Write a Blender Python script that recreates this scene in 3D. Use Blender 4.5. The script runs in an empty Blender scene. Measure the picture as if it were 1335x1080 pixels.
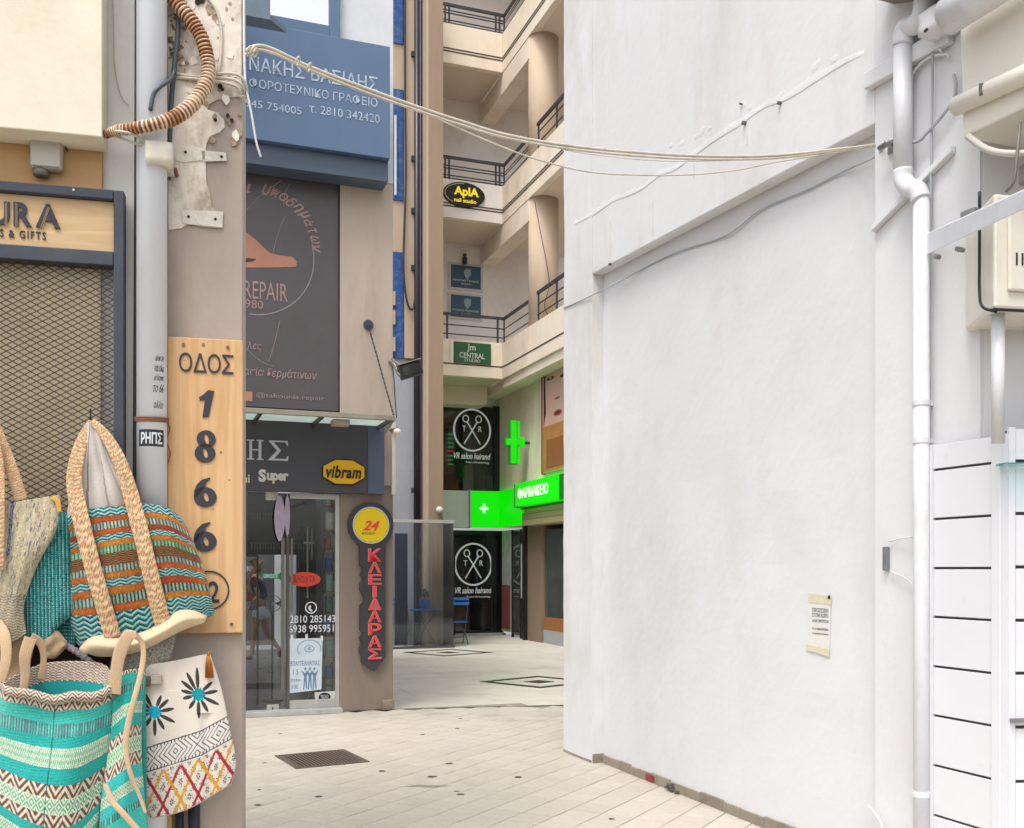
import bpy, bmesh, math, random
import numpy as np
from mathutils import Vector, Matrix, noise

random.seed(7); rng = np.random.default_rng(7)
D = bpy.data
scene = bpy.context.scene
COL = scene.collection
PI = math.pi

# ------------------------------------------------------------------ camera, sky, sun, exposure
EYE, FPX, CX, HY = 1.55, 1300.0, 667.5, 742.0
cam_d = D.cameras.new('camera'); cam = D.objects.new('camera', cam_d); COL.objects.link(cam)
cam.location = (0, 0, EYE); cam.rotation_euler = (PI/2, 0, 0)
cam_d.sensor_width = 36.0; cam_d.lens = FPX/1335*36.0
cam_d.shift_y = (HY-540)/1335; cam_d.clip_start = .05; cam_d.clip_end = 500
scene.camera = cam

SUN_EL, SUN_AZ = math.radians(64), math.radians(205)      # azimuth clockwise from +Y: behind the camera, a little left
w = D.worlds.new('World'); scene.world = w; w.use_nodes = True
nt = w.node_tree; nt.nodes.clear()
sky = nt.nodes.new('ShaderNodeTexSky'); sky.sky_type = 'NISHITA'; sky.sun_disc = False
sky.sun_elevation = SUN_EL; sky.sun_rotation = SUN_AZ
sky.air_density = 1.0; sky.dust_density = 4.0; sky.ozone_density = 1.0
hs = nt.nodes.new('ShaderNodeHueSaturation'); hs.inputs['Saturation'].default_value = .30
tint = nt.nodes.new('ShaderNodeMix'); tint.data_type = 'RGBA'; tint.blend_type = 'MULTIPLY'
tint.inputs['Factor'].default_value = 1; tint.inputs['B'].default_value = (1.0, 1.0, 1.0, 1)
bg = nt.nodes.new('ShaderNodeBackground'); bg.inputs['Strength'].default_value = .15
wo = nt.nodes.new('ShaderNodeOutputWorld')
nt.links.new(sky.outputs[0], hs.inputs['Color']); nt.links.new(hs.outputs[0], tint.inputs['A'])
nt.links.new(tint.outputs['Result'], bg.inputs[0]); nt.links.new(bg.outputs[0], wo.inputs[0])
sd = D.lights.new('sun', 'SUN'); sd.energy = .8; sd.angle = math.radians(16); sd.color = (1, .96, .91)
so = D.objects.new('sun', sd); COL.objects.link(so)
sdir = Vector((math.sin(SUN_AZ)*math.cos(SUN_EL), math.cos(SUN_AZ)*math.cos(SUN_EL), math.sin(SUN_EL)))
so.rotation_euler = sdir.to_track_quat('Z', 'Y').to_euler(); so.location = (0, 0, 30)
scene.view_settings.view_transform = 'Standard'; scene.view_settings.look = 'None'
scene.view_settings.gamma = 1; scene.view_settings.use_curve_mapping = False
scene.view_settings.exposure = 1.0

# ------------------------------------------------------------------ materials
def C(h):
    h = h.lstrip('#'); o = []
    for i in (0, 2, 4):
        c = int(h[i:i+2], 16)/255
        o.append(c/12.92 if c <= .04045 else ((c+.055)/1.055)**2.4)
    return (o[0], o[1], o[2], 1)
_m = {}
def mat(name, col, rough=.75, var=.12, scale=3.0, bump=.0, bscale=40., dirt=None, damt=.0, dscale=1.5, metal=0., streak=1., emit=0., spec=.4, rnd=0., coat=0.):
    """plain procedural surface: colour + two noise layers, stains of another colour, bump"""
    if name in _m: return _m[name]
    m = D.materials.new(name); m.use_nodes = True; t = m.node_tree; N = t.nodes; L = t.links
    b = N['Principled BSDF']; b.inputs['Metallic'].default_value = metal; b.inputs['Specular IOR Level'].default_value = spec
    if coat: b.inputs['Coat Weight'].default_value = coat
    if isinstance(col, str): col = C(col)
    if isinstance(dirt, str): dirt = C(dirt)
    tc = N.new('ShaderNodeTexCoord'); mp = N.new('ShaderNodeMapping'); mp.inputs['Scale'].default_value = (1, 1, 1/streak)
    L.new(tc.outputs['Object'], mp.inputs[0])
    n1 = N.new('ShaderNodeTexNoise'); n1.inputs['Scale'].default_value = scale; n1.inputs['Detail'].default_value = 8; n1.inputs['Roughness'].default_value = .62
    L.new(mp.outputs[0], n1.inputs['Vector'])
    mr = N.new('ShaderNodeMapRange'); mr.inputs['From Min'].default_value = .25; mr.inputs['From Max'].default_value = .75
    mr.inputs['To Min'].default_value = 1-var; mr.inputs['To Max'].default_value = 1+var
    L.new(n1.outputs[0], mr.inputs[0])
    vm = N.new('ShaderNodeVectorMath'); vm.operation = 'SCALE'; vm.inputs[0].default_value = col[:3]
    L.new(mr.outputs[0], vm.inputs['Scale']); cur = vm.outputs[0]
    if rnd:
        oi = N.new('ShaderNodeObjectInfo'); m2 = N.new('ShaderNodeMapRange'); m2.inputs['To Min'].default_value = 1-rnd; m2.inputs['To Max'].default_value = 1+rnd
        L.new(oi.outputs['Random'], m2.inputs[0]); v2 = N.new('ShaderNodeVectorMath'); v2.operation = 'SCALE'
        L.new(cur, v2.inputs[0]); L.new(m2.outputs[0], v2.inputs['Scale']); cur = v2.outputs[0]
    if dirt:
        n2 = N.new('ShaderNodeTexNoise'); n2.inputs['Scale'].default_value = dscale; n2.inputs['Detail'].default_value = 10; n2.inputs['Roughness'].default_value = .7
        ad = N.new('ShaderNodeVectorMath'); ad.operation = 'ADD'; ad.inputs[1].default_value = (11.3, 4.1, 7.7)
        L.new(mp.outputs[0], ad.inputs[0]); L.new(ad.outputs[0], n2.inputs['Vector'])
        r2 = N.new('ShaderNodeMapRange'); r2.inputs['From Min'].default_value = .48; r2.inputs['From Max'].default_value = .72
        r2.inputs['To Max'].default_value = damt; L.new(n2.outputs[0], r2.inputs[0])
        mx = N.new('ShaderNodeMix'); mx.data_type = 'RGBA'; mx.inputs['B'].default_value = dirt
        L.new(r2.outputs[0], mx.inputs['Factor']); L.new(cur, mx.inputs['A']); cur = mx.outputs['Result']
    L.new(cur, b.inputs['Base Color'])
    r3 = N.new('ShaderNodeMapRange'); r3.inputs['To Min'].default_value = max(0, rough-.12); r3.inputs['To Max'].default_value = min(1, rough+.12)
    L.new(n1.outputs[0], r3.inputs[0]); L.new(r3.outputs[0], b.inputs['Roughness'])
    if bump:
        n3 = N.new('ShaderNodeTexNoise'); n3.inputs['Scale'].default_value = bscale; n3.inputs['Detail'].default_value = 6
        L.new(tc.outputs['Object'], n3.inputs['Vector'])
        bp = N.new('ShaderNodeBump'); bp.inputs['Strength'].default_value = bump; bp.inputs['Distance'].default_value = .01
        L.new(n3.outputs[0], bp.inputs['Height']); L.new(bp.outputs[0], b.inputs['Normal'])
    if emit:
        L.new(cur, b.inputs['Emission Color']); b.inputs['Emission Strength'].default_value = emit
    _m[name] = m; return m

def glass(name, tint=(.8, .85, .85), refl=1.0, rough=.02, film=0.):
    """thin glazing: tinted transmission plus fresnel reflection, and a faint dust film"""
    if name in _m: return _m[name]
    m = D.materials.new(name); m.use_nodes = True; t = m.node_tree; N = t.nodes; L = t.links
    N.clear(); o = N.new('ShaderNodeOutputMaterial')
    tr = N.new('ShaderNodeBsdfTransparent'); tr.inputs[0].default_value = (*tint, 1)
    gl = N.new('ShaderNodeBsdfGlossy'); gl.inputs['Roughness'].default_value = rough
    fr = N.new('ShaderNodeFresnel'); fr.inputs[0].default_value = 1.5
    mu = N.new('ShaderNodeMath'); mu.operation = 'MULTIPLY'; mu.inputs[1].default_value = refl; mu.use_clamp = True
    L.new(fr.outputs[0], mu.inputs[0])
    mx = N.new('ShaderNodeMixShader'); L.new(mu.outputs[0], mx.inputs[0]); L.new(tr.outputs[0], mx.inputs[1]); L.new(gl.outputs[0], mx.inputs[2])
    out = mx.outputs[0]
    if film:
        df = N.new('ShaderNodeBsdfDiffuse'); df.inputs[0].default_value = (.5, .52, .52, 1)
        n = N.new('ShaderNodeTexNoise'); n.inputs['Scale'].default_value = 2.5; n.inputs['Detail'].default_value = 6
        tc = N.new('ShaderNodeTexCoord'); L.new(tc.outputs['Object'], n.inputs['Vector'])
        f = N.new('ShaderNodeMath'); f.operation = 'MULTIPLY'; f.inputs[1].default_value = film*2; L.new(n.outputs[0], f.inputs[0])
        m2 = N.new('ShaderNodeMixShader'); L.new(f.outputs[0], m2.inputs[0]); L.new(out, m2.inputs[1]); L.new(df.outputs[0], m2.inputs[2]); out = m2.outputs[0]
    L.new(out, o.inputs[0]); _m[name] = m; return m

def frosted(name, col):
    m = D.materials.new(name); m.use_nodes = True; t = m.node_tree; N = t.nodes; L = t.links; N.clear()
    o = N.new('ShaderNodeOutputMaterial'); a = N.new('ShaderNodeBsdfTranslucent'); b = N.new('ShaderNodeBsdfDiffuse'); x = N.new('ShaderNodeMixShader')
    n = N.new('ShaderNodeTexNoise'); n.inputs['Scale'].default_value = 3; n.inputs['Detail'].default_value = 6; r = N.new('ShaderNodeMapRange'); r.inputs['To Min'].default_value = .75; r.inputs['To Max'].default_value = 1.1
    tc = N.new('ShaderNodeTexCoord'); L.new(tc.outputs['Object'], n.inputs[0]); L.new(n.outputs[0], r.inputs[0]); s = N.new('ShaderNodeVectorMath'); s.operation = 'SCALE'; s.inputs[0].default_value = col
    L.new(r.outputs[0], s.inputs['Scale']); L.new(s.outputs[0], a.inputs[0]); L.new(s.outputs[0], b.inputs[0]); x.inputs[0].default_value = .15
    L.new(a.outputs[0], x.inputs[1]); L.new(b.outputs[0], x.inputs[2]); L.new(x.outputs[0], o.inputs[0]); return m

def vcol_mat(name, rough=.85, weave=0., nscale=400., sheen=.2, bstr=.5, lo=.72, hi=1.2):
    """woven cloth: colours come from the weave (colour attribute), thread relief from bump"""
    if name in _m: return _m[name]
    m = D.materials.new(name); m.use_nodes = True; t = m.node_tree; N = t.nodes; L = t.links
    b = N['Principled BSDF']; b.inputs['Roughness'].default_value = rough; b.inputs['Specular IOR Level'].default_value = .15
    b.inputs['Sheen Weight'].default_value = sheen
    a = N.new('ShaderNodeAttribute'); a.attribute_name = 'weave'
    tc = N.new('ShaderNodeTexCoord'); n = N.new('ShaderNodeTexNoise'); n.inputs['Scale'].default_value = nscale; n.inputs['Detail'].default_value = 3
    L.new(tc.outputs['Object'], n.inputs['Vector'])
    mr = N.new('ShaderNodeMapRange'); mr.inputs['From Min'].default_value = .3; mr.inputs['From Max'].default_value = .7
    mr.inputs['To Min'].default_value = lo; mr.inputs['To Max'].default_value = hi; L.new(n.outputs[0], mr.inputs[0])
    s = N.new('ShaderNodeVectorMath'); s.operation = 'SCALE'; L.new(a.outputs['Color'], s.inputs[0]); L.new(mr.outputs[0], s.inputs['Scale'])
    L.new(s.outputs[0], b.inputs['Base Color'])
    bp = N.new('ShaderNodeBump'); bp.inputs['Strength'].default_value = bstr; bp.inputs['Distance'].default_value = .003
    L.new(n.outputs[0], bp.inputs['Height']); L.new(bp.outputs[0], b.inputs['Normal'])
    _m[name] = m; return m

def wood_mat(name, c1, c2, rough=.6, sc=(14, 14, 1.2), knots=True):
    if name in _m: return _m[name]
    m = D.materials.new(name); m.use_nodes = True; t = m.node_tree; N = t.nodes; L = t.links
    b = N['Principled BSDF']; b.inputs['Roughness'].default_value = rough; b.inputs['Specular IOR Level'].default_value = .3
    tc = N.new('ShaderNodeTexCoord'); mp = N.new('ShaderNodeMapping'); mp.inputs['Scale'].default_value = sc
    L.new(tc.outputs['Object'], mp.inputs[0])
    n = N.new('ShaderNodeTexNoise'); n.inputs['Scale'].default_value = 1.4; n.inputs['Detail'].default_value = 8; n.inputs['Distortion'].default_value = 1.2
    L.new(mp.outputs[0], n.inputs['Vector'])
    wv = N.new('ShaderNodeTexNoise'); wv.inputs['Scale'].default_value = 6; wv.inputs['Detail'].default_value = 4; L.new(mp.outputs[0], wv.inputs['Vector'])
    cr = N.new('ShaderNodeValToRGB'); cr.color_ramp.elements[0].position = .36; cr.color_ramp.elements[0].color = C(c2)
    cr.color_ramp.elements[1].position = .6; cr.color_ramp.elements[1].color = C(c1)
    L.new(n.outputs[0], cr.inputs[0]); cur = cr.outputs[0]
    mr = N.new('ShaderNodeMapRange'); mr.inputs['To Min'].default_value = .88; mr.inputs['To Max'].default_value = 1.1; L.new(wv.outputs[0], mr.inputs[0])
    s = N.new('ShaderNodeVectorMath'); s.operation = 'SCALE'; L.new(cur, s.inputs[0]); L.new(mr.outputs[0], s.inputs['Scale']); cur = s.outputs[0]
    L.new(cur, b.inputs['Base Color'])
    bp = N.new('ShaderNodeBump'); bp.inputs['Strength'].default_value = .15; bp.inputs['Distance'].default_value = .002
    L.new(n.outputs[0], bp.inputs['Height']); L.new(bp.outputs[0], b.inputs['Normal'])
    _m[name] = m; return m

# ------------------------------------------------------------------ frames: real vertical planes standing in the place
class Frame:
    """x runs along the facade, y into it, z up; origin on the ground"""
    def __init__(s, x, y, ex, ey):
        l = math.hypot(ex, ey); s.p = (x, y); s.e = (ex/l, ey/l); s.n = (s.e[1], -s.e[0])
        s.M = Matrix(((s.e[0], -s.e[1], 0, x), (s.e[1], s.e[0], 0, y), (0, 0, 1, 0), (0, 0, 0, 1)))
        s.Mi = s.M.inverted()
    def P(s, px, py, off=0.):
        r = ((px-CX)/FPX, 1.0)
        q = (s.p[0]+off*s.n[0], s.p[1]+off*s.n[1])
        t = (q[0]*s.n[0]+q[1]*s.n[1])/(r[0]*s.n[0]+r[1]*s.n[1])
        return Vector(((t*r[0]-s.p[0])*s.e[0]+(t*r[1]-s.p[1])*s.e[1], -off, EYE+(HY-py)/FPX*t))
    def x(s, px, off=0.): return s.P(px, 0, off).x
    def z(s, px, py, off=0.): return s.P(px, py, off).z
W = Frame(0, 0, 1, 0)                                       # the world itself
FL = Frame(-.3596*3.5, 3.5, .9716, .2369)                   # street facade on the left
FS = Frame(-1.316, 11.0, .9388, .3445)                      # key shop
FA = Frame(-.212, 22.0, .9388, .3445)                       # atrium building
FM = Frame(-1.679, 20.3, .9388, .3445)                      # narrow bay with the drainpipe
FG = Frame(-1.60, 19.5, .9388, .3445)                       # glass wind screen
FW = Frame(.44, 8.46, .3634, -.9317)                        # white wall (x grows towards the viewer)

# ------------------------------------------------------------------ mesh building
class MB:
    def __init__(s): s.v = []; s.f = []; s.c = None; s.sm = False
    def add(s, vs, fs):
        o = len(s.v); s.v += [tuple(v) for v in vs]; s.f += [tuple(i+o for i in f) for f in fs]; return s
    def box(s, x0, x1, y0, y1, z0, z1):
        if x0 > x1: x0, x1 = x1, x0
        if y0 > y1: y0, y1 = y1, y0
        if z0 > z1: z0, z1 = z1, z0
        return s.add([(x0,y0,z0),(x1,y0,z0),(x1,y1,z0),(x0,y1,z0),(x0,y0,z1),(x1,y0,z1),(x1,y1,z1),(x0,y1,z1)],
                     [(0,3,2,1),(4,5,6,7),(0,1,5,4),(1,2,6,5),(2,3,7,6),(3,0,4,7)])
    def hexa(s, p):      # 8 points, bottom 4 then top 4
        return s.add(p, [(0,3,2,1),(4,5,6,7),(0,1,5,4),(1,2,6,5),(2,3,7,6),(3,0,4,7)])
    def prism(s, poly, y0, y1):      # poly in x,z ; extruded along y
        n = len(poly)
        a = sum(poly[i][0]*poly[(i+1)%n][1]-poly[(i+1)%n][0]*poly[i][1] for i in range(n))
        if a < 0: poly = poly[::-1]
        vs = [(x, y0, z) for x, z in poly]+[(x, y1, z) for x, z in poly]
        fs = [tuple(range(n)), tuple(range(2*n-1, n-1, -1))]+[(i, i+n, (i+1)%n+n, (i+1)%n) for i in range(n)]
        return s.add(vs, fs)
    def hprism(s, poly, z0, z1):     # poly in x,y ; extruded along z
        n = len(poly)
        a = sum(poly[i][0]*poly[(i+1)%n][1]-poly[(i+1)%n][0]*poly[i][1] for i in range(n))
        if a < 0: poly = poly[::-1]
        vs = [(x, y, z0) for x, y in poly]+[(x, y, z1) for x, y in poly]
        fs = [tuple(range(n-1, -1, -1)), tuple(range(n, 2*n))]+[(i, (i+1)%n, (i+1)%n+n, i+n) for i in range(n)]
        return s.add(vs, fs)
    def disc(s, x, z, rx, rz, y0, y1, n=32):
        return s.prism([(x+rx*math.cos(2*PI*i/n), z+rz*math.sin(2*PI*i/n)) for i in range(n)], y0, y1)
    def ring(s, x, z, rx, rz, w_, y0, y1, n=40, a0=0., a1=2*PI):
        full = abs(a1-a0-2*PI) < 1e-6; k = n if full else n+1; vs = []
        for i in range(k):
            a = a0+(a1-a0)*i/n; c, d = math.cos(a), math.sin(a)
            vs += [(x+rx*c, y0, z+rz*d), (x+(rx-w_)*c, y0, z+(rz-w_)*d), (x+(rx-w_)*c, y1, z+(rz-w_)*d), (x+rx*c, y1, z+rz*d)]
        fs = []
        for i in range(n):
            a, b = 4*i, 4*((i+1) % k)
            for j in range(4): fs.append((a+j, a+(j+1)%4, b+(j+1)%4, b+j))
        if not full: fs += [(3, 2, 1, 0), (4*n, 4*n+1, 4*n+2, 4*n+3)]
        return s.add(vs, fs)
    def tube(s, pts, r, seg=10, cap=True, rad=None):
        pts = [Vector(p) for p in pts]; n = len(pts); vs = []; fs = []
        t = (pts[1]-pts[0]).normalized(); up = Vector((0, 0, 1)) if abs(t.z) < .9 else Vector((1, 0, 0))
        nrm = t.cross(up).normalized()
        for i, p in enumerate(pts):
            t = (pts[min(i+1, n-1)]-pts[max(i-1, 0)]).normalized()
            nrm = (nrm-t*nrm.dot(t)).normalized(); b = t.cross(nrm)
            ri = rad[i] if rad else r
            for k in range(seg):
                a = 2*PI*k/seg; vs.append(p+(nrm*math.cos(a)+b*math.sin(a))*ri)
        for i in range(n-1):
            for k in range(seg):
                a = i*seg+k; b2 = i*seg+(k+1)%seg; fs.append((a, b2, b2+seg, a+seg))
        if cap: fs += [tuple(range(seg-1, -1, -1)), tuple(range((n-1)*seg, n*seg))]
        return s.add(vs, fs)
    def lathe(s, prof, cx=0., cy=0., seg=20):        # prof: (r,z)
        vs = []; fs = []; n = len(prof)
        for r, z in prof:
            for k in range(seg): a = 2*PI*k/seg; vs.append((cx+r*math.cos(a), cy+r*math.sin(a), z))
        for i in range(n-1):
            for k in range(seg): a = i*seg+k; b = i*seg+(k+1)%seg; fs.append((a, b, b+seg, a+seg))
        fs += [tuple(range(seg-1, -1, -1)), tuple(range((n-1)*seg, n*seg))]
        return s.add(vs, fs)
    def merge(s, o): s.add(o.v, o.f); return s
    def mesh(s, name, m, off=(0, 0, 0)):
        me = D.meshes.new(name); me.from_pydata([(a-off[0], b-off[1], c-off[2]) for a, b, c in s.v], [], s.f)
        if m: me.materials.append(m)
        if s.sm:
            for p in me.polygons: p.use_smooth = True
        me.update(); return me
def link(o, parent=None):
    COL.objects.link(o)
    if parent: o.parent = parent
    return o
def put(name, mb, m, parent=None, fr=None, bevel=0., smooth=False, rough=0., label=None, kind=None, base=None, flip=True):
    """one mesh object; when it has a parent its points are frame points, made relative to the parent's base"""
    if smooth: mb.sm = True
    if parent is not None:
        off = parent.get('_b', None); off = list(off) if off is not None else [0, 0, 0]
        me = mb.mesh(name, m, off); o = link(D.objects.new(name, me), parent)
    else:
        b = base or (0, 0, 0); me = mb.mesh(name, m, b); o = link(D.objects.new(name, me)); fr = fr or W
        o.matrix_world = fr.M @ Matrix.Translation(b)
    bm = bmesh.new(); bm.from_mesh(me)
    if bevel:
        es = [e for e in bm.edges if len(e.link_faces) == 2 and e.calc_face_angle(0) > .6]
        bmesh.ops.bevel(bm, geom=es, offset=bevel, segments=2, affect='EDGES', profile=.5, clamp_overlap=True)
    bmesh.ops.recalc_face_normals(bm, faces=bm.faces)
    bm.to_mesh(me); bm.free()
    if label: o['label'] = label
    if kind: o['kind'] = kind
    return o
def thing(name, label, cat, fr=W, base=(0, 0, 0), group=None):
    o = D.objects.new(name, None); COL.objects.link(o); o.empty_display_size = .1
    o.matrix_world = fr.M @ Matrix.Translation(base); o['_b'] = list(base)
    o['label'] = label; o['category'] = cat
    if group: o['group'] = group
    return o
def tag(o, label, cat, group=None):
    o['label'] = label; o['category'] = cat
    if group: o['group'] = group
    return o
def sub(o, part):            # let sub-parts use the same base as their part
    part['_b'] = list(o['_b']); return part
def clear_base():
    for o in D.objects:
        if '_b' in o: del o['_b']

def text_mesh(s, bold=0., shear=0., extr=.002, space=1.):
    cu = D.curves.new('t', 'FONT'); cu.body = s; cu.extrude = extr; cu.offset = bold; cu.shear = shear; cu.space_character = space
    cu.resolution_u = 3; o = D.objects.new('t', cu); COL.objects.link(o)
    dg = bpy.context.evaluated_depsgraph_get(); me = D.meshes.new_from_object(o.evaluated_get(dg))
    vs = [tuple(v.co) for v in me.vertices]; fs = [tuple(p.vertices) for p in me.polygons]
    D.objects.remove(o); D.curves.remove(cu); D.meshes.remove(me); return vs, fs
def text_mb(s, x0, z0, x1, z1, y, bold=0., shear=0., depth=.004, space=1., rot=0.):
    """letters filling the rectangle x0..x1, z0..z1 of a frame, standing out from y towards the viewer"""
    vs, fs = text_mesh(s, bold, shear, .5, space)
    if not vs: return MB()
    xs = [v[0] for v in vs]; ys = [v[1] for v in vs]; ax, bx, ay, by = min(xs), max(xs), min(ys), max(ys)
    sx = (x1-x0)/max(bx-ax, 1e-6); sy = (z1-z0)/max(by-ay, 1e-6)
    m = MB(); out = []
    cx, cz = (x0+x1)/2, (z0+z1)/2
    for v in vs:
        X = x0+(v[0]-ax)*sx; Z = z0+(v[1]-ay)*sy
        if rot:
            dx, dz = X-cx, Z-cz; X = cx+dx*math.cos(rot)-dz*math.sin(rot); Z = cz+dx*math.sin(rot)+dz*math.cos(rot)
        out.append((X, y-(v[2]+.5)*depth, Z))
    return m.add(out, fs)
def text_px(fr, s, px0, py0, px1, py1, off, **k):
    x0, x1 = fr.x(px0, off), fr.x(px1, off); pm = (px0+px1)/2
    return text_mb(s, x0, fr.z(pm, py1, off), x1, fr.z(pm, py0, off), -off, **k)
def smooth_pts(pts, n=8):
    """Catmull-Rom through the points"""
    P = [Vector(p) for p in pts]; P = [2*P[0]-P[1]]+P+[2*P[-1]-P[-2]]; out = []
    for i in range(1, len(P)-2):
        for k in range(n):
            t = k/n; a, b, c, d = P[i-1], P[i], P[i+1], P[i+2]
            out.append(.5*((2*b)+(c-a)*t+(2*a-5*b+4*c-d)*t*t+(3*b-a-3*c+d)*t**3))
    out.append(P[-2]); return out
def wire(fr, pts, r, n=8, seg=8, off=None):      # pts (px,py,off)
    return MB().tube(smooth_pts([fr.P(*p) if off is None else fr.P(p[0], p[1], off) for p in pts], n), r, seg)
def rough_box(x0, x1, y0, y1, z0, z1, step=.12, amp=.004, seed=0.):
    """plastered block: faces cut into a grid and moved a little, as uneven render is"""
    bm = bmesh.new(); mb = MB().box(x0, x1, y0, y1, z0, z1)
    me = mb.mesh('t', None); bm.from_mesh(me); D.meshes.remove(me)
    def cut(axis, a, b):
        n = max(1, int((b-a)/step))
        for i in range(1, n):
            co = [0, 0, 0]; no = [0, 0, 0]; co[axis] = a+(b-a)*i/n; no[axis] = 1
            bmesh.ops.bisect_plane(bm, geom=bm.verts[:]+bm.edges[:]+bm.faces[:], plane_co=co, plane_no=no)
    cut(0, min(x0, x1), max(x0, x1)); cut(2, z0, z1)
    for v in bm.verts:
        q = v.co*2.2+Vector((seed, 0, 0)); d = noise.noise_vector(q)*amp+noise.noise_vector(v.co*7+Vector((0, seed, 0)))*amp*.5
        if abs(v.co.y-y1) < 1e-5: d = Vector((0, 0, 0))
        if v.co.z < .02: d.z = 0
        v.co += d
    out = MB(); out.v = [tuple(v.co) for v in bm.verts]; bm.verts.index_update()
    out.f = [tuple(v.index for v in f.verts) for f in bm.faces]; bm.free(); return out
# ------------------------------------------------------------------ ground
M_grout = mat('grout', '#4f4840', .9, .2, 6, .3, 200)
M_tile = mat('floor_tile', '#bdb5a8', .5, .08, 2.2, .08, 90, dirt='#857a6a', damt=.6, dscale=3.2, rnd=.05, spec=.35)
M_tile2 = mat('court_floor_tile', '#d0cbc0', .42, .06, 1.2, .05, 60, dirt='#8f8878', damt=.5, dscale=1.3, rnd=.04, spec=.4)
M_dark_tile = mat('dark_inlay_tile', '#34342f', .45, .15, 4, .05, 60, rnd=.1)
g = MB().box(-60, 60, -40, 80, -.5, -.012)
ground = put('ground', g, M_grout, kind='structure')
TA = Vector((.515, .857)); TB = Vector((.857, -.515)); TS = .222; O0 = Vector((1.177, 6.47))
def tile_poly(i, j, gap=.0058):
    a = O0+TB*(i*TS)+TA*(j*TS); b = TS-gap
    return [a+TB*gap*.5+TA*gap*.5, a+TB*b+TA*gap*.5, a+TB*b+TA*b, a+TB*gap*.5+TA*b]
tm = MB(); h = TS-.0058; q = .0028
def tile_mb(l, k, top=0., bot=-.010):       # chamfered slab, centred
    m = MB(); c = q
    m.v = [(-l/2, -k/2, bot), (l/2, -k/2, bot), (l/2, k/2, bot), (-l/2, k/2, bot),
           (-l/2, -k/2, top-c*.6), (l/2, -k/2, top-c*.6), (l/2, k/2, top-c*.6), (-l/2, k/2, top-c*.6),
           (-l/2+c, -k/2+c, top), (l/2-c, -k/2+c, top), (l/2-c, k/2-c, top), (-l/2+c, k/2-c, top)]
    m.f = [(0,1,5,4), (1,2,6,5), (2,3,7,6), (3,0,4,7), (4,5,9,8), (5,6,10,9), (6,7,11,10), (7,4,8,11), (8,9,10,11)]
    return m
tme = tile_mb(h, h).mesh('paving_tile', M_tile)
bm = bmesh.new(); bm.from_mesh(tme); bmesh.ops.recalc_face_normals(bm, faces=bm.faces); bm.to_mesh(tme); bm.free()
ang = math.atan2(TB.y, TB.x)
def yfloor(x): return 11.0+.17*(x+1.3)          # where the passage paving meets the court floor
rest = []; single = []
for i in range(-60, 60):
    for j in range(-60, 60):
        c = O0+TB*((i+.5)*TS)+TA*((j+.5)*TS)
        if c.x < -7 or c.x > 6 or c.y < .3 or c.y > 12.5: continue
        if c.y > yfloor(c.x)-.02: continue
        px = CX+c.x/c.y*FPX; py = HY+EYE/c.y*FPX
        seen = 300 < px < 1030 and py < 1100 and c.x < 3.9-.39*c.y and c.y < 10.9 and not (px < 450 and c.y > 10.44+(px-315)*.004)
        (single if seen else rest).append((c, i, j))
single.sort(key=lambda a: a[0].y)
if len(single) > 298: rest += single[298:]; single = single[:298]
for c, i, j in single:
    o = D.objects.new('paving_tile', tme); COL.objects.link(o); o.parent = ground
    o.location = (c.x, c.y, random.uniform(-.0008, .0008)); o.rotation_euler = (random.uniform(-.002, .002), random.uniform(-.002, .002), ang)
rm = MB(); bt = tile_mb(h, h); ca, sa = math.cos(ang), math.sin(ang)
for c, i, j in rest:
    dz = random.uniform(-.0008, .0008)
    rm.add([(c.x+x*ca-y*sa, c.y+x*sa+y*ca, z+dz) for x, y, z in bt.v], bt.f)
put('tile_field', rm, M_tile, ground, kind='stuff')
# court floor: larger tiles square to the court, joints almost closed
cm = MB(); S2 = .33; ct = tile_mb(S2-.003, S2-.003)
fe, fn = FA.e, FA.n; ang2 = math.atan2(fe[1], fe[0]); c2, s2 = math.cos(ang2), math.sin(ang2)
for i in range(-24, 26):
    for j in range(-40, 12):
        x = FA.p[0]+fe[0]*(i+.5)*S2-fe[1]*(j+.5)*S2; y = FA.p[1]+fe[1]*(i+.5)*S2+fe[0]*(j+.5)*S2
        if y < yfloor(x)+.18: continue
        dz = random.uniform(-.0005, .0005)
        cm.add([(x+a*c2-b*s2, y+a*s2+b*c2, z+dz-.001) for a, b, z in ct.v], ct.f)
cf = put('court_floor', MB().box(-14, 12, 11.0, 30, -.011, -.006), mat('court_grout', '#8d8677', .8, .1), kind='structure')
put('tile_field', cm, M_tile2, cf, kind='stuff')
put('threshold_strip', MB().hprism([(-1.35, yfloor(-1.35)+.0), (2.2, yfloor(2.2)+.0), (2.2, yfloor(2.2)+.035), (-1.35, yfloor(-1.35)+.035)], -.006, .004), mat('joint_strip', '#5b564d', .8, .3, 8), ground)
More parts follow.
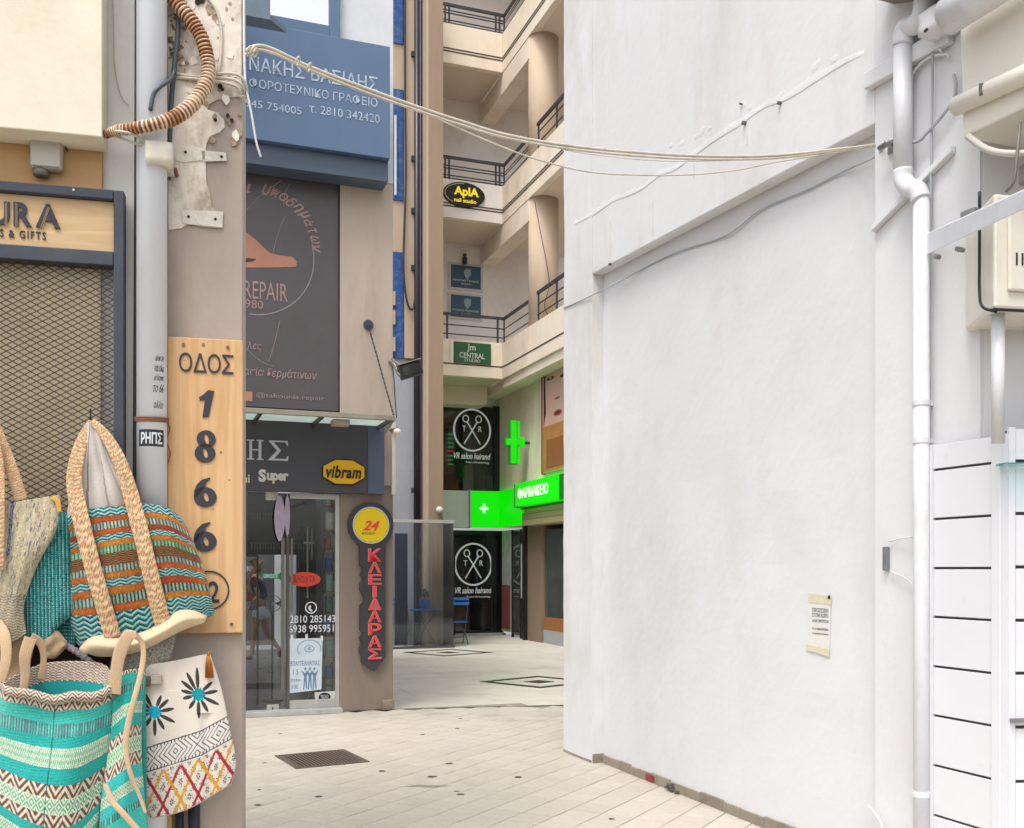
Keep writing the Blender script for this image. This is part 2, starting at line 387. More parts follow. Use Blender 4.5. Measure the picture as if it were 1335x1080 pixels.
# dark diamond inlays
def diamond(cx, cy, rx, ry, k, lab):
    t = thing('floor_inlay', lab, 'floor inlay', W, (cx, cy, 0), 'diamond inlays in the court floor')
    def band(sc0, sc1):
        P = [(-rx, 0), (0, ry), (rx, 0), (0, -ry)]
        for a in range(4):
            p, q_ = P[a], P[(a+1) % 4]
            m = MB().hprism([(cx+p[0]*sc0, cy+p[1]*sc0), (cx+q_[0]*sc0, cy+q_[1]*sc0), (cx+q_[0]*sc1, cy+q_[1]*sc1), (cx+p[0]*sc1, cy+p[1]*sc1)], -.003, .004)
            put('border_tile', m, M_dark_tile, t)
    band(1, .80)
    put('centre_tile', MB().hprism([(cx-rx*.26, cy), (cx, cy+ry*.26), (cx+rx*.26, cy), (cx, cy-ry*.26)], -.003, .004), M_dark_tile, t)
diamond(-1.19, 18.5, .84, .80, 0, 'dark diamond tile inlay in the floor near the glass wind screen')
diamond(.37, 13.7, .82, .74, 1, 'dark diamond tile inlay in the floor beside the white wall corner')
# gum spots and chips
sp = MB()
for px, py, r in [(365.5, 957, .02), (551, 958, .03), (585, 996, .035), (563, 1013, .04), (601, 1036, .035), (595, 1032, .02), (676, 1013.5, .035), (415, 1039, .03), (498, 1005.5, .03), (336, 1050, .025), (596, 950, .03), (600, 937, .03), (338, 1030, .02), (797, 1068, .02), (345, 995, .02)]:
    Y = FPX*EYE/(py-HY); X = (px-CX)/FPX*Y
    n = 9; sp.hprism([(X+r*random.uniform(.6, 1.1)*math.cos(2*PI*k/n), Y+r*random.uniform(.6, 1.1)*math.sin(2*PI*k/n)) for k in range(n)], .0005, .0022)
put('gum_spots', sp, mat('gum', '#4a4640', .8, .3, 30), ground, kind='stuff')
Y = FPX*EYE/(1025.5-HY); X = (547-CX)/FPX*Y
st = put('water_stain', MB().hprism([(X-.1, Y-.01), (X-.02, Y+.05), (X+.22, Y+.015), (X+.1, Y-.04)], .0008, .0024), mat('damp', '#8d877c', .35, .1), ground)
# drain
dg_ = thing('drain_grate', 'rusty square drain grate set in the pale paving before the key shop', 'drain', Frame(-1.967, 8.26, .877, .48), (0, 0, 0))
fr = MB()
# local x along .59, local -y towards viewer .62
for a in [(0, .6, -.62, -.575), (0, .6, -.045, 0), (0, .045, -.575, -.045), (.555, .6, -.575, -.045)]: fr.box(a[0], a[1], a[2], a[3], -.004, .007)
put('frame', fr, mat('drain_concrete', '#5d554a', .9, .3, 12, .4, 120, dirt='#3c352d', damt=.7, dscale=9), dg_)
put('pit', MB().box(.045, .555, -.575, -.045, .0012, .0022), mat('drain_pit', '#191613', .9, .2), dg_)
bar = MB().box(-.0055, .0055, -.574, -.046, .0024, .0055).mesh('bar', mat('drain_rust', '#6a5a4e', .8, .3, 20, .3, 150, dirt='#8a7862', damt=.5, dscale=12))
for i in range(17):
    o = D.objects.new('bar', bar); COL.objects.link(o); o.parent = dg_; o.location = (.062+i*.0298, 0, 0)

# ------------------------------------------------------------------ white building on the right
WHT = '#dadadb'
M_white = mat('white_render', WHT, .85, .045, 1.3, .24, 14, dirt='#bfb9ae', damt=.6, dscale=1.6, streak=3.)
M_white2 = mat('white_render_smooth', '#d7d7d9', .85, .035, .9, .22, 20, dirt='#c3c0ba', damt=.5, dscale=1.0, streak=2.)
wb = thing('white_building', 'white rendered building with a tall blind recess in its passage wall', 'building', FW, (0, 0, 0))
x772 = FW.x(772); x1140 = FW.x(1140); XE = FW.x(1335)+2.6; XC = FW.x(1277); HB = 7.2
put('pilaster', rough_box(0, x772, 0, 1.2, 0, HB, .11, .006, 3), M_white, wb, smooth=False, bevel=.0)
put('recess_wall', rough_box(x772-.05, x1140+.05, .1, 1.2, 0, 4.3, .14, .006, 5), M_white2, wb)
bz0, bz1 = 3.90, 3.765
band = MB().prism([(x772+.0015, bz0), (x1140, bz1), (x1140, HB), (x772+.0015, HB)], .0, .099)
put('lintel_band', band, M_white, wb, bevel=.008)
put('pilaster', rough_box(x1140+.0015, XC, .003, 1.2, 0, HB, .15, .003, 9), M_white2, wb)
put('core', MB().box(.05, XC-.08, .6, 5.0, 0, HB+.3), M_white, wb)
put('core', MB().box(x772, x1140+.1, .101, .62, 4.28, HB), M_white, wb)
FC = Frame(FW.p[0]+FW.e[0]*XC, FW.p[1]+FW.e[1]*XC, .985, .10)
sw = thing('street_wall', 'white rendered wall round the corner carrying the meter box', 'wall', FC, (0, 0, 0))
put('wall', rough_box(.02, 4.0, .0, .5, 0, 6.0, .2, .003, 8), M_white2, sw)
# raised plaster ridge above the recess
rp = [(750, 292), (775, 280), (800, 263), (832, 250), (862, 229), (880, 222), (905, 204), (935, 182), (966, 163), (995, 142), (1030, 128), (1062, 108), (1100, 84), (1128, 70)]
pts = [FW.P(a, b, -.006) for a, b in rp]
rg = MB(); path = smooth_pts(pts, 10); n_ = len(path)
for k, p in enumerate(path):
    f = min(k, n_-1-k)/8; f = min(1, f); q = Vector((p.x*9, 0, p.z*9))
    up = .045+.03*noise.noise(q)+.012*noise.noise(q*4); h_ = .26*(.011+.006*noise.noise(q*1.7+Vector((5, 0, 0)))+.003*noise.noise(q*6))*f; dn_ = .010+.006*noise.noise(q*3)
    rg.v += [(p.x-.01, .001, p.z+up*(.4+.6*f)), (p.x, -h_*.55, p.z+up*.45), (p.x, -h_, p.z+.004*noise.noise(q*5)), (p.x+.002, -h_*.8, p.z-dn_*.6), (p.x+.003, .001, p.z-dn_)]
for k in range(n_-1):
    for j in range(4): a = 5*k+j; rg.f.append((a, a+1, a+6, a+5))
put('plaster_ridge', rg, M_white, wb, smooth=True)
bl = MB(); r3 = random.Random(5)
for px, py, r in [(915, 172, .05), (908, 178, .03), (925, 168, .035), (968, 138, .05), (978, 141, .03), (1016, 128, .05), (1065, 85, .05), (1088, 78, .05), (890, 186, .04), (875, 190, .03)]:
    r *= 1.1; p = FW.P(px, py, 0); n2 = 14; rr = [r*r3.uniform(.55, 1.15) for _ in range(n2)]; o_ = len(bl.v)
    bl.v.append((p.x, -.0014, p.z)); 
    for s_, y_ in ((.7, -.0014), (1., .0005)): bl.v += [(p.x+rr[i]*s_*math.cos(2*PI*i/n2), y_+(r3.uniform(-.0007, .0007) if s_ < 1 else 0), p.z+.6*rr[i]*s_*math.sin(2*PI*i/n2)) for i in range(n2)]
    for i in range(n2):
        j = (i+1) % n2; bl.f += [(o_, o_+1+i, o_+1+j), (o_+1+i, o_+1+n2+i, o_+1+n2+j, o_+1+j)]
put('plaster_patch', bl, M_white, wb, smooth=True)
ho = MB()
for px, py, r in [(972, 161, .012), (1018, 135, .010), (797, 345, .010), (968, 136, .006)]:
    p = FW.P(px, py, 0); ho.disc(p.x, p.z, r, r, -.022, .0, 10)
put('anchor_hole', ho, mat('hole', '#6b655f', .9), wb)
# skirting tiles
M_sk = mat('skirting_stone', '#948a7b', .7, .16, 9, .2, 80, dirt='#5a5145', damt=.7, dscale=7, rnd=.16)
xs = x772+.012; k = 0
xx = x772-.004
put('skirting_tile', MB().box(x772-.007, x772+.012, .002, .1, 0, .075), M_sk, wb, bevel=.003)
while xx < x1140-.05:
    l = [.30, .17, .12, .20, .26, .16, .24, .27, .19, .25][k % 10]; l = min(l, x1140-xx-.005)
    put('skirting_tile', MB().box(xx+.014, xx+l+.009, .083, .101, 0, .066+.006*math.sin(k*2.)), M_sk, wb, bevel=.003); xx += l; k += 1
xx = x1140+.01
put('skirting_mortar', rough_box(.0, x772-.01, -.004, .02, 0, .022, .05, .004, 1), M_sk, wb)
p = FW.P(834, 1016, 0)
put('red_stain', MB().box(p.x-.06, p.x+.07, .0815, .0828, .004, .055), mat('red_paint', '#8d3b3e', .7, .5, 14), wb)
mb_ = MB()
for k in range(7):
    dx, dz, s = random.uniform(-.07, .07), random.uniform(.0, .04), random.uniform(.012, .026)
    p = FW.P(864, 1022, 0); mb_.box(p.x+dx-s, p.x+dx+s, .05, .09, dz, dz+s)
put('loose_mortar', mb_, mat('mortar', '#5f5a54', .9, .4, 30), wb, bevel=.004)

dr_ = MB()
for px, py, py2, w_ in ((797, 288, 343, .006), (852, 262, 306, .004), (975, 168, 190, .0035), (906, 214, 232, .003)):
    p, q0 = FW.P(px, py, 0), FW.P(px, py2, 0); dr_.prism([(p.x-w_*.4, p.z), (p.x+w_*.4, p.z), (q0.x+w_, (p.z+q0.z)/2), (q0.x+w_*.3, q0.z), (q0.x-w_*.6, q0.z+.02)], -.0075, .0)
put('drip_stain', dr_, mat('drip', '#ccc7bf', .85, .1, 20), wb)
# notice
nf = FW.P(1055, 773, -.1); 
def fw(px, py, off=-.1): return FW.P(px, py, off)
nt_ = thing('paper_notice', 'weathered paper notice taped to the white recess wall', 'notice', FW, tuple(FW.P(1070, 854, -.1)))
a, b, c_, d_ = FW.P(1056, 774, -.1), FW.P(1084, 778, -.1), FW.P(1082, 854, -.1), FW.P(1053, 849, -.1)
def quad_slab(p4, y0, y1): return MB().prism([(p.x, p.z) for p in p4], y0, y1)
put('paper', quad_slab([a, b, c_, d_], .094, .0975), mat('old_paper', '#d9d8d2', .8, .06, 30, .2, 100), nt_)
tp = MB().prism([(a.x-.005, a.z+.002), (b.x+.006, b.z+.002), (b.x+.006, b.z-.045), (a.x-.005, a.z-.05)], .0925, .0938)
put('tape', tp, mat('tape', '#d2cbae', .4, .1, 30), nt_)
put('tape', MB().prism([(d_.x-.006, d_.z+.04), (c_.x+.006, c_.z+.03), (c_.x+.004, c_.z-.012), (c_.x-.05, c_.z-.004), (c_.x-.1, c_.z+.004), (d_.x-.004, d_.z+.004)], .0925, .0938), D.materials['tape'], nt_)
M_ink = mat('faded_ink', '#5b5c60', .8, .2, 40)
for s, y0, y1 in [('ΠΡΟΣΟΧΗ', 793, 799), ('ΣΤΟΝ ΧΩΡΟ', 800, 805), ('ΑΠΑΓΟΡΕΥΕΤΑΙ', 808, 812), ('ΤΟ ΠΑΡΚΑΡΙΣΜΑ', 819, 822), ('ευχαριστούμε', 825, 828)]:
    put('text', text_px(FW, s, 1059, y0, 1080, y1, -.094, depth=.0012, bold=.01), M_ink, nt_)
put('tack', MB().disc(FW.x(1081.5, -.094), FW.z(1081.5, 779, -.094), .008, .011, .088, .094, 10), mat('black_plastic', '#1a1a1c', .5), nt_)

# pipes and things on the near part of the white wall
M_pvc = mat('white_pvc', '#d6d7db', .4, .03, 4, 0, spec=.5, dirt='#a9a294', damt=.45, dscale=7, streak=3)
def rpt(pts): return smooth_pts([FW.P(*p) for p in pts], 6)
dp = thing('drainpipe', 'white plastic drainpipe with a kink beside the slatted display stand', 'pipe', FW, tuple(FW.P(1200, 1080, .05)))
o6 = .06
up = [(1177, 60, o6), (1177, 120, o6), (1177, 180, o6), (1177, 228, o6)]
top = [FW.P(1206, -12, o6), FW.P(1204, 12, o6), FW.P(1196, 30, o6), FW.P(1180, 38, o6), FW.P(1177, 60, o6)]
put('elbow', MB().tube(smooth_pts(top, 6), .047, 16), M_pvc, dp, smooth=True)
put('pipe', MB().tube([FW.P(1177, 58, o6), FW.P(1177, 232, o6)], .043, 18), M_pvc, dp, smooth=True)
put('elbow', MB().tube(smooth_pts([FW.P(1177, 222, o6), FW.P(1178, 236, o6), FW.P(1186, 245, o6), FW.P(1196, 249, o6), FW.P(1201, 262, o6)], 6), .044, 16), M_pvc, dp, smooth=True)
put('pipe', MB().tube([FW.P(1201, 256, o6), FW.P(1201.5, 1300, o6)], .036, 18), M_pvc, dp, smooth=True)
for y in (526, 575, 1035):
    p = FW.P(1201, y, o6); put('clip', MB().lathe([(.040, p.z-.012), (.040, p.z+.012)], p.x, p.y, 18).box(p.x-.012, p.x+.012, p.y, .0, p.z-.01, p.z+.01), M_pvc, dp, smooth=False)
cd = put('thin_cable', MB().tube(rpt([(1216, 46, .03), (1215.5, 110, .025), (1214, 210, .02), (1212, 330, .02), (1211, 450, .02), (1212, 560, .02), (1211.5, 700, .015), (1212, 900, .015), (1212, 1200, .015)]), .006, 6), mat('cable_grey', '#a9abb2', .5, .1), fr=FW, smooth=True)
tag(cd, 'thin pale cable running straight down beside the white drainpipe', 'cable')
# ledges
put('ledge', MB().prism([(FW.x(1134), FW.z(1134, 97)), (FW.x(1244), FW.z(1244, 33)), (FW.x(1244), FW.z(1244, 57)), (FW.x(1134), FW.z(1134, 119))], -.04, .002), M_white2, wb, bevel=.006)
put('ledge', MB().prism([(FW.x(1141), FW.z(1141, 296)), (FW.x(1246), FW.z(1246, 190)), (FW.x(1246), FW.z(1246, 200)), (FW.x(1141), FW.z(1141, 304))], -.03, .002), M_white2, wb, bevel=.005)
# junction knob on top of the wall
jb = thing('junction_box', 'white plastered junction box under the gutter end', 'junction box', FW, tuple(FW.P(1216, 40, .0)))
p = FW.P(1216, 30, .1); put('box', rough_box(p.x-.05, p.x+.06, -.14, 0, p.z-.055, p.z+.05, .03, .012, 4), M_white, jb, smooth=True)
put('hole', MB().disc(p.x+.005, p.z-.045, .012, .008, -.146, -.13, 10), mat('black_plastic', '#1a1a1c', .5), jb)
# cream balcony block above right
M_cream = mat('cream_render', '#dcd7cc', .8, .05, 2, .15, 25, dirt='#b9ab93', damt=.5, dscale=1.6, streak=2)
bk = thing('cream_balcony', 'cream rendered balcony edge jutting from the white wall above the meter box', 'balcony', FW, tuple(FW.P(1250, 180, 0)))
xa = FW.x(1249, .16); xb = XE
def slope(px0, py0, px1, py1, off): return (FW.x(px0, off), FW.z(px0, py0, off)), (FW.x(px1, off), FW.z(px1, py1, off))
o_ = .16
(p0, p1), (q0, q1) = slope(1249, 40, 1335, -20, o_), slope(1255, 180, 1335, 149, o_)
put('parapet', MB().prism([(p0[0], p0[1]+.25), (XE, p0[1]+.30), (XE, q0[1]-.07), (q0[0], q0[1])], -o_, .9), M_cream, bk, bevel=.01)
put('moulding', MB().tube([FW.P(1246, 139, .18), FW.P(1340, 96, .18), (XE, -.18, FW.P(1340, 96, .18).z-.1)], .04, 14), M_cream, bk, smooth=True)
put('crack', MB().box(FW.x(1277, .22), FW.x(1280, .22), -.224, -.17, FW.z(1277, 125, .22), FW.z(1277, 110, .22)), mat('hole', '#6b655f', .9), bk)
gp = tag(put('gutter_pipe', MB().tube([FW.P(1236, 22, .26), FW.P(1345, -48, .26)], .075, 18), M_pvc, fr=FW, smooth=True), 'thick white gutter pipe crossing the top right corner', 'pipe')
# eave above the drainpipe
ev = tag(put('roof_eave', MB().prism([(FW.x(1100, .3), FW.z(1146, -24, .2)), (FW.x(1232, .3), FW.z(1232, -10, .2)), (FW.x(1232, .3), FW.z(1232, -60, .2)), (FW.x(1100, .3), FW.z(1146, -60, .2))], -.2, .0), mat('old_eave', '#7f766c', .8, .3, 8, .3, 60), fr=FW, bevel=.004), 'weathered grey eave board above the drainpipe elbow', 'eave')
# hooks holding the street cables
hk = thing('cable_hook', 'metal cable clamp holding the street cables on the white wall', 'clamp', FW, tuple(FW.P(1158, 187, .0)))
p = FW.P(1158, 187, .05)
put('plate', MB().box(p.x-.05, p.x+.04, -.012, .0, p.z-.03, p.z+.03), mat('galv', '#8f9092', .45, .2, 20, metal=.7), hk, bevel=.003)
put('bolt', MB().tube([(p.x, 0, p.z), (p.x, -.07, p.z)], .01, 8).tube([(p.x-.06, -.05, p.z), (p.x+.05, -.05, p.z)], .014, 8), mat('galv', '#8f9092'), hk, smooth=True)
wl = MB().tube(rpt([(735, 402, .004), (789, 377, .006), (836, 352, -.09), (883, 329, -.09), (933, 313, -.09), (957, 301, -.085), (995, 272, -.09), (1050, 249, -.09), (1100, 224, -.085), (1140, 205, -.02), (1152, 192, .01)]), .005, 6)
tag(put('wall_cable', wl, mat('cable_grey', '#a9abb2'), fr=FW, smooth=True), 'thin grey cable sagging along the white wall inside the recess', 'cable')
lp = MB().tube(rpt([(1183, 186, .03), (1198, 184, .03), (1210, 172, .03), (1228, 152, .03), (1243, 130, .03), (1246, 112, .03), (1244, 98, .02)]), .008, 7)
tag(put('cable_loop', lp, mat('cable_grey', '#a9abb2'), fr=FW, smooth=True), 'grey cable curling up from behind the drainpipe to the cream balcony', 'cable')
lp = MB().tube(rpt([(1186, 104, .02), (1196, 88, .02), (1212, 75, .02), (1232, 71, .02), (1238, 75, .02)]), .006, 7).tube(rpt([(1218, 48, .03), (1222, 58, .03), (1227, 68, .03)]), .006, 7)
tag(put('cable_loop', lp, M_pvc, fr=FW, smooth=True), 'short white cable arching between junction box and white wall', 'cable')
# steel arm and meter box
M_st = mat('white_steel', '#d5d8df', .4, .05, 5, 0, spec=.5, dirt='#9b9894', damt=.3, dscale=8)
arm = thing('steel_bracket', 'white steel bracket arm bolted across the wall below the cream balcony', 'bracket', FW, tuple(FW.P(1212, 325, .05)))
x0, x1 = FW.x(1209, .05), FW.x(1345, .30)
hx = [FW.P(1205, 334, .03), FW.P(1350, 266, .86), FW.P(1350, 266, .80), FW.P(1205, 334, -.0)]
hz = [FW.P(1205, 306, .03), FW.P(1350, 240, .86), FW.P(1350, 240, .80), FW.P(1205, 306, -.0)]
put('beam', MB().hexa(hx+hz), M_st, arm, bevel=.004)
for px, py in ((1252, 298), (1222, 335), (1250, 325), (1253, 326)):
    p = FW.P(px, py, .26); put('bolt', MB().disc(p.x, p.z, .011, .011, p.y-.012, p.y+.012, 8), mat('galv', '#8f9092'), arm)
p = FW.P(1264, 278, .33); put('clamp', MB().box(p.x-.04, p.x+.03, p.y-.01, p.y+.05, p.z-.02, p.z+.015), mat('galv', '#8f9092'), arm, bevel=.004)
# electric meter box: its face looks at the street
FE = Frame(1296.5/1, 0, 1, 0)
cx_, cy_ = (1296-CX)/FPX*4.0, 4.0
FE = Frame(cx_, cy_, .985, .17)
mt = thing('meter_box', 'cream plastic meter box numbered 11 below the cream balcony', 'meter box', FE, (0, 0, FE.z(1300, 403)))
z0, z1 = FE.z(1298, 402), FE.z(1298, 252)
M_box = mat('cream_plastic', '#dcd8cc', .4, .04, 4, .0, spec=.5, dirt='#b3a88f', damt=.25, dscale=4)
put('case', MB().hprism([(0, 0), (.5, 0), (.5, .38), (.13, .38), (.062, .2)], z0, z1), M_box, mt, bevel=.012)
put('door', MB().box(.055, .48, -.018, .0, z0+.07, z1-.03), M_box, mt, bevel=.008)
put('number', text_px(FE, '11', 1324.5, 330, 1334, 346, .019, depth=.002, bold=.02), mat('black_plastic', '#1a1a1c'), mt)
put('spigot', MB().tube([(.075, .08, z0), (.075, .08, FE.z(1318, 575))], .026, 14), M_pvc, mt, smooth=True)
put('seal', MB().box(.0, .45, .004, .02, z0-.006, z0), mat('black_plastic', '#1a1a1c'), mt)
tag(put('meter_cable', MB().tube(smooth_pts([FE.P(1277, 250, -.1), FE.P(1277, 330, -.12), FE.P(1277, 380, -.12), FE.P(1281, 400, -.06), FE.P(1300, 407, -.02)], 8), .006, 6), mat('black_plastic', '#1a1a1c'), fr=FE, smooth=True), 'black cable hugging the side of the meter box', 'cable')
fl = thing('wall_lamp', 'small grey lamp housing at the right edge above the meter box', 'lamp', FE, (.1, -.1, FE.z(1325, 232, .1)))
put('housing', MB().box(.09, .3, -.2, -.02, FE.z(1325, 232, .1), FE.z(1325, 205, .1)), mat('lamp_grey', '#77736c', .5, .2, 12), fl, bevel=.01)
put('arm', MB().tube(smooth_pts([FE.P(1330, 160, .05), FE.P(1327, 190, .08), FE.P(1322, 235, .08), FE.P(1312, 250, .03)], 6), .006, 6), mat('lamp_grey', '#77736c'), fl, smooth=True)
tag(put('lamp_conduit', MB().tube(smooth_pts([FE.P(1262, 178, -.2), FE.P(1285, 194, -.1), FE.P(1310, 200, 0), FE.P(1345, 200, .1)], 6), .014, 10), mat('conduit_cream', '#c3beb4', .5, .06), fr=FE, smooth=True), 'white conduit bending under the cream balcony', 'pipe')

# slatted display stand
cxs, Ys = (1305-CX)/FPX*4.24, 4.24
FD = Frame(cxs, Ys, -.3634, .9317)      # x runs back along the wall, viewed from the passage side -> flipped
M_lam = mat('white_laminate', '#d9d9dd', .3, .02, 2, 0, spec=.5)
M_slot = mat('slot_dark', '#4b4442', .6, .1)
ds = thing('slatted_display_stand', 'white slatwall display stand with dark grooves at the right edge', 'display stand', FW, (FW.x(1305, .03), 0, 0))
xL, xR = FW.x(1214, .03), FW.x(1302, .03)
ztop = FW.z(1250, 575, .03)
yf = -.036
lines = [613, 677, 741, 804.5, 869, 933, 998, 1063]
zl = [FW.z(1220, y, .03) for y in lines]; zl = [ztop]+zl
step = zl[2]-zl[3]
while zl[-1] > .1: zl.append(zl[-1]-step)
put('back_panel', MB().box(xL, xR, -.022, .0, 0.02, ztop-.01), M_slot, ds)
for a_, b_ in zip(zl[:-1], zl[1:]):
    put('slat', MB().box(xL+.018, xR-.03, yf, -.0221, max(b_, .03)+.0055, a_-.0055), M_lam, ds, bevel=.002)
put('edge_post', MB().box(xL, xL+.016, yf-.004, 0, 0, ztop), M_lam, ds, bevel=.002)
put('edge_post', MB().box(xR-.028, xR+.02, yf-.008, .08, 0, ztop+.004), M_lam, ds, bevel=.003)
# street-facing side of the stand, square to the viewer
FD2 = Frame(FW.M.col[0][0]*(xR+.02)+FW.M.col[1][0]*.0+FW.p[0], FW.p[1]+FW.e[1]*(xR+.02), .99, .06)
d2 = thing('slatted_display_stand', 'white slatwall end panel with a glass shelf turned to the street', 'display stand', FD2, (0, 0, 0))
put('back_panel', MB().box(.01, 1.0, .012, .1, .02, ztop+.02), M_slot, d2)
zr = [FD2.z(1327, y) for y in (601.5, 669.8, 739.5, 809, 878, 948, 1019)]; zr = [ztop+.03]+zr
st_ = zr[3]-zr[4]
while zr[-1] > .1: zr.append(zr[-1]-st_)
for a_, b_ in zip(zr[:-1], zr[1:]):
    put('slat', MB().box(.03, 1.0, -.006, .012, max(b_, .02)+.007, a_-.007), M_lam, d2, bevel=.002)
put('edge_post', MB().box(.0, .028, -.010, .012, 0, ztop+.03), M_lam, d2, bevel=.003)
zs = FD2.z(1310, 604, .1)
put('glass_shelf', MB().box(-.06, .8, -.09, -.012, zs-.004, zs+.004), glass('shelf_glass', (.55, .85, .85), 1.), d2)
for k in range(2): put('bracket', MB().box(.12+k*.4, .13+k*.4, -.08, -.012, zs-.02, zs-.005), mat('galv', '#8f9092'), d2)
put('shelf_strip', MB().box(.0, .9, -.03, -.012, FD2.z(1327, 941), FD2.z(1327, 936)), mat('galv', '#8f9092'), d2)
# little clip with a wire on the pilaster
hc = thing('wall_clip', 'grey metal clip with thin white wires on the white wall left of the drainpipe', 'clip', FW, tuple(FW.P(1157, 744, 0)))
p, p2 = FW.P(1157, 713, .0), FW.P(1157, 744, 0)
put('plate', MB().box(p.x-.014, p.x+.016, -.02, 0, p2.z, p.z), mat('clip_grey', '#808488', .5, .15, 20, metal=.4), hc, bevel=.003)
put('wire', MB().tube(rpt([(1160, 706, .01), (1175, 702, .02), (1196, 698, .03), (1199, 680, .03), (1200, 600, .035)]), .004, 6).tube(rpt([(1160, 745, .01), (1182, 755, .02), (1190, 765, .02), (1194, 790, .02)]), .004, 6), M_pvc, hc, smooth=True)
tag(put('hose_end', MB().tube(rpt([(1132, 1050, .02), (1140, 1060, .03), (1148, 1072, .03), (1152, 1090, .03)]), .007, 8), M_pvc, fr=FW, smooth=True), 'short white hose end at the foot of the white wall', 'hose')
# ------------------------------------------------------------------ street facade on the left
lf = thing('gift_shop_facade', 'cream and peeling taupe shop front carrying the grey grille and wooden street board', 'building', FL, (0, 0, 0))
X = lambda px, off=0.: FL.x(px, off)
M_gplas = mat('grey_plaster', '#e9e7e1', .85, .05, 2, .2, 20, dirt='#a9a498', damt=.5, dscale=2, streak=2)
M_orange = mat('warm_plaster', '#cfa877', .85, .07, 3, .15, 25, dirt='#b48f66', damt=.5, dscale=2)
M_creamp = mat('cream_panel', '#e2dac6', .8, .035, 3, .12, 40, dirt='#c9b999', damt=.45, dscale=2.2)
M_taupe = mat('taupe_paint', '#a99c91', .85, .07, 2.5, .2, 25, dirt='#8c7d72', damt=.5, dscale=1.8, streak=2)
M_peel = mat('peeling_cream', '#dfd6c8', .88, .08, 4, .5, 18, dirt='#7c6650', damt=.85, dscale=7, streak=1.6)
put('wall', MB().box(X(-900), X(219), .03, .5, 0, 9), M_gplas, lf)
put('plaster_panel', MB().box(X(-900), X(133, .0), .0, .029, FL.z(60, 300, 0), 9), M_orange, lf, bevel=.003)
put('inner_panel', MB().box(X(-900), X(131, .0), .002, .029, 0, FL.z(60, 300, 0)-.002), mat('inner_tan', '#f0deb8', .85, .12, 1.2, dirt='#8c7a60', damt=.5, dscale=1.), lf)
zb = FL.z(60, 172, .13)
put('fascia_box', MB().box(X(-900), X(133, .13), -.13, -.001, zb, zb+2.2), M_creamp, lf, bevel=.004)
put('pillar', rough_box(X(218), X(315.5), 0, .6, 0, 9, .12, .003, 2), M_taupe, lf)
poly = [(218.5, -200), (315, -200), (315, 126), (300, 127), (281, 131), (272, 136), (270, 143), (284, 147), (292, 156), (293, 166), (286, 173), (274, 178), (269, 188), (268, 205), (269, 238), (274, 252), (276, 270), (282, 276), (291, 278), (291, 298), (262, 296), (247, 291), (236, 298), (219, 300)]
pm = MB().prism([(FL.P(a, b, .005).x, FL.P(a, b, .005).z) for a, b in poly], -.006, .0)
put('plaster_layer', pm, M_peel, lf, bevel=.0015)
r4 = random.Random(11); pp_ = MB(); pd_ = MB()
for k in range(46):
    a, b = r4.uniform(240, 313), r4.uniform(-10, 190); s = r4.uniform(.004, .02); p = FL.P(a, b, 0); n2 = 9; tgt = pd_ if k % 2 else pp_
    y_ = -.0068 if tgt is pd_ else -.0085
    tgt.prism([(p.x+s*r4.uniform(.5, 1)*math.cos(2*PI*i/n2), p.z+s*r4.uniform(.5, 1.3)*math.sin(2*PI*i/n2)) for i in range(n2)], y_, -.0005)
put('flaking_patch', pp_, mat('flake_pale', '#e3ddd2', .9, .1, 30), lf, kind='stuff')
put('bare_patch', pd_, mat('flake_bare', '#a5917c', .95, .25, 40, .5, 80, dirt='#6f5b48', damt=.7, dscale=30), lf, kind='stuff')
# broken strip of old render between pipe and pillar
rs = MB(); r2 = random.Random(3)
for k in range(120):
    a, b = r2.uniform(221, 244), r2.uniform(-30, 92); s = r2.uniform(.004, .012)
    if a > 236-(b-40)*.02 and r2.random() < .5: continue
    p = FL.P(a, b, .006); rs.add([(p.x+s*r2.uniform(-1, 1), -.006-s*r2.random(), p.z+s*r2.uniform(-1, 1)) for _ in range(5)], [(0, 1, 2), (0, 2, 3), (0, 3, 4), (0, 4, 1), (1, 2, 3, 4)])
put('crumbled_render', rs, mat('crumbled', '#8b745d', .95, .4, 40, .6, 60, dirt='#4c4038', damt=.9, dscale=20), lf, kind='stuff')
# holes and plaster plates
hm = MB()
for px, py, r in [(287, 114, .008), (290, 118, .006), (281, 158, .006), (297, 152, .006), (302, 158, .006), (246, 284, .005), (281, 287, .005), (242, 200, .005), (289, 206, .005), (262, 2, .014), (258, 5, .010)]:
    p = FL.P(px, py, 0); hm.disc(p.x, p.z, r, r, -.0115, .0, 9)
put('anchor_hole', hm, mat('hole_dark', '#2a241f', .9), lf)
for pl in ([(237, 274), (291, 276), (290, 297), (238, 292)], [(222, 194), (250, 190), (268, 196), (268, 209), (240, 212), (222, 208)], [(262, 196), (294, 199), (296, 210), (264, 211)]):
    put('filler_patch', MB().prism([(FL.P(a, b, .008).x, FL.P(a, b, .008).z) for a, b in pl], -.0095, -.005), mat('filler', '#d4cdc1', .9, .08, 20, .4, 60, dirt='#97897a', damt=.5, dscale=14), lf, bevel=.0015)

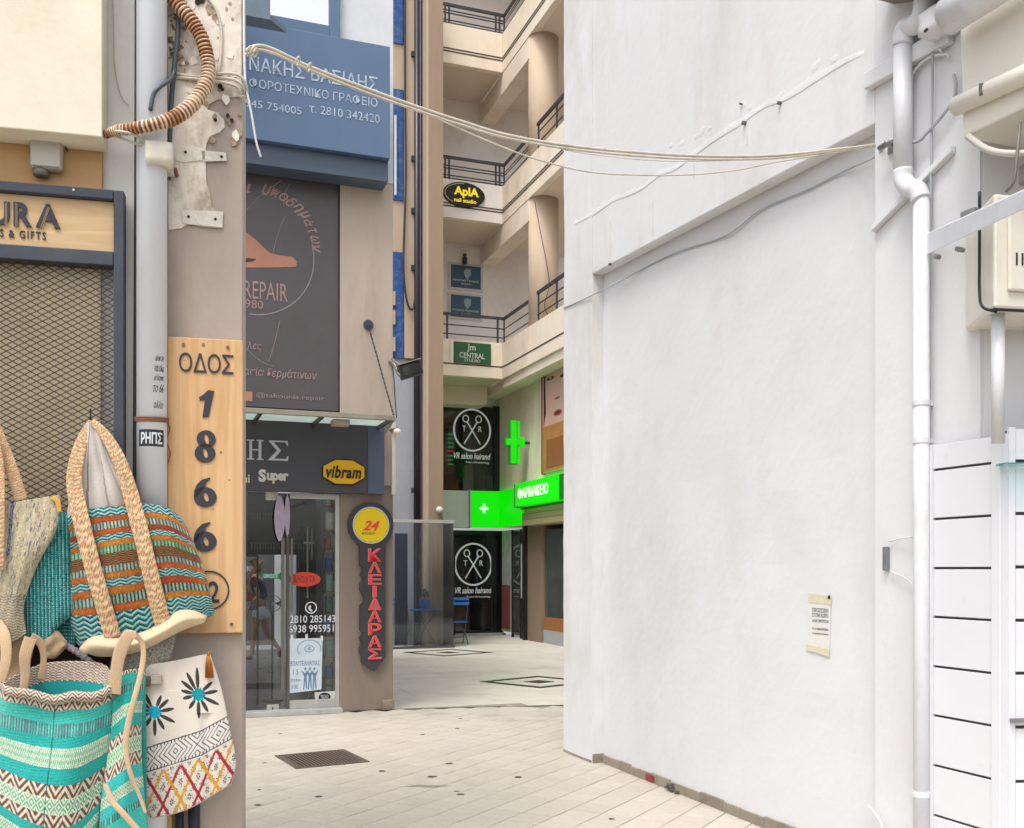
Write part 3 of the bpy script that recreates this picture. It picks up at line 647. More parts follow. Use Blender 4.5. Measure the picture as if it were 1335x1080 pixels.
# big downpipe
M_dp = mat('grey_pvc', '#d3d6da', .4, .03, 3, 0, spec=.5, dirt='#b9b6ae', damt=.35, dscale=3, streak=3)
dn = thing('downpipe', 'fat pale grey downpipe with a brown twine tie and a printed label', 'pipe', FL, (X(198, .06), -.06, 0))
px_ = X(198, .06)
put('pipe', MB().lathe([(.0505, 0), (.0505, 9)], px_, -.06, 32), M_dp, dn, smooth=True)
zz = FL.z(198, 548, .06)
tw = MB()
for k in range(3): tw.tube([(px_+.054*math.cos(a), -.06+.054*math.sin(a), zz-.006+k*.006+.004*math.sin(a)) for a in np.linspace(0, 2*PI, 25)], .0032, 6, cap=False)
tw.tube(smooth_pts([FL.P(214, 547, .09), FL.P(219, 552, .08), FL.P(221, 562, .06), FL.P(217, 575, .06), FL.P(222, 590, .05), FL.P(219, 604, .05)], 6), .0025, 5)
put('twine', tw, mat('twine', '#7c5540', .9, .3, 90), dn, smooth=True)
def curved_label(px0, py0, px1, py1, r, m, name, nseg=8):
    m_ = MB(); z0, z1 = FL.z(198, py1, .11), FL.z(198, py0, .11); vs = []; fs = []
    for i in range(nseg+1):
        px = px0+(px1-px0)*i/nseg; dx = (FL.x(px, .10)-px_)/r; dx = max(-.98, min(.98, dx)); a = math.asin(dx)
        for z in (z0, z1): vs.append((px_+r*math.sin(a), -.06-r*math.cos(a), z))
    for i in range(nseg): fs.append((2*i, 2*i+2, 2*i+3, 2*i+1))
    return put(name, m_.add(vs, fs), m, dn)
curved_label(181, 560, 213, 582, .0512, mat('label_black', '#26282b', .5, .1, 60), 'label')
def wrap_text(s, px0, py0, px1, py1, r, m, name, **k):
    z0, z1 = FL.z(198, py1, .11), FL.z(198, py0, .11); a0, a1 = [math.asin(max(-.97, min(.97, (FL.x(p, .10)-px_)/.0512))) for p in (px0, px1)]
    t = text_mb(s, a0, z0, a1, z1, 0, depth=.0006, **k)
    t.v = [(px_+(r-v[1])*math.sin(v[0]), -.06-(r-v[1])*math.cos(v[0]), v[2]) for v in t.v]; return put(name, t, m, dn)
wrap_text('ΡΗΠΣ', 184, 563.5, 211, 579, .0514, mat('label_white', '#c9ccd0', .6), 'text', bold=.03)
M_mark = mat('marker', '#3b3c40', .8, .3, 60)
for s_, a, b, c, d in [('κλπ 24', 203, 462, 213, 470), ('ναι εδω', 202, 474, 213, 484), ('μη ξεχνας', 201, 488, 213, 497), ('το 66', 200, 500, 213, 511), ('αλλο', 201, 522, 212, 532)]:
    wrap_text(s_, a, b, c, d, .0507, M_mark, 'scribble', shear=.4)
# dark cable in the groove left of the pipe and one right of it
tag(put('dark_cable', MB().tube([FL.P(178.5, -60, .0), FL.P(178, 200, .0), FL.P(177, 400, .0), FL.P(175.5, 700, .0), FL.P(175, 1200, .0)], .0075, 8), mat('cable_dark', '#3a3a3a', .6, .3, 30), fr=FL, smooth=True), 'dark cable dropping straight down left of the fat grey downpipe', 'cable')
tag(put('blue_grey_conduit', MB().tube(smooth_pts([FL.P(235, -20, .03), FL.P(232, 40, .03), FL.P(227, 90, .03), FL.P(223, 140, .02), FL.P(221, 185, .012), FL.P(219.5, 235, .005)], 8), .0085, 10, rad=None).tube(smooth_pts([FL.P(228, 92, .04), FL.P(222, 104, .07), FL.P(208, 114, .115), FL.P(200, 124, .12), FL.P(196, 144, .12)], 6), .007, 8), mat('conduit_blue', '#4d525a', .5, .1), fr=FL, smooth=True), 'blue grey conduit squeezed between downpipe and pillar with one loose end', 'cable')
# ribbed rusty hose
hp = smooth_pts([FL.P(a, b, o) for a, b, o in [(212, -22, .05), (228, 2, .05), (248, 25, .06), (262, 48, .06), (270, 75, .06), (271, 100, .07), (262, 122, .09), (246, 141, .12), (225, 155, .14), (200, 163, .15), (172, 168, .13), (150, 171, .11), (137, 176, .10)]], 34)
rad = []; 
for k in range(len(hp)):
    f = k/len(hp); base = .0235-.006*max(0, f-.62)/.38*1.6
    rad.append(base+(.0028*math.sin(k*2*PI/6.5) if f < .9 else .001*math.sin(k)))
hs_ = put('ribbed_hose', MB().tube(hp, .02, 16, rad=rad), None, fr=FL, smooth=True)
m = D.materials.new('hose_tape'); m.use_nodes = True; N = m.node_tree.nodes; L = m.node_tree.links; b = N['Principled BSDF']; b.inputs['Roughness'].default_value = .6
at = N.new('ShaderNodeAttribute'); at.attribute_name = 'weave'; n = N.new('ShaderNodeTexNoise'); n.inputs['Scale'].default_value = 18; n.inputs['Detail'].default_value = 6; n.inputs['Roughness'].default_value = .75
tc = N.new('ShaderNodeTexCoord'); L.new(tc.outputs['Object'], n.inputs[0])
ad = N.new('ShaderNodeMath'); ad.operation = 'ADD'; L.new(n.outputs[0], ad.inputs[0]); sp_ = N.new('ShaderNodeSeparateColor'); L.new(at.outputs['Color'], sp_.inputs[0]); L.new(sp_.outputs[0], ad.inputs[1])
cr = N.new('ShaderNodeValToRGB'); e = cr.color_ramp.elements; e[0].position = .62; e[0].color = C('#d3c6b0'); e[1].position = .98; e[1].color = C('#6b3f28')
e2 = cr.color_ramp.elements.new(.80); e2.color = C('#c08a58'); L.new(ad.outputs[0], cr.inputs[0]); L.new(cr.outputs[0], b.inputs['Base Color'])
hs_.data.materials.append(m) if len(hs_.data.materials) == 0 else None
ca_ = hs_.data.color_attributes.new('weave', 'FLOAT_COLOR', 'POINT')
for k in range(len(hp)):
    f = k/len(hp); v = .10+(.32 if rad[k] < .0235-.006*max(0, f-.62)/.38*1.6 else 0)+(.16 if f < .33 else 0)+(.22*max(0, math.sin(f*40)) if f > .62 else 0)
    for j in range(16): ca_.data[k*16+j].color = (v, v, v, 1)
hs_.data.materials.clear(); hs_.data.materials.append(m)
tag(hs_, 'rusty ribbed cable hose curving down from the pillar to the cream box', 'hose')
M_wire = mat('old_white_cable', '#c9c1b2', .6, .12, 12, dirt='#8d8272', damt=.5, dscale=20)
def wires(name, lab, paths, r, m=M_wire, fr=FL, cat='cable', parent=None):
    mb = MB()
    for p in paths: mb.tube(smooth_pts([fr.P(*q) for q in p], 8), r, 7)
    o = put(name, mb, m, fr=fr, smooth=True); tag(o, lab, cat); return o
wires('bundled_cables', 'old cream cables fraying out of the rusty hose end at the cream box corner', [[(134, 176, .08), (150, 172, .10), (168, 172, .12), (185, 184, .11)], [(134, 180, .08), (150, 178, .09), (170, 185, .11), (188, 190, .10)], [(133, 172, .09), (146, 168, .1), (160, 165, .12)], [(136, 170, .09), (160, 172, .14), (175, 176, .13), (190, 186, .11)]], .0045)
kn = thing('cable_gland', 'paint-smeared white clamp around the fat downpipe under the ribbed hose', 'clamp', FL, tuple(FL.P(205, 215, .12)))
p = FL.P(205, 203, .1)
put('clamp', rough_box(p.x-.035, p.x+.05, -.13, -.02, p.z-.04, p.z+.035, .02, .010, 6), M_peel, kn, smooth=True)
put('bolt', MB().tube([(p.x+.055, -.06, p.z-.028), (p.x+.055, -.01, p.z-.028)], .008, 8), mat('rusty', '#7d5a3f', .8, .3, 50), kn, smooth=True)
wires('pillar_cables', 'dirty cream cables tied around the top of the peeling pillar', [[(226, 95, .01), (250, 100, .015), (285, 102, .02), (305, 104, .03), (316, 112, .03), (319, 122, .0)], [(229, 101, .01), (262, 104, .02), (292, 108, .025), (308, 113, .03), (314, 122, .02)], [(282, 97, .02), (300, 96, .03), (314, 100, .03), (321, 112, .02), (321, 124, 0), (312, 127, .0)], [(250, -20, .01), (277, 5, .012), (288, 35, .012), (288, 70, .012), (284, 97, .02)]], .0055)
wires('white_cable', 'single white cable hanging along the right edge of the peeling pillar', [[(318, -20, .0), (318, 40, .005), (319, 90, .005), (321, 115, .01), (328, 150, .01), (334, 185, .0), (340, 205, -.01)]], .0042, mat('cable_white', '#dcdcdc', .5, .05))
wires('hanging_thread', 'hairline cable arcing over the grey plaster strip at the top', [[(147, -10, -.02), (148, 40, -.02), (150, 90, -.02), (158, 125, -.02), (168, 138, -.02)]], .0016)

# junction box under the cream fascia
jx = thing('junction_box', 'square grey junction box on the warm plaster under the cream fascia', 'junction box', FL, tuple(FL.P(60, 222, 0)))
p, q_ = FL.P(38, 180, .05), FL.P(80, 220, .05)
put('box', MB().box(p.x, q_.x, -.045, 0, q_.z, p.z), mat('jb_grey', '#b9b5ac', .5, .05, 6), jx, bevel=.008)
put('cover', MB().box(p.x+.004, q_.x-.004, -.052, -.046, q_.z+.004, p.z-.004), D.materials['jb_grey'], jx, bevel=.003)
put('gland', MB().tube([((p.x+q_.x)/2-.02, -.02, q_.z+.002), ((p.x+q_.x)/2-.02, -.02, q_.z-.02)], .025, 14), mat('jb_dark', '#7b766d', .6), jx, smooth=True)
put('wire', MB().tube(smooth_pts([FL.P(80, 186, .02), FL.P(84, 190, .02), FL.P(88, 198, .01)], 4), .003, 6), mat('hole_dark', '#2a241f'), jx, smooth=True)

# grille frame with sign board
M_steel = mat('dark_steel', '#3a3f4a', .45, .1, 10, .05, 60, dirt='#5b5a58', damt=.35, dscale=8)
gs = thing('grille_shutter', 'dark steel framed grille of expanded metal under the gift shop board', 'shutter', FL, (X(100), -.05, 0))
o1 = .05
xl, xr, xr2 = X(-420, o1), X(148.5, o1), X(162, o1)
ztop = FL.z(160, 250, o1); ztopb = FL.z(155, 262, o1); zm1, zm0 = FL.z(75, 324, o1), FL.z(75, 343, o1)
put('post', MB().box(xr, xr2, -.06, .0, .05, ztop), M_steel, gs, bevel=.003)
put('rail', MB().box(xl, xr-.001, -.06, .0, ztopb, ztop), M_steel, gs, bevel=.003)
put('rail', MB().box(xl, xr-.001, -.062, .0, zm0, zm1), M_steel, gs, bevel=.003)
put('rail', MB().box(xl, xr-.001, -.06, .0, .05, .1), M_steel, gs, bevel=.003)
put('rivet', MB().disc(X(96, .06), FL.z(96, 248, .06), .004, .004, -.064, -.058, 8), mat('label_white', '#c9ccd0'), gs)
put('hook', MB().tube(smooth_pts([FL.P(118, 533, .045), FL.P(118, 543, .05), FL.P(117, 549, .09), FL.P(118, 545, .11)], 6), .003, 6), mat('hole_dark', '#2a241f'), gs, smooth=True)
# expanded metal: every strand wanders between the nodes of its two neighbours
em = MB(); cw = .0375; chh = .0108; zt = zm0-.002; nrow = int((zt-.1)/chh); amp = chh*.5; seg = 4
ncol = int((xr-xl)/cw)+1
for r in range(nrow):
    z = zt-(r+.5)*chh; sgn = 1 if r % 2 else -1; base = len(em.v); k = 0
    for i in range(ncol*2*seg//2+1):
        u = i/seg; x = xl+u*cw
        if x > xr: break
        # hexagon-like wave: flat at the node, slanted between
        ph = (u % 1); tri = 1-4*abs(ph-.5) if True else 0; tri = max(-.4, min(.4, tri))/.4
        dz = sgn*tri*amp; w_ = .0021
        em.v += [(x, -.034, z+dz-w_), (x, -.034, z+dz+w_), (x, -.029, z+dz+w_*.6)]; k += 1
    for i in range(k-1):
        a = base+3*i; em.f += [(a, a+3, a+4, a+1), (a+1, a+4, a+5, a+2)]
put('expanded_mesh', em, mat('mesh_steel', '#3d332a', .5, .15, 30), gs, kind='stuff')
sb = thing('shop_name_board', 'wooden name board of the gift shop with dark striped capital letters', 'sign', FL, (X(60), -.03, zm1))
put('board', MB().box(xl, xr-.002, -.035, -.001, zm1+.002, ztopb-.002), wood_mat('board_wood', '#d3b58c', '#c6a57a', .6, (1.2, 14, 14)), sb)
M_blk = mat('black_letter', '#34323a', .55, .15, 50)
for i, s_ in enumerate('URA'):
    a, b_ = [(-16, 13), (18, 42), (47, 79)][i]
    y0 = 263+(a+b_)/2*.06
    lt = put('letter', text_px(FL, s_, a, y0, b_, y0+31, .036, bold=.035, depth=.006), M_blk, sb)
    # inlaid slits through the letter
    xa, xb = FL.x(a, .042), FL.x(b_, .042); zc = FL.z((a+b_)/2, y0, .042); zd = FL.z((a+b_)/2, y0+31, .042)
    gl_ = MB()
    for k in range(2):
        f = .30+.10*k
        if i == 2: gl_.prism([(xa+(xb-xa)*(.18+k*.07), zd), (xa+(xb-xa)*(.20+k*.07), zd), (xa+(xb-xa)*(.50+k*.05), zc-.01), (xa+(xb-xa)*(.48+k*.05), zc-.01)], -.0428, -.0415)
        else: gl_.box(xa+(xb-xa)*(.10+k*.06 if i else .84-k*.06), xa+(xb-xa)*(.12+k*.06 if i else .86-k*.06), -.0428, -.0415, zd, zc-.004*k)
    put('letter_inlay', gl_, mat('inlay', '#b99a72', .6), sb)
put('letter', text_px(FL, 'S & GIFTS', 0, 301, 60, 311, .036, depth=.003, bold=.005, space=1.25), M_blk, sb)

# wooden street board
wbd = thing('street_name_board', 'tall pine board lettered ΟΔΟΣ 1866 screwed to the taupe pillar', 'sign', FL, tuple(FL.P(267, 826, .0)))
p0, p1 = FL.P(218, 437, .035), FL.P(316.5, 445, .035); zb0 = FL.z(267, 826, .035)
put('board', MB().box(p0.x, p1.x, -.03, -.006, zb0, (p0.z+p1.z)/2), wood_mat('pine', '#d2ac7e', '#c39a6c', .55, (14, 14, 1.0)), wbd, bevel=.003)
for px, py in ((239, 449.5), (297, 453), (302, 814), (228, 812)): 
    p = FL.P(px, py, .032); put('screw', MB().disc(p.x, p.z, .006, .006, -.034, -.029, 12), mat('screw_brown', '#7d6146', .5, .2, 60, metal=.4), wbd)
kn_ = MB()
for px, py, r in ((288, 590, .004), (278, 664, .003), (265, 450, .006), (299, 626, .003), (262, 607, .002), (240, 470, .002)):
    p = FL.P(px, py, .031); kn_.disc(p.x, p.z, r, r*1.2, -.0306, -.0295, 10)
put('knot', kn_, mat('knot', '#8f6238', .7, .2, 60), wbd)
M_let = mat('board_letter', '#33333a', .6, .12, 60)
for i, s_ in enumerate('ΟΔΟΣ'):
    a = 233.5+i*18.6; y0 = 460+i*1.0
    put('letter', text_px(FL, s_, a, y0, a+[17, 17.5, 17, 15][i], y0+25, .031, bold=.0, depth=.003), M_let, wbd)
# chunky slanted numerals drawn as outlines
def numeral(kind, cx, cy, w_, h_):
    m = MB(); f = lambda u, v: (FL.x(cx+(u-.5)*w_, .034), FL.z(cx, cy+(v-.5)*h_, .034))
    def poly(pts): m.prism([f(*p) for p in pts], -.034, -.0301)
    def blob(u, v, ru, rv, hu, hv, hr, n=26):
        vs = []; fs = []
        for i in range(n):
            a = 2*PI*i/n; c, s = math.cos(a), math.sin(a)
            ca, sa = math.cos(.45), math.sin(.45); x, y = hu*c*ca+hv*s*sa, -hu*c*sa*.8+hv*s*ca
            for (q, y_) in (((u+ru*c, v+rv*s), -.034), ((u+hr+x, v+y), -.034), ((u+hr+x, v+y), -.0301), ((u+ru*c, v+rv*s), -.0301)):
                g_ = f(*q); vs.append((g_[0], y_, g_[1]))
        for i in range(n):
            a, b = 4*i, 4*((i+1) % n)
            for j in range(4): fs.append((a+j, a+(j+1) % 4, b+(j+1) % 4, b+j))
        m.add(vs, fs)
    if kind == '1': poly([(.0, .28), (.06, .40), (.38, .36), (.22, 1.0), (.62, .97), (.98, .03), (.62, .0), (.3, .16)])
    if kind == '8': blob(.53, .27, .46, .28, .10, .17, .02); blob(.47, .72, .50, .30, .10, .16, .02)
    if kind == '6':
        blob(.5, .66, .5, .34, .10, .16, .04)
        poly([(.0, .66), (.02, .45), (.14, .24), (.36, .08), (.70, .0), (.72, .05), (.56, .16), (.46, .36), (.30, .5), (.14, .66)])
    return m
for kd, cx, cy, w_, h_ in (('1', 269.5, 526.5, 20, 36), ('8', 268, 582, 27, 41), ('6', 267.5, 642, 30, 39), ('6', 267.5, 700, 30, 39)):
    nb = numeral(kd, cx, cy, w_, h_); put('numeral', nb, M_let, wbd)
pc = FL.P(272, 770, .033); rx_ = FL.x(299, .033)-pc.x
put('ring', MB().ring(pc.x, pc.z, rx_, rx_, .0055, -.0335, -.0301, 48), M_let, wbd)
put('numeral', text_px(FL, '2', 272, 758, 286, 786, .0305, depth=.003, bold=.01), M_let, wbd)
tag(put('steel_rods', MB().tube([FL.P(234, 1040, .03), FL.P(234, 1250, .03)], .014, 12).tube([FL.P(253, 1035, .03), FL.P(253, 1250, .03)], .020, 12), mat('rod_dark', '#2e3138', .45, .1), fr=FL, smooth=True), 'two dark pipes standing at the foot of the taupe pillar', 'pipe')

# overhead street cables across the passage
def span(pts, r, lab, ya=3.45, yb=5.0, m=M_wire):
    out = []
    for px, py in pts:
        f = (px-320)/(1160-320); Y = ya+(yb-ya)*f; out.append(((px-CX)/FPX*Y, Y, EYE+(HY-py)/FPX*Y))
    o = put('street_cable', MB().tube(smooth_pts(out, 10), r, 8), m, fr=W, smooth=True); tag(o, lab, 'cable'); return o
M_sc = mat('street_cable', '#c4bda9', .55, .1, 8, dirt='#857d6c', damt=.5, dscale=6)
span([(321, 66), (335, 60), (352, 63), (380, 76), (400, 86), (470, 113), (545, 140), (600, 158), (660, 176), (740, 190), (830, 199), (920, 204), (1010, 203), (1090, 195), (1158, 187)], .0066, 'thickest cream street cable spanning from the peeling pillar to the white wall')
span([(321, 72), (336, 65), (360, 71), (385, 83), (405, 92), (472, 119), (546, 145), (600, 163), (660, 180), (740, 194), (830, 203.5), (920, 208), (1010, 206.5), (1090, 197), (1158, 188)], .0055, 'second cream street cable running just under the thickest one')
span([(545, 143), (590, 164), (650, 190), (700, 208), (765, 224), (830, 228.5), (900, 228), (960, 222), (1010, 212), (1060, 204), (1110, 196)], .0036, 'lowest sagging thin street cable in front of the white wall')
span([(560, 150), (640, 172), (700, 186), (760, 200), (860, 210), (960, 209), (1040, 203)], .002, 'hair-thin street cable between the thick pair and the lowest one')
tw = MB()
for px, py in ((325, 66), (329, 68), (333, 69), (403, 88), (388, 80)):
    Y = 3.45; p = ((px-CX)/FPX*Y, Y, EYE+(HY-py)/FPX*Y); tw.tube([(p[0]+.013*math.cos(a)*.5, p[1]+.013*math.sin(a), p[2]+.014*math.cos(a)) for a in np.linspace(0, 2*PI, 12)], .003, 5, cap=False)
tag(put('cable_tie', tw, M_sc, fr=W, smooth=True), 'knotted tie where the street cables leave the pillar', 'cable tie')
# ------------------------------------------------------------------ woven bags hanging on the grille
def resample(pts, n):
    P = np.array([[p[0], p[1], p[2] if len(p) > 2 else 0] for p in pts], float)
    sp = np.array([tuple(v) for v in smooth_pts([tuple(p) for p in P], 12)]) if len(P) > 2 else P
    d = np.r_[0, np.cumsum(np.hypot(np.diff(sp[:, 0]), np.diff(sp[:, 1])))]; t = np.linspace(0, d[-1], n)
    return np.stack([np.interp(t, d, sp[:, k]) for k in range(3)], 1)
def sheet(name, rows, nu, nv, off, color, parent, mt, bulge=.0, wrinkle=.0, thick=.003, seed=0, back=None, fold=None):
    """a hanging piece of cloth; rows are cross lines (v, [(px,py[,extra off])...])"""
    R = [resample(r[1], nu) for r in rows]; vv = [r[0] for r in rows]
    V = np.linspace(0, 1, nv); G = np.zeros((nv, nu, 3))
    for j, v in enumerate(V):
        k = 0
        while k < len(vv)-2 and v > vv[k+1]: k += 1
        t = (v-vv[k])/(vv[k+1]-vv[k])
        a = R[max(k-1, 0)]; b = R[k]; c = R[k+1]; d = R[min(k+2, len(R)-1)]
        m1 = (c-a)/((vv[k+1]-vv[max(k-1, 0)]) or 1)*(vv[k+1]-vv[k]); m2 = (d-b)/((vv[min(k+2, len(R)-1)]-vv[k]) or 1)*(vv[k+1]-vv[k])
        G[j] = (2*t**3-3*t*t+1)*b+(t**3-2*t*t+t)*m1+(-2*t**3+3*t*t)*c+(t**3-t*t)*m2
    U = np.linspace(0, 1, nu); UU, VV = np.meshgrid(U, V); PX, PY = G[..., 0], G[..., 1]
    rs = np.random.default_rng(seed); ph = rs.uniform(0, 6, 6)
    O = off+G[..., 2]+bulge*np.sqrt(np.clip(4*UU*(1-UU), 0, 1))*np.sqrt(np.clip(.25+.75*4*VV*(1-VV), 0, 1))
    if wrinkle: O = O+wrinkle*(np.sin(UU*9+VV*3+ph[0])*.5+np.sin(UU*17-VV*5+ph[1])*.3+np.sin(VV*11+UU*4+ph[2])*.35)
    if fold is not None: O = O+fold(UU, VV, PX, PY)
    t_ = parent; b = t_.get('_b'); b = list(b) if b is not None else [0, 0, 0]
    # vectorised frame intersection
    rx = (PX-CX)/FPX; nx, ny = FL.n; qx, qy = FL.p[0]+O*nx, FL.p[1]+O*ny; T = (qx*nx+qy*ny)/(rx*nx+ny)
    Xl = (T*rx-FL.p[0])*FL.e[0]+(T-FL.p[1])*FL.e[1]; Zl = EYE+(HY-PY)/FPX*T
    vs = np.stack([Xl-b[0], -O-b[1], Zl-b[2]], -1).reshape(-1, 3)
    idx = np.arange(nu*nv).reshape(nv, nu); f = np.stack([idx[:-1, :-1], idx[1:, :-1], idx[1:, 1:], idx[:-1, 1:]], -1).reshape(-1, 4)
    me = D.meshes.new(name); me.from_pydata(vs.tolist(), [], f.tolist()); me.polygons.foreach_set('use_smooth', [True]*len(f))
    col = color(UU, VV, PX, PY) if callable(color) else np.broadcast_to(np.array(C(color)[:3]), UU.shape+(3,))
    a = me.color_attributes.new('weave', 'FLOAT_COLOR', 'POINT'); a.data.foreach_set('color', np.concatenate([col, np.ones(UU.shape+(1,))], -1).astype(np.float32).ravel())
    me.materials.append(mt); o = D.objects.new(name, me); COL.objects.link(o); o.parent = parent
    if thick:
        md = o.modifiers.new('s', 'SOLIDIFY'); md.thickness = thick; md.offset = 0
    return o
def lin(h): return np.array(C(h)[:3])
def pick(mask, a, b): return np.where(mask[..., None], a, b)
def tri(x): return np.abs((x % 1)-.5)*2
def rnd1(x, seed): x = np.floor(x); s = np.sin(x*127.1+seed*311.7)*43758.5453; return s-np.floor(s)
def rnd2(x, y, seed): s = np.sin(np.floor(x)*127.1+np.floor(y)*269.5+seed*311.7)*43758.5453; return s-np.floor(s)
M_cloth = vcol_mat('woven_cloth', .9, nscale=420, bstr=.6)
M_cot = vcol_mat('cotton_strap', .9, nscale=300, bstr=.3, lo=.87, hi=1.08)

def bag(name, label, px, py, off, group='woven bags hanging on the shop grille'):
    return thing(name, label, 'bag', FL, tuple(FL.P(px, py, off)), group)

# patterns -----------------------------------------------------------
K = lambda h, f=1.: lin(h)*f
def bands_color(Vp, UU, VV, bands, nx=52):
    out = np.zeros(UU.shape+(3,)); out[:] = K('#b86a30')
    thr = rnd1(UU*nx*5, 3)
    for v0, v1, kind, *arg in bands:
        m = (Vp >= v0) & (Vp < v1); t = (Vp-v0)/(v1-v0)
        if kind == 'wave':
            ln = (Vp*arg[0]+tri(UU*nx/5)*.9+.1*np.sin(UU*60)) % 1
            c = pick(ln < .42, K('#a9cfc0'), pick(ln < .72, K('#137f86'), K('#123c55')))
            c = c*(.8+.4*rnd2(UU*nx*4, Vp*120, 1)[..., None])
        elif kind == 'yarn':
            a, b = K(arg[0]), K(arg[1]); r = rnd2(UU*nx*3.2+np.sin(Vp*90), Vp*60, arg[0].__len__()+v0)
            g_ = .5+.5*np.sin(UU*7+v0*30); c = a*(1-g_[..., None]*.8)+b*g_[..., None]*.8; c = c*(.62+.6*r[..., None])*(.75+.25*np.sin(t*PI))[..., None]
        elif kind == 'check':
            q_ = (UU*nx*.72) % 1; r = rnd1(UU*nx*.72, 7+v0)
            base = K(arg[0])*(.7+.6*r[..., None]); dark = K(arg[1])
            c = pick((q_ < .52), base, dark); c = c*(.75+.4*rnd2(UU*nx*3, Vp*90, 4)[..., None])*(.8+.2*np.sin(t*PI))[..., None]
        elif kind == 'zig':
            ln = (Vp*arg[0]+tri(UU*nx/arg[1])*arg[2]) % 1
            c = pick(ln < .5, K(arg[3]), K(arg[4])); c = c*(.72+.45*rnd2(UU*nx*3, Vp*110, 2)[..., None])
        elif kind == 'plain':
            c = K(arg[0])*(.78+.25*rnd2(UU*nx*3, Vp*150, 6)[..., None]+.12*np.sin(Vp*400+UU*30)[..., None]+.08*rnd1(Vp*60, 5)[..., None])
        elif kind == 'dia':
            d = np.abs(tri(UU*nx/arg[0])-.5)*2*.9; e_ = np.abs(t-.5)*2; r = np.abs(d-e_); l2 = ((d+e_)*1.6) % 1
            c = pick((l2 < .45), K(arg[1], 1.1), K(arg[2], .62)); c = pick((e_ > .84) & ((UU*nx*1.1) % 1 < .5), K(arg[1], 1.2), c); c = c*(.86+.2*rnd2(UU*nx*3, Vp*110, 8)[..., None])
        out = pick(m, c, out)
    return out

# 1: the orange and teal striped bag
b1 = bag('woven_bag', 'orange, rust and teal striped bag with jute handles, hanging from the hook', 118, 548, .1)
B1 = [(0, .075, 'wave', 34), (.075, .125, 'yarn', '#b5552a', '#cf8a35'), (.125, .18, 'check', '#9fc4b6', '#6d5a48'), (.18, .225, 'yarn', '#a23f22', '#c4622c'),
      (.225, .27, 'wave', 44), (.27, .315, 'yarn', '#c98533', '#bd6a2a'), (.315, .365, 'check', '#83c79c', '#5f6b52'), (.365, .455, 'zig', 60, 3., .8, '#6e3428', '#8a6a3e'),
      (.455, .505, 'check', '#9dbcae', '#6b5646'), (.505, .55, 'yarn', '#c07a30', '#bf5426'), (.55, .605, 'wave', 44), (.605, .66, 'yarn', '#b04a22', '#c98433'),
      (.66, .72, 'check', '#8fb5a4', '#4b4a3e'), (.72, .77, 'yarn', '#c05d26', '#c98a35'), (.77, 1.01, 'wave', 30)]
rows1 = [(0, [(84, 680, -.02), (100, 668), (125, 663), (150, 659), (180, 656), (205, 659), (224, 666), (239, 679, -.02)]),
         (.25, [(84, 715, -.02), (120, 708), (165, 696), (215, 696), (254, 712, -.02)]),
         (.5, [(86, 757, -.02), (120, 752), (165, 741), (215, 733), (265, 742, -.02)]),
         (.75, [(90, 800, -.02), (125, 800), (170, 789), (220, 778), (274, 775, -.02)]),
         (1, [(98, 838, -.03), (125, 852), (165, 848), (205, 832), (240, 815), (279, 798, -.03)])]
def f1(UU, VV, PX, PY):      # straps press creases into the cloth, top right corner falls back
    return .006*np.cos((PX-150)*.09)-.05*np.clip(UU-.72, 0, 1)**1.5-.02*np.clip(VV-.9, 0, 1)*8*.3
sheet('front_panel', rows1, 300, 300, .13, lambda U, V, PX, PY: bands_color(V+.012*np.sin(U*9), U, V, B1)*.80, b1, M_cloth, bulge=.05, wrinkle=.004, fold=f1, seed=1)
sheet('back_panel', [(r[0], [(p[0]+1, p[1]+3) for p in r[1]]) for r in rows1], 60, 60, .075, lambda U, V, PX, PY: bands_color(V, U, V, B1), b1, M_cloth)
rb = [(0, [(103, 846), (118, 832), (140, 828), (165, 830), (192, 822), (214, 809), (232, 797), (250, 796), (270, 803)]),
      (.5, [(108, 852), (122, 842, .025), (150, 843, .03), (180, 838, .03), (212, 824, .03), (240, 809, .025), (268, 808)]),
      (1, [(114, 852), (130, 856), (155, 855), (185, 848), (212, 835), (240, 821), (266, 812)])]
def cot(h, s=1): 
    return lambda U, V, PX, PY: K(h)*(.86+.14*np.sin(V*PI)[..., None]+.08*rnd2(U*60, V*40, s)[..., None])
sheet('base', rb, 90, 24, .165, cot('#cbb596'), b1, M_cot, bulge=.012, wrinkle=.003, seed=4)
def jute(U, V, PX, PY, n=60.):
    q_ = ((V*n+np.abs(U-.5)*6) % 1); r = rnd2(U*6, V*n*2.2, 3); c = K('#d8ba92')*(.62+.55*r[..., None]); c = np.where((q_ < .25)[..., None], K('#8d6440'), c)
    return np.where((r > .965)[..., None], K('#c9705a'), c)
def strap(path, parent, mt, color, off=0., nu=14, nv=160, name='strap', bulge=.0025, thick=.004, seed=0):
    """path: (px, py, width px, extra off) down the strap"""
    rows = []; n = len(path)
    for i, p in enumerate(path):
        a, b = path[max(i-1, 0)], path[min(i+1, n-1)]; dx, dy = b[0]-a[0], b[1]-a[1]; l = math.hypot(dx, dy) or 1
        nx, ny = dy/l, -dx/l
        if nx > 0 or (abs(nx) < 1e-6 and ny < 0): pass
        if True:
            wv = p[2]*(.43 if mt is M_cloth else .37); tw_ = p[4] if len(p) > 4 else 0
            rows.append((i/(n-1), [(p[0]+nx*wv, p[1]+ny*wv, p[3]+tw_), (p[0], p[1], p[3]), (p[0]-nx*wv, p[1]-ny*wv, p[3]-tw_)]))
    return sheet(name, rows, nu, nv, off, color, parent, mt, bulge=bulge, thick=thick, seed=seed)
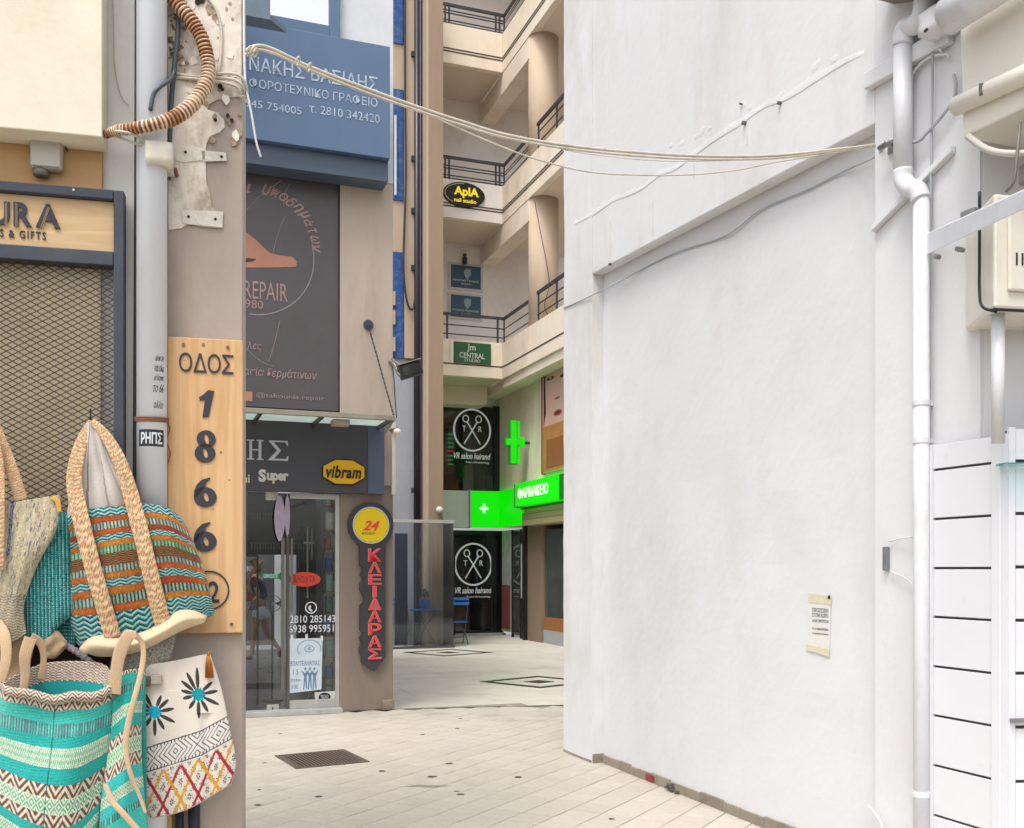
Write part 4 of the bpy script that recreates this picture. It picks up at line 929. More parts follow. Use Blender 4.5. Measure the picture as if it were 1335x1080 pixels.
# lining gathered under the hook
lin_c = lambda U, V, PX, PY: K('#c3bab2')*(.9+.1*np.sin(U*30)[..., None])*(1-.6*(np.abs(U-.33+.05*V) < .02)[..., None])*(1-.45*(np.abs(U-.62-.03*np.sin(V*6)) < .013*(.3+V))[..., None])*(1-.3*(np.abs(U-.82) < .012)[..., None])  # dark lines put the shade of the folds into the colour
sheet('lining', [(0, [(112, 553), (120, 551), (128, 554)]), (.4, [(98, 610), (126, 604, .02), (152, 606)]), (1, [(84, 690), (120, 684, .02), (155, 676, .02), (190, 668)])], 80, 90, .125, lin_c, b1, M_cot, wrinkle=.008, seed=9)
zp = MB().tube(smooth_pts([FL.P(121, 560, .11), FL.P(127, 585, .115), FL.P(133, 615, .12), FL.P(137, 650, .12)], 8), .0025, 6)
put('zip', zp, mat('zip', '#3b322c', .6, .5, 200), b1, smooth=True)
strap([(119, 549, 8, .01), (109, 570, 16, .03), (100, 600, 22, .05), (97, 630, 24, .06), (103, 665, 25, .08), (116, 720, 25, .10), (131, 775, 25, .10), (148, 832, 25, .085)], b1, M_cloth, jute, .10, seed=1)
strap([(120, 549, 9, .02), (136, 566, 15, .04), (153, 595, 20, .06), (166, 630, 23, .07), (180, 680, 24, .09), (192, 730, 24, .10), (204, 780, 25, .09), (214, 818, 25, .075)], b1, M_cloth, jute, .10, seed=2)
strap([(118, 549, 6, 0), (112, 575, 8, .0), (113, 610, 12, .0), (117, 650, 12, .01), (121, 680, 12, .01)], b1, M_cloth, jute, .10, seed=3, name='rear_strap')

# 2: turquoise bag, open at the top
b2 = bag('woven_bag', 'large turquoise bag with brown zigzag rim, open at the top in the bottom corner', 75, 1100, .15)
T1, T2, MI, BR, WH = '#3fb3a6', '#27a39c', '#9fd3b4', '#6b4c40', '#d6cbb8'
def ybands(ys, y0, y1): return [((a-y0)/(y1-y0), (b-y0)/(y1-y0), *r) for a, b, *r in ys]
Yb = [(880, 912, 'zig', 26, 6., 1.5, BR, WH), (912, 932, 'plain', T1), (932, 951, 'check', '#53bdae', '#5f6f7c'), (951, 968, 'plain', T2), (966, 993, 'dia', 4., '#d3dcbd', '#63bda6'), (992, 1013, 'plain', T2),
      (1013, 1030, 'zig', 22, 9., 1.6, BR, WH), (1030, 1050, 'dia', 9., '#d0dcc0', '#7fc7a4'), (1050, 1066, 'zig', 22, 9., 1.6, BR, WH), (1066, 1080, 'plain', T2), (1080, 1096, 'dia', 6., '#d3dcbd', '#63bda6'), (1096, 1300, 'plain', T1)]
B2 = ybands(Yb, 893, 1160)
def c2_(U, V, PX, PY):
    c = bands_color(V+.012*np.sin(U*5+1)-.02*(U-.5)**2, U, V, B2, 60); seam = np.abs(U-.46+.02*V) < .004
    return np.where(seam[..., None], K('#1e5f5d'), c)
rows2 = [(0, [(2, 892, -.03), (12, 900), (42, 904), (70, 911), (95, 906), (122, 907), (142, 898), (151, 886, -.03)]),
         (.25, [(-4, 955, -.03), (45, 968), (100, 966), (152, 945, -.03)]),
         (.6, [(-8, 1035, -.02), (40, 1060), (90, 1062), (136, 1030, -.03)]),
         (1, [(-6, 1130, -.02), (40, 1170), (90, 1170), (118, 1120, -.03)])]
sheet('front_panel', rows2, 300, 320, .25, c2_, b2, M_cloth, bulge=.05, wrinkle=.012, seed=12)
rimc = lambda U, V, PX, PY: bands_color(V, U, V, [(0, .12, 'zig', 60, 6., 1.5, BR, WH), (.12, 1.01, 'plain', '#1b8f8c')], 60)
sheet('back_panel', [(0, [(2, 892, .07), (20, 880, .05), (48, 868, .02), (62, 864), (100, 862), (135, 866), (151, 886, .07)]), (.3, [(0, 950, .06), (60, 930), (150, 935, .06)]), (1, [(-4, 1120, .06), (60, 1150), (118, 1120, .06)])], 200, 120, .17, rimc, b2, M_cloth, wrinkle=.004, seed=13)
sheet('rim', [(0, [(1, 889, -.03), (12, 896), (42, 900), (70, 907), (95, 902), (122, 903), (142, 894), (151, 882, -.03)]), (1, [(2, 899, -.03), (12, 907), (42, 912), (70, 919), (95, 914), (122, 915), (142, 905), (151, 894, -.03)])], 260, 24, .262,
      lambda U, V, PX, PY: bands_color(V, U, V, [(-.1, 1.1, 'zig', 3.2, 6., 1.5, BR, WH)], 60), b2, M_cloth, bulge=.05, thick=.006, seed=12)
cst = lambda U, V, PX, PY: K('#c9ac8a')*(.80+.14*((U*7) % 1 < .5)[..., None]+.12*rnd2(U*14, V*160, 2)[..., None])*np.where((np.abs(U-.12) < .03) | (np.abs(U-.88) < .03), .7, 1.)[..., None]
strap([(30, 905, 13, .02), (33, 880, 15, .03), (33, 855, 20, .05), (40, 832, 22, .06)], b2, M_cot, cst, .23, seed=5)
strap([(40, 832, 20, .06), (52, 838, 13, .04), (57, 858, 9, .02), (54, 885, 12, .0)], b2, M_cot, cst, .23, seed=6)

# 3: second turquoise bag turned sideways
b3 = bag('woven_bag', 'narrow turquoise bag turned sideways beside the large open turquoise one', 168, 1100, .12)
Yb3 = [(y0+(0), y1, *r) for y0, y1, *r in [(860, 882, 'zig', 26, 6., 1.5, BR, WH), (882, 897, 'plain', T1), (897, 908, 'check', '#53bdae', '#4d5b63'), (908, 925, 'plain', T2), (925, 942, 'dia', 6., '#d3dcbd', '#63bda6'), (942, 960, 'plain', T2), (960, 975, 'zig', 24, 7., 1.5, BR, WH), (975, 995, 'dia', 7., '#d0dcc0', '#7fc7a4'), (995, 1012, 'zig', 24, 7., 1.5, BR, WH), (1012, 1030, 'plain', '#35b5b3'), (1030, 1045, 'dia', 6., '#d3dcbd', '#8accb0'), (1045, 1060, 'plain', '#35b5b3'), (1060, 1070, 'check', '#53bdae', '#4d5b63'), (1070, 1300, 'plain', T1)]]
B3 = ybands(Yb3, 872, 1140)
sheet('front_panel', [(0, [(146, 884, -.02), (160, 876), (176, 872), (190, 873, -.02)]), (.3, [(144, 960), (158, 952), (172, 944), (184, 938, -.02)]), (.6, [(132, 1046), (150, 1038), (168, 1026), (186, 1015, -.03)]), (1, [(128, 1150), (150, 1145), (178, 1135), (197, 1110, -.03)])],
      130, 260, .24, lambda U, V, PX, PY: bands_color(V+.02*np.sin(U*3), U, V, B3, 26), b3, M_cloth, bulge=.035, wrinkle=.006, seed=22)
sheet('back_panel', [(0, [(150, 880), (190, 868)]), (1, [(135, 1150), (192, 1110)])], 12, 12, .17, '#2b9a93', b3, M_cloth)
strap([(150, 905, 20, .03), (152, 875, 20, .04), (157, 850, 22, .05), (168, 829, 21, .06), (178, 828, 14, .06)], b3, M_cot, cst, .25, seed=7)
strap([(176, 828, 11, .06), (185, 838, 8, .05), (187, 856, 8, .05), (182, 885, 8, .06), (174, 915, 8, .07), (167, 945, 9, .07), (164, 975, 8, .07), (169, 1005, 7, .07), (181, 1035, 5, .06), (190, 1060, 4, .06)], b3, M_cot, cst, .25, seed=8)
strap([(137, 1022, 7, .05), (146, 1044, 9, .06), (160, 1060, 9, .07), (176, 1078, 9, .07), (192, 1098, 9, .07)], b3, M_cot, cst, .26, seed=9)

# 4: embroidered cotton pouch
b4 = bag('embroidered_pouch', 'tilted white cotton pouch with two embroidered black petalled flowers and a red lattice', 240, 1066, .06, None); b4['category'] = 'pouch'
def pouch(U, V, PX, PY):
    c = np.zeros(U.shape+(3,)); c[:] = K('#d9cfc2'); c *= (.94+.06*rnd2(PX*2, PY*2, 1)[..., None])
    blk = K('#3a3734')
    for cx, cy, cc in ((201.5, 929, '#1d9bb5'), (258.5, 906, '#178f96')):
        dx, dy = PX-cx, (PY-cy); r = np.hypot(dx, dy); a = np.arctan2(dy, dx)
        for th, ln_ in ((-2.05, 33), (-2.45, 29), (-1.62, 36) if cy < 910 else (-1.2, 24), (-.75, 25), (-.2, 26), (.45, 30), (1.05, 26), (1.55, 31), (2.15, 22), (2.9, 21), (-2.9, 23)):
            al = dx*math.cos(th)+dy*math.sin(th); ac = -dx*math.sin(th)+dy*math.cos(th)
            w_ = 2.5*np.sqrt(np.clip(np.sin(np.clip((al-7)/(ln_-7), 0, 1)*PI), 0, 1)); m = (al > 7) & (al < ln_) & (np.abs(ac) < w_)
            c = pick(m, blk*(.7+.9*rnd2(PX, PY, 5)[..., None]), c)
        m = r < 8.6+1.3*np.sin(a*9); c = pick(m, K(cc)*(.6+.8*rnd2(PX*.8, PY*.8, 2)[..., None]), c)
    # band: v measured across a tilted frame
    t = (PY-(978-(PX-178)*.31)); t = t+np.where(PX > 262, (PX-262)*.24, 0)
    m = (t > 0) & (t < 34); c = pick(m, K('#d6d1c9'), c)
    z = np.abs(((PX*.055) % 1)-.5)*2; ln = ((PX*.16+np.abs(t-17)*.14*np.where(np.sin(PX*.11) > 0, 1, -1)) % 1)
    c = pick(m & (ln < .26) & (np.abs(t-17) < 12.5), K('#4b4a50'), c)
    for e_ in (1.2, 33): c = pick(np.abs(t-e_) < .8, K('#4b4a50'), c)
    c = pick((((PX*.22) % 1) < .35) & (((t > 1) & (t < 4.5)) | ((t > 29) & (t < 33))), K('#4b4a50'), c)
    m = t > 36; f1_ = (((PX-178)+(t-36)*.5)/11.5+.5) % 1-.5; f2_ = (((PX-178)-(t-36)*.5)/11.5+.5) % 1-.5; rr = np.hypot(f1_, f2_); aa = np.arctan2(f1_, f2_)
    c = pick(m & (rr < .30) & (rr > .07) & (np.abs(np.sin(aa*3+np.floor(PX/11)*1.3)) > .62), K('#34343a'), c)
    c = pick(m & (rnd2(PX*.7, PY*.7, 4) > .93), K('#6b6a6e'), c)
    u2 = PX+PY*.31; l1 = np.abs((((PX-178)+(t-36)*.50)/23.) % 1-.5); l2 = np.abs((((PX-178)-(t-36)*.50)/23.) % 1-.5)
    k1 = np.floor(((PX-178)+(t-36)*.5)/23.); k2 = np.floor(((PX-178)-(t-36)*.5)/23.)
    for l_, k_ in ((l1, k1), (l2, k2)):
        cc = np.where(((k_.astype(int) % 2) == 0)[..., None], K('#a3313a'), K('#d59a2c')); mm = m & (l_ < .085) & (t > 38)
        c = pick(mm, cc*(.75+.4*rnd2(PX, PY, 9)[..., None]), c)
    return c
rowsp = [(0, [(180, 869), (225, 862), (273, 852)]), (.3, [(178, 925), (235, 914), (288, 898)]), (.6, [(178, 985), (240, 966), (299, 950)]), (.85, [(186, 1040), (245, 1022), (307, 995)]), (1, [(197, 1067), (245, 1054), (300, 1022)])]
def fp(U, V, PX, PY): return -.012*np.exp(-((PX-268-(PY-950)*.08)/7)**2)*(PY > 930)-.006*np.exp(-((PX-228)/9)**2)*(PY < 900)
sheet('front_panel', rowsp, 320, 420, .125, pouch, b4, vcol_mat('cotton', .9, nscale=500, bstr=.2, lo=.88, hi=1.07), bulge=.03, wrinkle=.004, fold=fp, seed=31)
sheet('back_panel', [(r[0], [(p[0]+1, p[1]+1) for p in r[1]]) for r in rowsp], 20, 20, .118, '#c9bfb2', b4, M_cot)
p = FL.P(272, 852, .14)
tsl = MB(); zt = p.z
for k in range(26):
    a = k*2.4; r = .011*math.sqrt(k/26); tsl.tube([(p.x+r*.4*math.cos(a), -.155+r*.4*math.sin(a), zt-.008), (p.x+r*math.cos(a)+.002, -.155+r*math.sin(a), zt-.035), (p.x+r*1.25*math.cos(a)+.004, -.155+r*1.2*math.sin(a), zt-.082)], .0016, 4)
tsl.tube([(p.x, -.14, zt+.006), (p.x, -.15, zt-.01)], .005, 8)
put('tassel', tsl, mat('tassel', '#a8681f', .9, .3, 60), b4, smooth=True)
p, q_ = FL.P(186, 895, .16), FL.P(206, 880, .16)
put('clasp', MB().box(p.x, (p.x+q_.x)/2, -.17, -.14, p.z, q_.z-.006), mat('clasp_brown', '#5c4a39', .6, .3, 60), b4, bevel=.003)
put('clasp', MB().box((p.x+q_.x)/2+.001, q_.x+.012, -.168, -.14, p.z+.006, q_.z), mat('clasp_grey', '#a59a8a', .5, .1, 60), b4, bevel=.003)
put('cord', MB().tube(smooth_pts([FL.P(206, 886, .14), FL.P(213, 878, .14), FL.P(218, 868, .13), FL.P(214, 860, .12)], 6), .003, 6), mat('clasp_brown', '#5c4a39'), b4, smooth=True)

# 5: beige knitted bag at the picture edge
b5 = bag('woven_bag', 'oatmeal knitted bag with a blue stripe and jute handles at the left edge', 20, 830, .12)
def oat(U, V, PX, PY):
    c = K('#bdb295')*(.72+.5*rnd2(PX*1.1+PY*.35, PY*.35, 2)[..., None]); g_ = np.sin(PX*.5+PY*.12); c = c*(.92+.1*g_[..., None])
    rib = (rnd2((PX+PY*.3)*.9, PY*.16, 5) > .93) & (PY < 790); c = pick(rib, K('#6d6676'), c)
    c = pick((rnd2(PX*.9, PY*.4, 15) > .98), K('#a06a5c'), c); s = PX-(17-(PY-655)*.10); c = pick((np.abs(s) < 2.2) & (PY < 725) & (rnd2(PX*2, PY*.6, 1) > .25), K('#3c4a92'), c)
    low = PY > 775; z = ((PY*.28+tri(PX*.09)*.6) % 1) < .4; c = pick(low & z, K('#7b7160'), c)
    return c
rows5 = [(0, [(-60, 668), (-20, 664), (20, 655), (55, 649), (77, 645)]), (.28, [(-60, 705), (0, 705), (45, 700), (73, 690)]), (.55, [(-60, 755), (-10, 760), (25, 755), (48, 738)]), (.8, [(-60, 800), (-10, 805), (15, 805), (31, 790)]), (1, [(-60, 830), (-10, 840), (15, 838), (34, 826)])]
sheet('front_panel', rows5, 220, 240, .17, oat, b5, M_cloth, bulge=.02, wrinkle=.008, seed=41)
sheet('back_panel', [(r[0], [(p[0]+2, p[1]+2) for p in r[1]]) for r in rows5], 20, 20, .12, '#a79c80', b5, M_cloth)
p = FL.P(69, 652, .18); 
strap([(-14, 545, 22, .0), (0, 575, 20, .0), (15, 612, 19, .01), (28, 652, 20, .01)], b5, M_cloth, jute, .15, seed=11)
strap([(-12, 560, 20, .03), (-4, 610, 22, .04), (-3, 660, 22, .06), (-4, 740, 22, .07)], b5, M_cloth, jute, .15, seed=12)
strap([(68, 649, 8, .0), (75, 654, 8, .0), (78, 668, 6, .0)], b5, M_cot, '#c9a04e', .185, name='trim', nv=20)
# 6: dark teal corded bag
b6 = bag('woven_bag', 'dark teal corded bag squeezed between the oatmeal and the striped bag', 62, 832, .08)
def cord(U, V, PX, PY):
    q_ = ((PX-(PY-700)*.02)*.21) % 1; st = ((PY*.42) % 1) < .5; r = rnd2(PX*.21, PY*.42, 3)
    c = K('#1f7a78')*(.6+.7*r[..., None]); c = pick((q_ < .34) & st, K('#93c4c0'), c); c = pick((q_ > .8), K('#123f46'), c)
    return c
sheet('front_panel', [(0, [(48, 668), (70, 664), (93, 672)]), (.5, [(24, 760), (60, 756), (96, 752)]), (.85, [(28, 812), (60, 812), (97, 796)]), (1, [(32, 828), (60, 833), (76, 818)])], 140, 220, .12, cord, b6, M_cloth, bulge=.03, wrinkle=.006, seed=51)
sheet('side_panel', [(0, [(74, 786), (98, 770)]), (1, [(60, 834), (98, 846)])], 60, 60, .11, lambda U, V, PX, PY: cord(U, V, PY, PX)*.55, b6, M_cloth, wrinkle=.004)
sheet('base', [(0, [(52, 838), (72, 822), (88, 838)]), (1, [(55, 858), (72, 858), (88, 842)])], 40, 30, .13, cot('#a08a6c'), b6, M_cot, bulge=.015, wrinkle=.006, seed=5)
# 7: tan cotton bag hanging low on the left, dark bag behind
b7 = bag('cotton_bag', 'crumpled tan cotton bag below the oatmeal one, its loop handle sticking up', 10, 900, .1)
sheet('body', [(0, [(-60, 800), (-10, 806), (25, 822), (45, 830)]), (.5, [(-60, 860), (-10, 866), (20, 866), (40, 862)]), (1, [(-60, 920), (-5, 915), (15, 905), (30, 900)])], 60, 60, .13, cot('#9c8467'), b7, M_cot, bulge=.03, wrinkle=.02, seed=6)
strap([(-4, 812, 20, .0), (6, 830, 20, .02), (8, 860, 18, .03), (0, 895, 16, .03)], b7, M_cot, cst, .19, seed=13)
b8 = bag('woven_bag', 'dark brown bag with a fuzzy grey cord, almost hidden behind the turquoise bags', 100, 880, .06)
sheet('front_panel', [(0, [(20, 826), (90, 822), (165, 826)]), (1, [(20, 1000), (90, 1000), (165, 1000)])], 60, 60, .075, lambda U, V, PX, PY: K('#3a2722')*(.7+.5*rnd2(PX*.4, PY*.7, 2)[..., None]), b8, M_cloth, bulge=.01, wrinkle=.006, seed=7)
put('cord', MB().tube(smooth_pts([FL.P(86, 842, .12), FL.P(100, 850, .13), FL.P(116, 862, .13), FL.P(128, 874, .12)], 8), .012, 10, rad=[.011+.002*math.sin(k*2.1) for k in range(25)]), mat('fuzzy', '#8d8088', .95, .4, 150, .8, 300), b8, smooth=True)
b9 = bag('sequinned_bag', 'silvery speckled bag peeping out beneath the striped bag base', 190, 880, .07, None)
sheet('front_panel', [(0, [(150, 835), (190, 825), (232, 815)]), (1, [(140, 885), (185, 882), (222, 862)])], 90, 60, .12, lambda U, V, PX, PY: K('#8f8a80')*(.45+1.0*rnd2(PX*.9, PY*.9, 2)[..., None]), b9, M_cloth, bulge=.02, wrinkle=.004, seed=8)
b10 = bag('striped_pouch', 'corner of a white and maroon striped pouch below the embroidered pouch', 205, 1100, .03, None)
sheet('front_panel', [(0, [(188, 1066), (216, 1064)]), (1, [(186, 1110), (214, 1108)])], 60, 60, .04, lambda U, V, PX, PY: pick(((PY*.12+.2*tri(PX*.15)) % 1) < .35, K('#5c2c3f'), K('#d3cbc6')), b10, M_cloth, bulge=.01)
sheet('side_panel', [(0, [(214, 1062), (224, 1056)]), (1, [(214, 1110), (224, 1110)])], 8, 12, .03, '#c2a06c', b10, M_cloth)
# ------------------------------------------------------------------ key shop
XS = lambda px, off=0.: FS.x(px, off)
ks = thing('key_shop_building', 'taupe key cutting and shoe repair shop with glass front and banner window', 'building', FS, (0, 0, 0))
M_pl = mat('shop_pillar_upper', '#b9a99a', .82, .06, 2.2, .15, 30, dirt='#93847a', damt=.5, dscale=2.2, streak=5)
M_pd = mat('shop_pillar_lower', '#85786c', .8, .08, 2.2, .15, 30, dirt='#665b51', damt=.6, dscale=2.2, streak=4)  # darker than the upper part: canopy shade partly put into the colour
M_wht = mat('shop_upper_wall', '#d3d4d6', .85, .04, 2, .1, 30, dirt='#b5b4b4', damt=.4)
xp0, xp1 = XS(443.5), XS(512.5); zsb = FS.z(440, 553, .1); zst = FS.z(440, 643, .1)
LX = -5.0
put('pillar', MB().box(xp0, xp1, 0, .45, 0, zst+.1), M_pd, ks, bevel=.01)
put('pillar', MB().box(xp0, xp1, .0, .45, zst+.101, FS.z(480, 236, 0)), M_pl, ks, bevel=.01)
zB = FS.z(480, 236, 0)
put('wall', MB().box(LX, xp1, .0, .45, zB+.002, 8.3), M_wht, ks)
put('wall', MB().box(LX, xp0-.002, .101, .45, zsb-.2, zB), mat('shop_dark_wall', '#5b5048', .85, .08), ks)
put('side_wall', MB().box(xp1-.3, xp1, .451, 4.0, 0, 8.3), M_wht, ks)
put('added_yard_wall', MB().box(xp1-.3, xp1, 4.001, 8.6, 0, 3.2), M_wht, ks)  # made-up yard behind the shop, open to the sky to light the person
put('side_wall', MB().box(LX, LX+.3, .451, 4.0, 0, 8.3), M_wht, ks)
put('added_yard_wall', MB().box(LX, LX+.3, 4.001, 8.6, 0, 3.2), M_wht, ks)
put('upper_rear_wall', MB().box(LX+.301, xp1-.301, 3.8, 4.0, 2.951, 8.3), M_wht, ks)
put('added_yard_kerb', MB().box(LX+.301, xp1-.301, 7.2, 8.29, .031, .13), mat('added_kerb_grey', '#8d9095', .6, .1), ks)  # kerb added in that yard for the street reflected in the glass
put('added_yard_wall', MB().box(LX+.301, xp1-.301, 8.3, 8.6, 0, 3.2), mat('added_yard_grey', '#5d5c5c', .8, .35, .9, dirt='#2f2f31', damt=.7, dscale=1.1), ks)
put('ceiling', MB().box(LX+.301, xp1-.301, .46, 3.79, 2.95, 3.2), mat('shop_ceiling', '#4a4846', .8), ks)
put('roof', MB().box(LX, xp1, .1, 4.0, 8.302, 8.5), M_wht, ks)
put('floor', MB().box(LX+.301, xp1-.301, .12, 8.29, .003, .03), mat('shop_floor', '#6b6c6e', .3, .12, 3, spec=.5), ks)
put('base_block', MB().box(XS(498), XS(513.5), -.035, .1, 0, .11), mat('base_stone', '#8c7f70', .85, .2, 14, .3, 60, dirt='#5b5045', damt=.6, dscale=10), ks, bevel=.006)
# sill
put('door_sill', MB().box(LX, XS(447, .1), -.10, .1, 0, .055), mat('marble_sill', '#a9a9a6', .35, .12, 5, dirt='#6d6b66', damt=.4, dscale=6), ks, bevel=.006)
# banner window
zb0, zb1 = FS.z(380, 533, -.05), FS.z(380, 231, -.05)
bw = thing('window_banner', 'dark brown banner of the shoe repairer with a pink shoe in a ring', 'banner', FS, (XS(380), .05, zb0))
put('banner', MB().box(LX, XS(441.5, -.05), .05, .1, zb0, zb1+.3), mat('banner_print', '#565051', .35, .10, 3, spec=.5, dirt='#4b4341', damt=.6, dscale=1.2), bw)
put('frame', MB().box(XS(441.6, -.03), XS(444.5, -.03), .02, .1, zb0, zb1+.3), mat('frame_dark', '#2f2a2b', .5), bw)
M_pk = mat('banner_pink', '#a88a84', .6, .2, 20); M_sk_ = mat('banner_shoe', '#b5816b', .6, .12, 6); M_bl = mat('banner_line', '#97898a', .6, .2, 20)
def bx_(px, py): p = FS.P(px, py, -.047); return p.x, p.z
c = bx_(330, 330); r_ = bx_(410, 330)[0]-c[0]
put('ring', MB().ring(c[0], c[1], r_, r_*1.02, .012, .046, .0505, 48, -PI*.52, PI*.08), M_bl, bw)
put('shoe', MB().prism([bx_(*p) for p in [(316, 301), (322, 304), (334, 313), (344, 323), (352, 330), (364, 333), (380, 335), (387, 341), (386, 348), (360, 349), (340, 349), (316, 349)]], .046, .0505), M_sk_, bw)
put('shoe', MB().prism([bx_(*p) for p in [(316, 336), (334, 338), (330, 341), (322, 342), (316, 344)]], .044, .0462), mat('banner_dark', '#453a38', .6), bw)
def curve_text(s_, cpx, cpy, rpx, a0, a1, h_px, m, parent, name='lettering'):
    mb = MB(); n = len(s_)
    for i, ch in enumerate(s_):
        if ch == ' ': continue
        a = a0+(a1-a0)*i/(n-1); X_, Z_ = cpx+rpx*math.cos(a), cpy-rpx*math.sin(a)
        t = text_mb(ch, 0, 0, 1, 1, 0, depth=1, bold=.02, shear=.25); s0 = bx_(cpx, cpy); k = (bx_(cpx+100, cpy)[0]-s0[0])/100
        tall = ch in 'δφβλυμηκ'; hh = h_px*(1.25 if tall else 1); ww = h_px*(.9 if ch not in 'ιτ' else .5); rt = -(PI/2-a); 
        o = bx_(X_, Z_); 
        t.v = [(o[0]+((v[0]-.5)*ww*math.cos(rt)-(v[2]-.5)*hh*math.sin(rt))*k, .0455+v[1]*.002+.002, o[1]+((v[0]-.5)*ww*math.sin(rt)+(v[2]-.5)*hh*math.cos(rt))*k) for v in t.v]; mb.merge(t)
    put(name, mb, m, parent)
curve_text('αι υποδημάτων', 328, 330, 84, PI*.56, PI*.02, 12, M_pk, bw)
put('lettering', text_px(FS, 'REPAIR', 318, 368, 375, 391, -.046, depth=.002), M_pk, bw)
put('lettering', text_px(FS, '1980', 314, 391, 343, 402, -.046, depth=.002), M_pk, bw)
put('lettering', text_px(FS, 'λες', 322, 446, 341, 457, -.046, depth=.002, shear=.2), M_pk, bw)
put('lettering', text_px(FS, 'ασία δερμάτινων', 318, 481, 413, 495, -.046, depth=.002, shear=.15), M_pk, bw)
put('lettering', text_px(FS, '@takounia.repair', 334, 514, 423, 522, -.046, depth=.002), M_bl, bw)
put('emblem', MB().box(bx_(320, 0)[0], bx_(329, 0)[0], .045, .0498, bx_(320, 519)[1]-.03, bx_(320, 513)[1]+.02), M_sk_, bw)
ln = MB()
for pth in ([(356, 328), (364, 300), (372, 282)], [(316, 280), (340, 255), (368, 235)], [(365, 418), (356, 455), (350, 472)], [(318, 452), (338, 470), (356, 478)], [(370, 268), (372, 250), (378, 240)]):
    ln.tube(smooth_pts([(bx_(*q)[0], .049, bx_(*q)[1]) for q in pth], 6), .0035, 5)
put('line_drawing', ln, M_bl, bw)
# name board above the door
nb_ = thing('shop_name_board', 'long dark name board over the key shop door with serif letters and yellow octagon', 'sign', FS, (XS(400, .12), -.12, zst))
M_brd = mat('dark_board', '#3e3d42', .45, .06, 2, spec=.5, dirt='#504c4c', damt=.4)
put('board', MB().box(LX, XS(479, .12), -.12, -.002, zst, zsb+.06), M_brd, nb_, bevel=.004)
put('end_panel', MB().box(XS(479, .12)+.003, XS(501.5, .12), -.115, -.002, zst+.002, zsb+.058), mat('board_end_reflection', '#44566a', .35, .08, 2, spec=.6, streak=3), nb_, bevel=.004)  # bluish reflection on the board's end put into this panel's colour
M_sil = mat('silver_letter', '#b3b5ba', .4, .1, 10, metal=.3)
zz0, zz1 = FS.z(340, 600, .12), FS.z(340, 574, .12)
def serif_H(x0, x1):
    m = MB(); w_ = (x1-x0); t = w_*.16; s_ = (zz1-zz0)*.06
    for a in (x0+w_*.14, x1-w_*.14-t): m.box(a, a+t, -.135, -.121, zz0+s_, zz1-s_)
    m.box(x0+w_*.14+t, x1-w_*.14-t, -.134, -.122, (zz0+zz1)/2-s_*.5, (zz0+zz1)/2+s_*.5)
    for a in (x0, x1-w_*.42):
        for z in (zz0, zz1-s_): m.box(a, a+w_*.42, -.135, -.121, z, z+s_)
    return m
put('letter', serif_H(XS(322, .12), XS(343.5, .12)), M_sil, nb_)
sx0, sx1 = XS(350, .12), XS(376, .12); fz = lambda v: zz0+(zz1-zz0)*v; fx = lambda u: sx0+(sx1-sx0)*u
put('letter', MB().prism([(fx(a), fz(b)) for a, b in [(0, 0), (.97, 0), (1, .24), (.94, .24), (.88, .09), (.28, .09), (.62, .5), (.24, .93), (.86, .93), (.92, .78), (.98, .78), (.96, 1), (.02, 1), (.02, .95), (.42, .5), (0, .05)]], -.135, -.121), M_sil, nb_)
put('letter', text_px(FS, 'ni', 316, 619, 325.5, 629.5, .121, depth=.006, bold=.02), mat('cream_letter', '#c9c3b4', .5), nb_)
put('letter', text_px(FS, 'S', 337, 612, 347, 628.5, .121, depth=.006, bold=.05), D.materials['cream_letter'], nb_)
put('letter', text_px(FS, 'uper', 348, 617, 376, 631, .121, depth=.006, bold=.04, space=.95), D.materials['cream_letter'], nb_)
def oct_(a, b, c, d, s): return [(a+s, c), (b-s, c), (b, c+(d-c)*.28), (b, d-(d-c)*.28), (b-s, d), (a+s, d), (a, d-(d-c)*.28), (a, c+(d-c)*.28)]
oa, ob, oc, od = XS(420, .14), XS(476, .14), FS.z(448, 632.5, .14), FS.z(448, 599, .14)
put('octagon_rim', MB().prism(oct_(oa, ob, oc, od, .13), -.145, -.121), mat('black_plastic', '#1a1a1c', .5), nb_)
put('octagon', MB().prism(oct_(oa+.012, ob-.012, oc+.012, od-.012, .125), -.155, -.146), mat('sign_yellow', '#dda900', .4, .04), nb_)
put('lettering', text_px(FS, 'vibram', 425, 607.5, 471, 624, .156, depth=.006, bold=.03, shear=.25, space=1.1), mat('black_plastic', '#1a1a1c'), nb_)
# glass canopy
zc = FS.z(400, 538, .8)
cn = thing('glass_canopy', 'glass canopy on thin steel rafters above the key shop name board', 'canopy', FS, (XS(400, .5), -.8, zc))
M_rail = mat('canopy_steel', '#8d8877', .45, .12, 6, spec=.5, dirt='#55503f', damt=.5, dscale=6)
xcf = XS(514, .8); M_raf = mat('rafter_dark', '#34332f', .5, .1)
put('front_rail', MB().box(LX, xcf, -.82, -.77, zc-.035, zc+.015), M_rail, cn, bevel=.004)
raf = [xcf-.02, XS(422, .8), XS(340.7, .8), XS(262, .8)]
for x in raf: put('rafter', MB().box(x-.015, x+.012, -.769, -.01, zc-.04, zc-.003), M_raf, cn)
for a, b in zip(raf[1:]+[raf[-1]-.8], raf): put('pane', MB().box(a+.0, b-.0, -.768, -.012, zc, zc+.008), _m.get('cg') or _m.setdefault('cg', frosted('canopy_glass', (.62, .68, .66))), cn)
put('bracket', MB().box(XS(433, .7), XS(455, .7), -.76, -.60, zc-.10, zc-.041), mat('bracket_beige', '#9c917b', .6, .1), cn, bevel=.006)
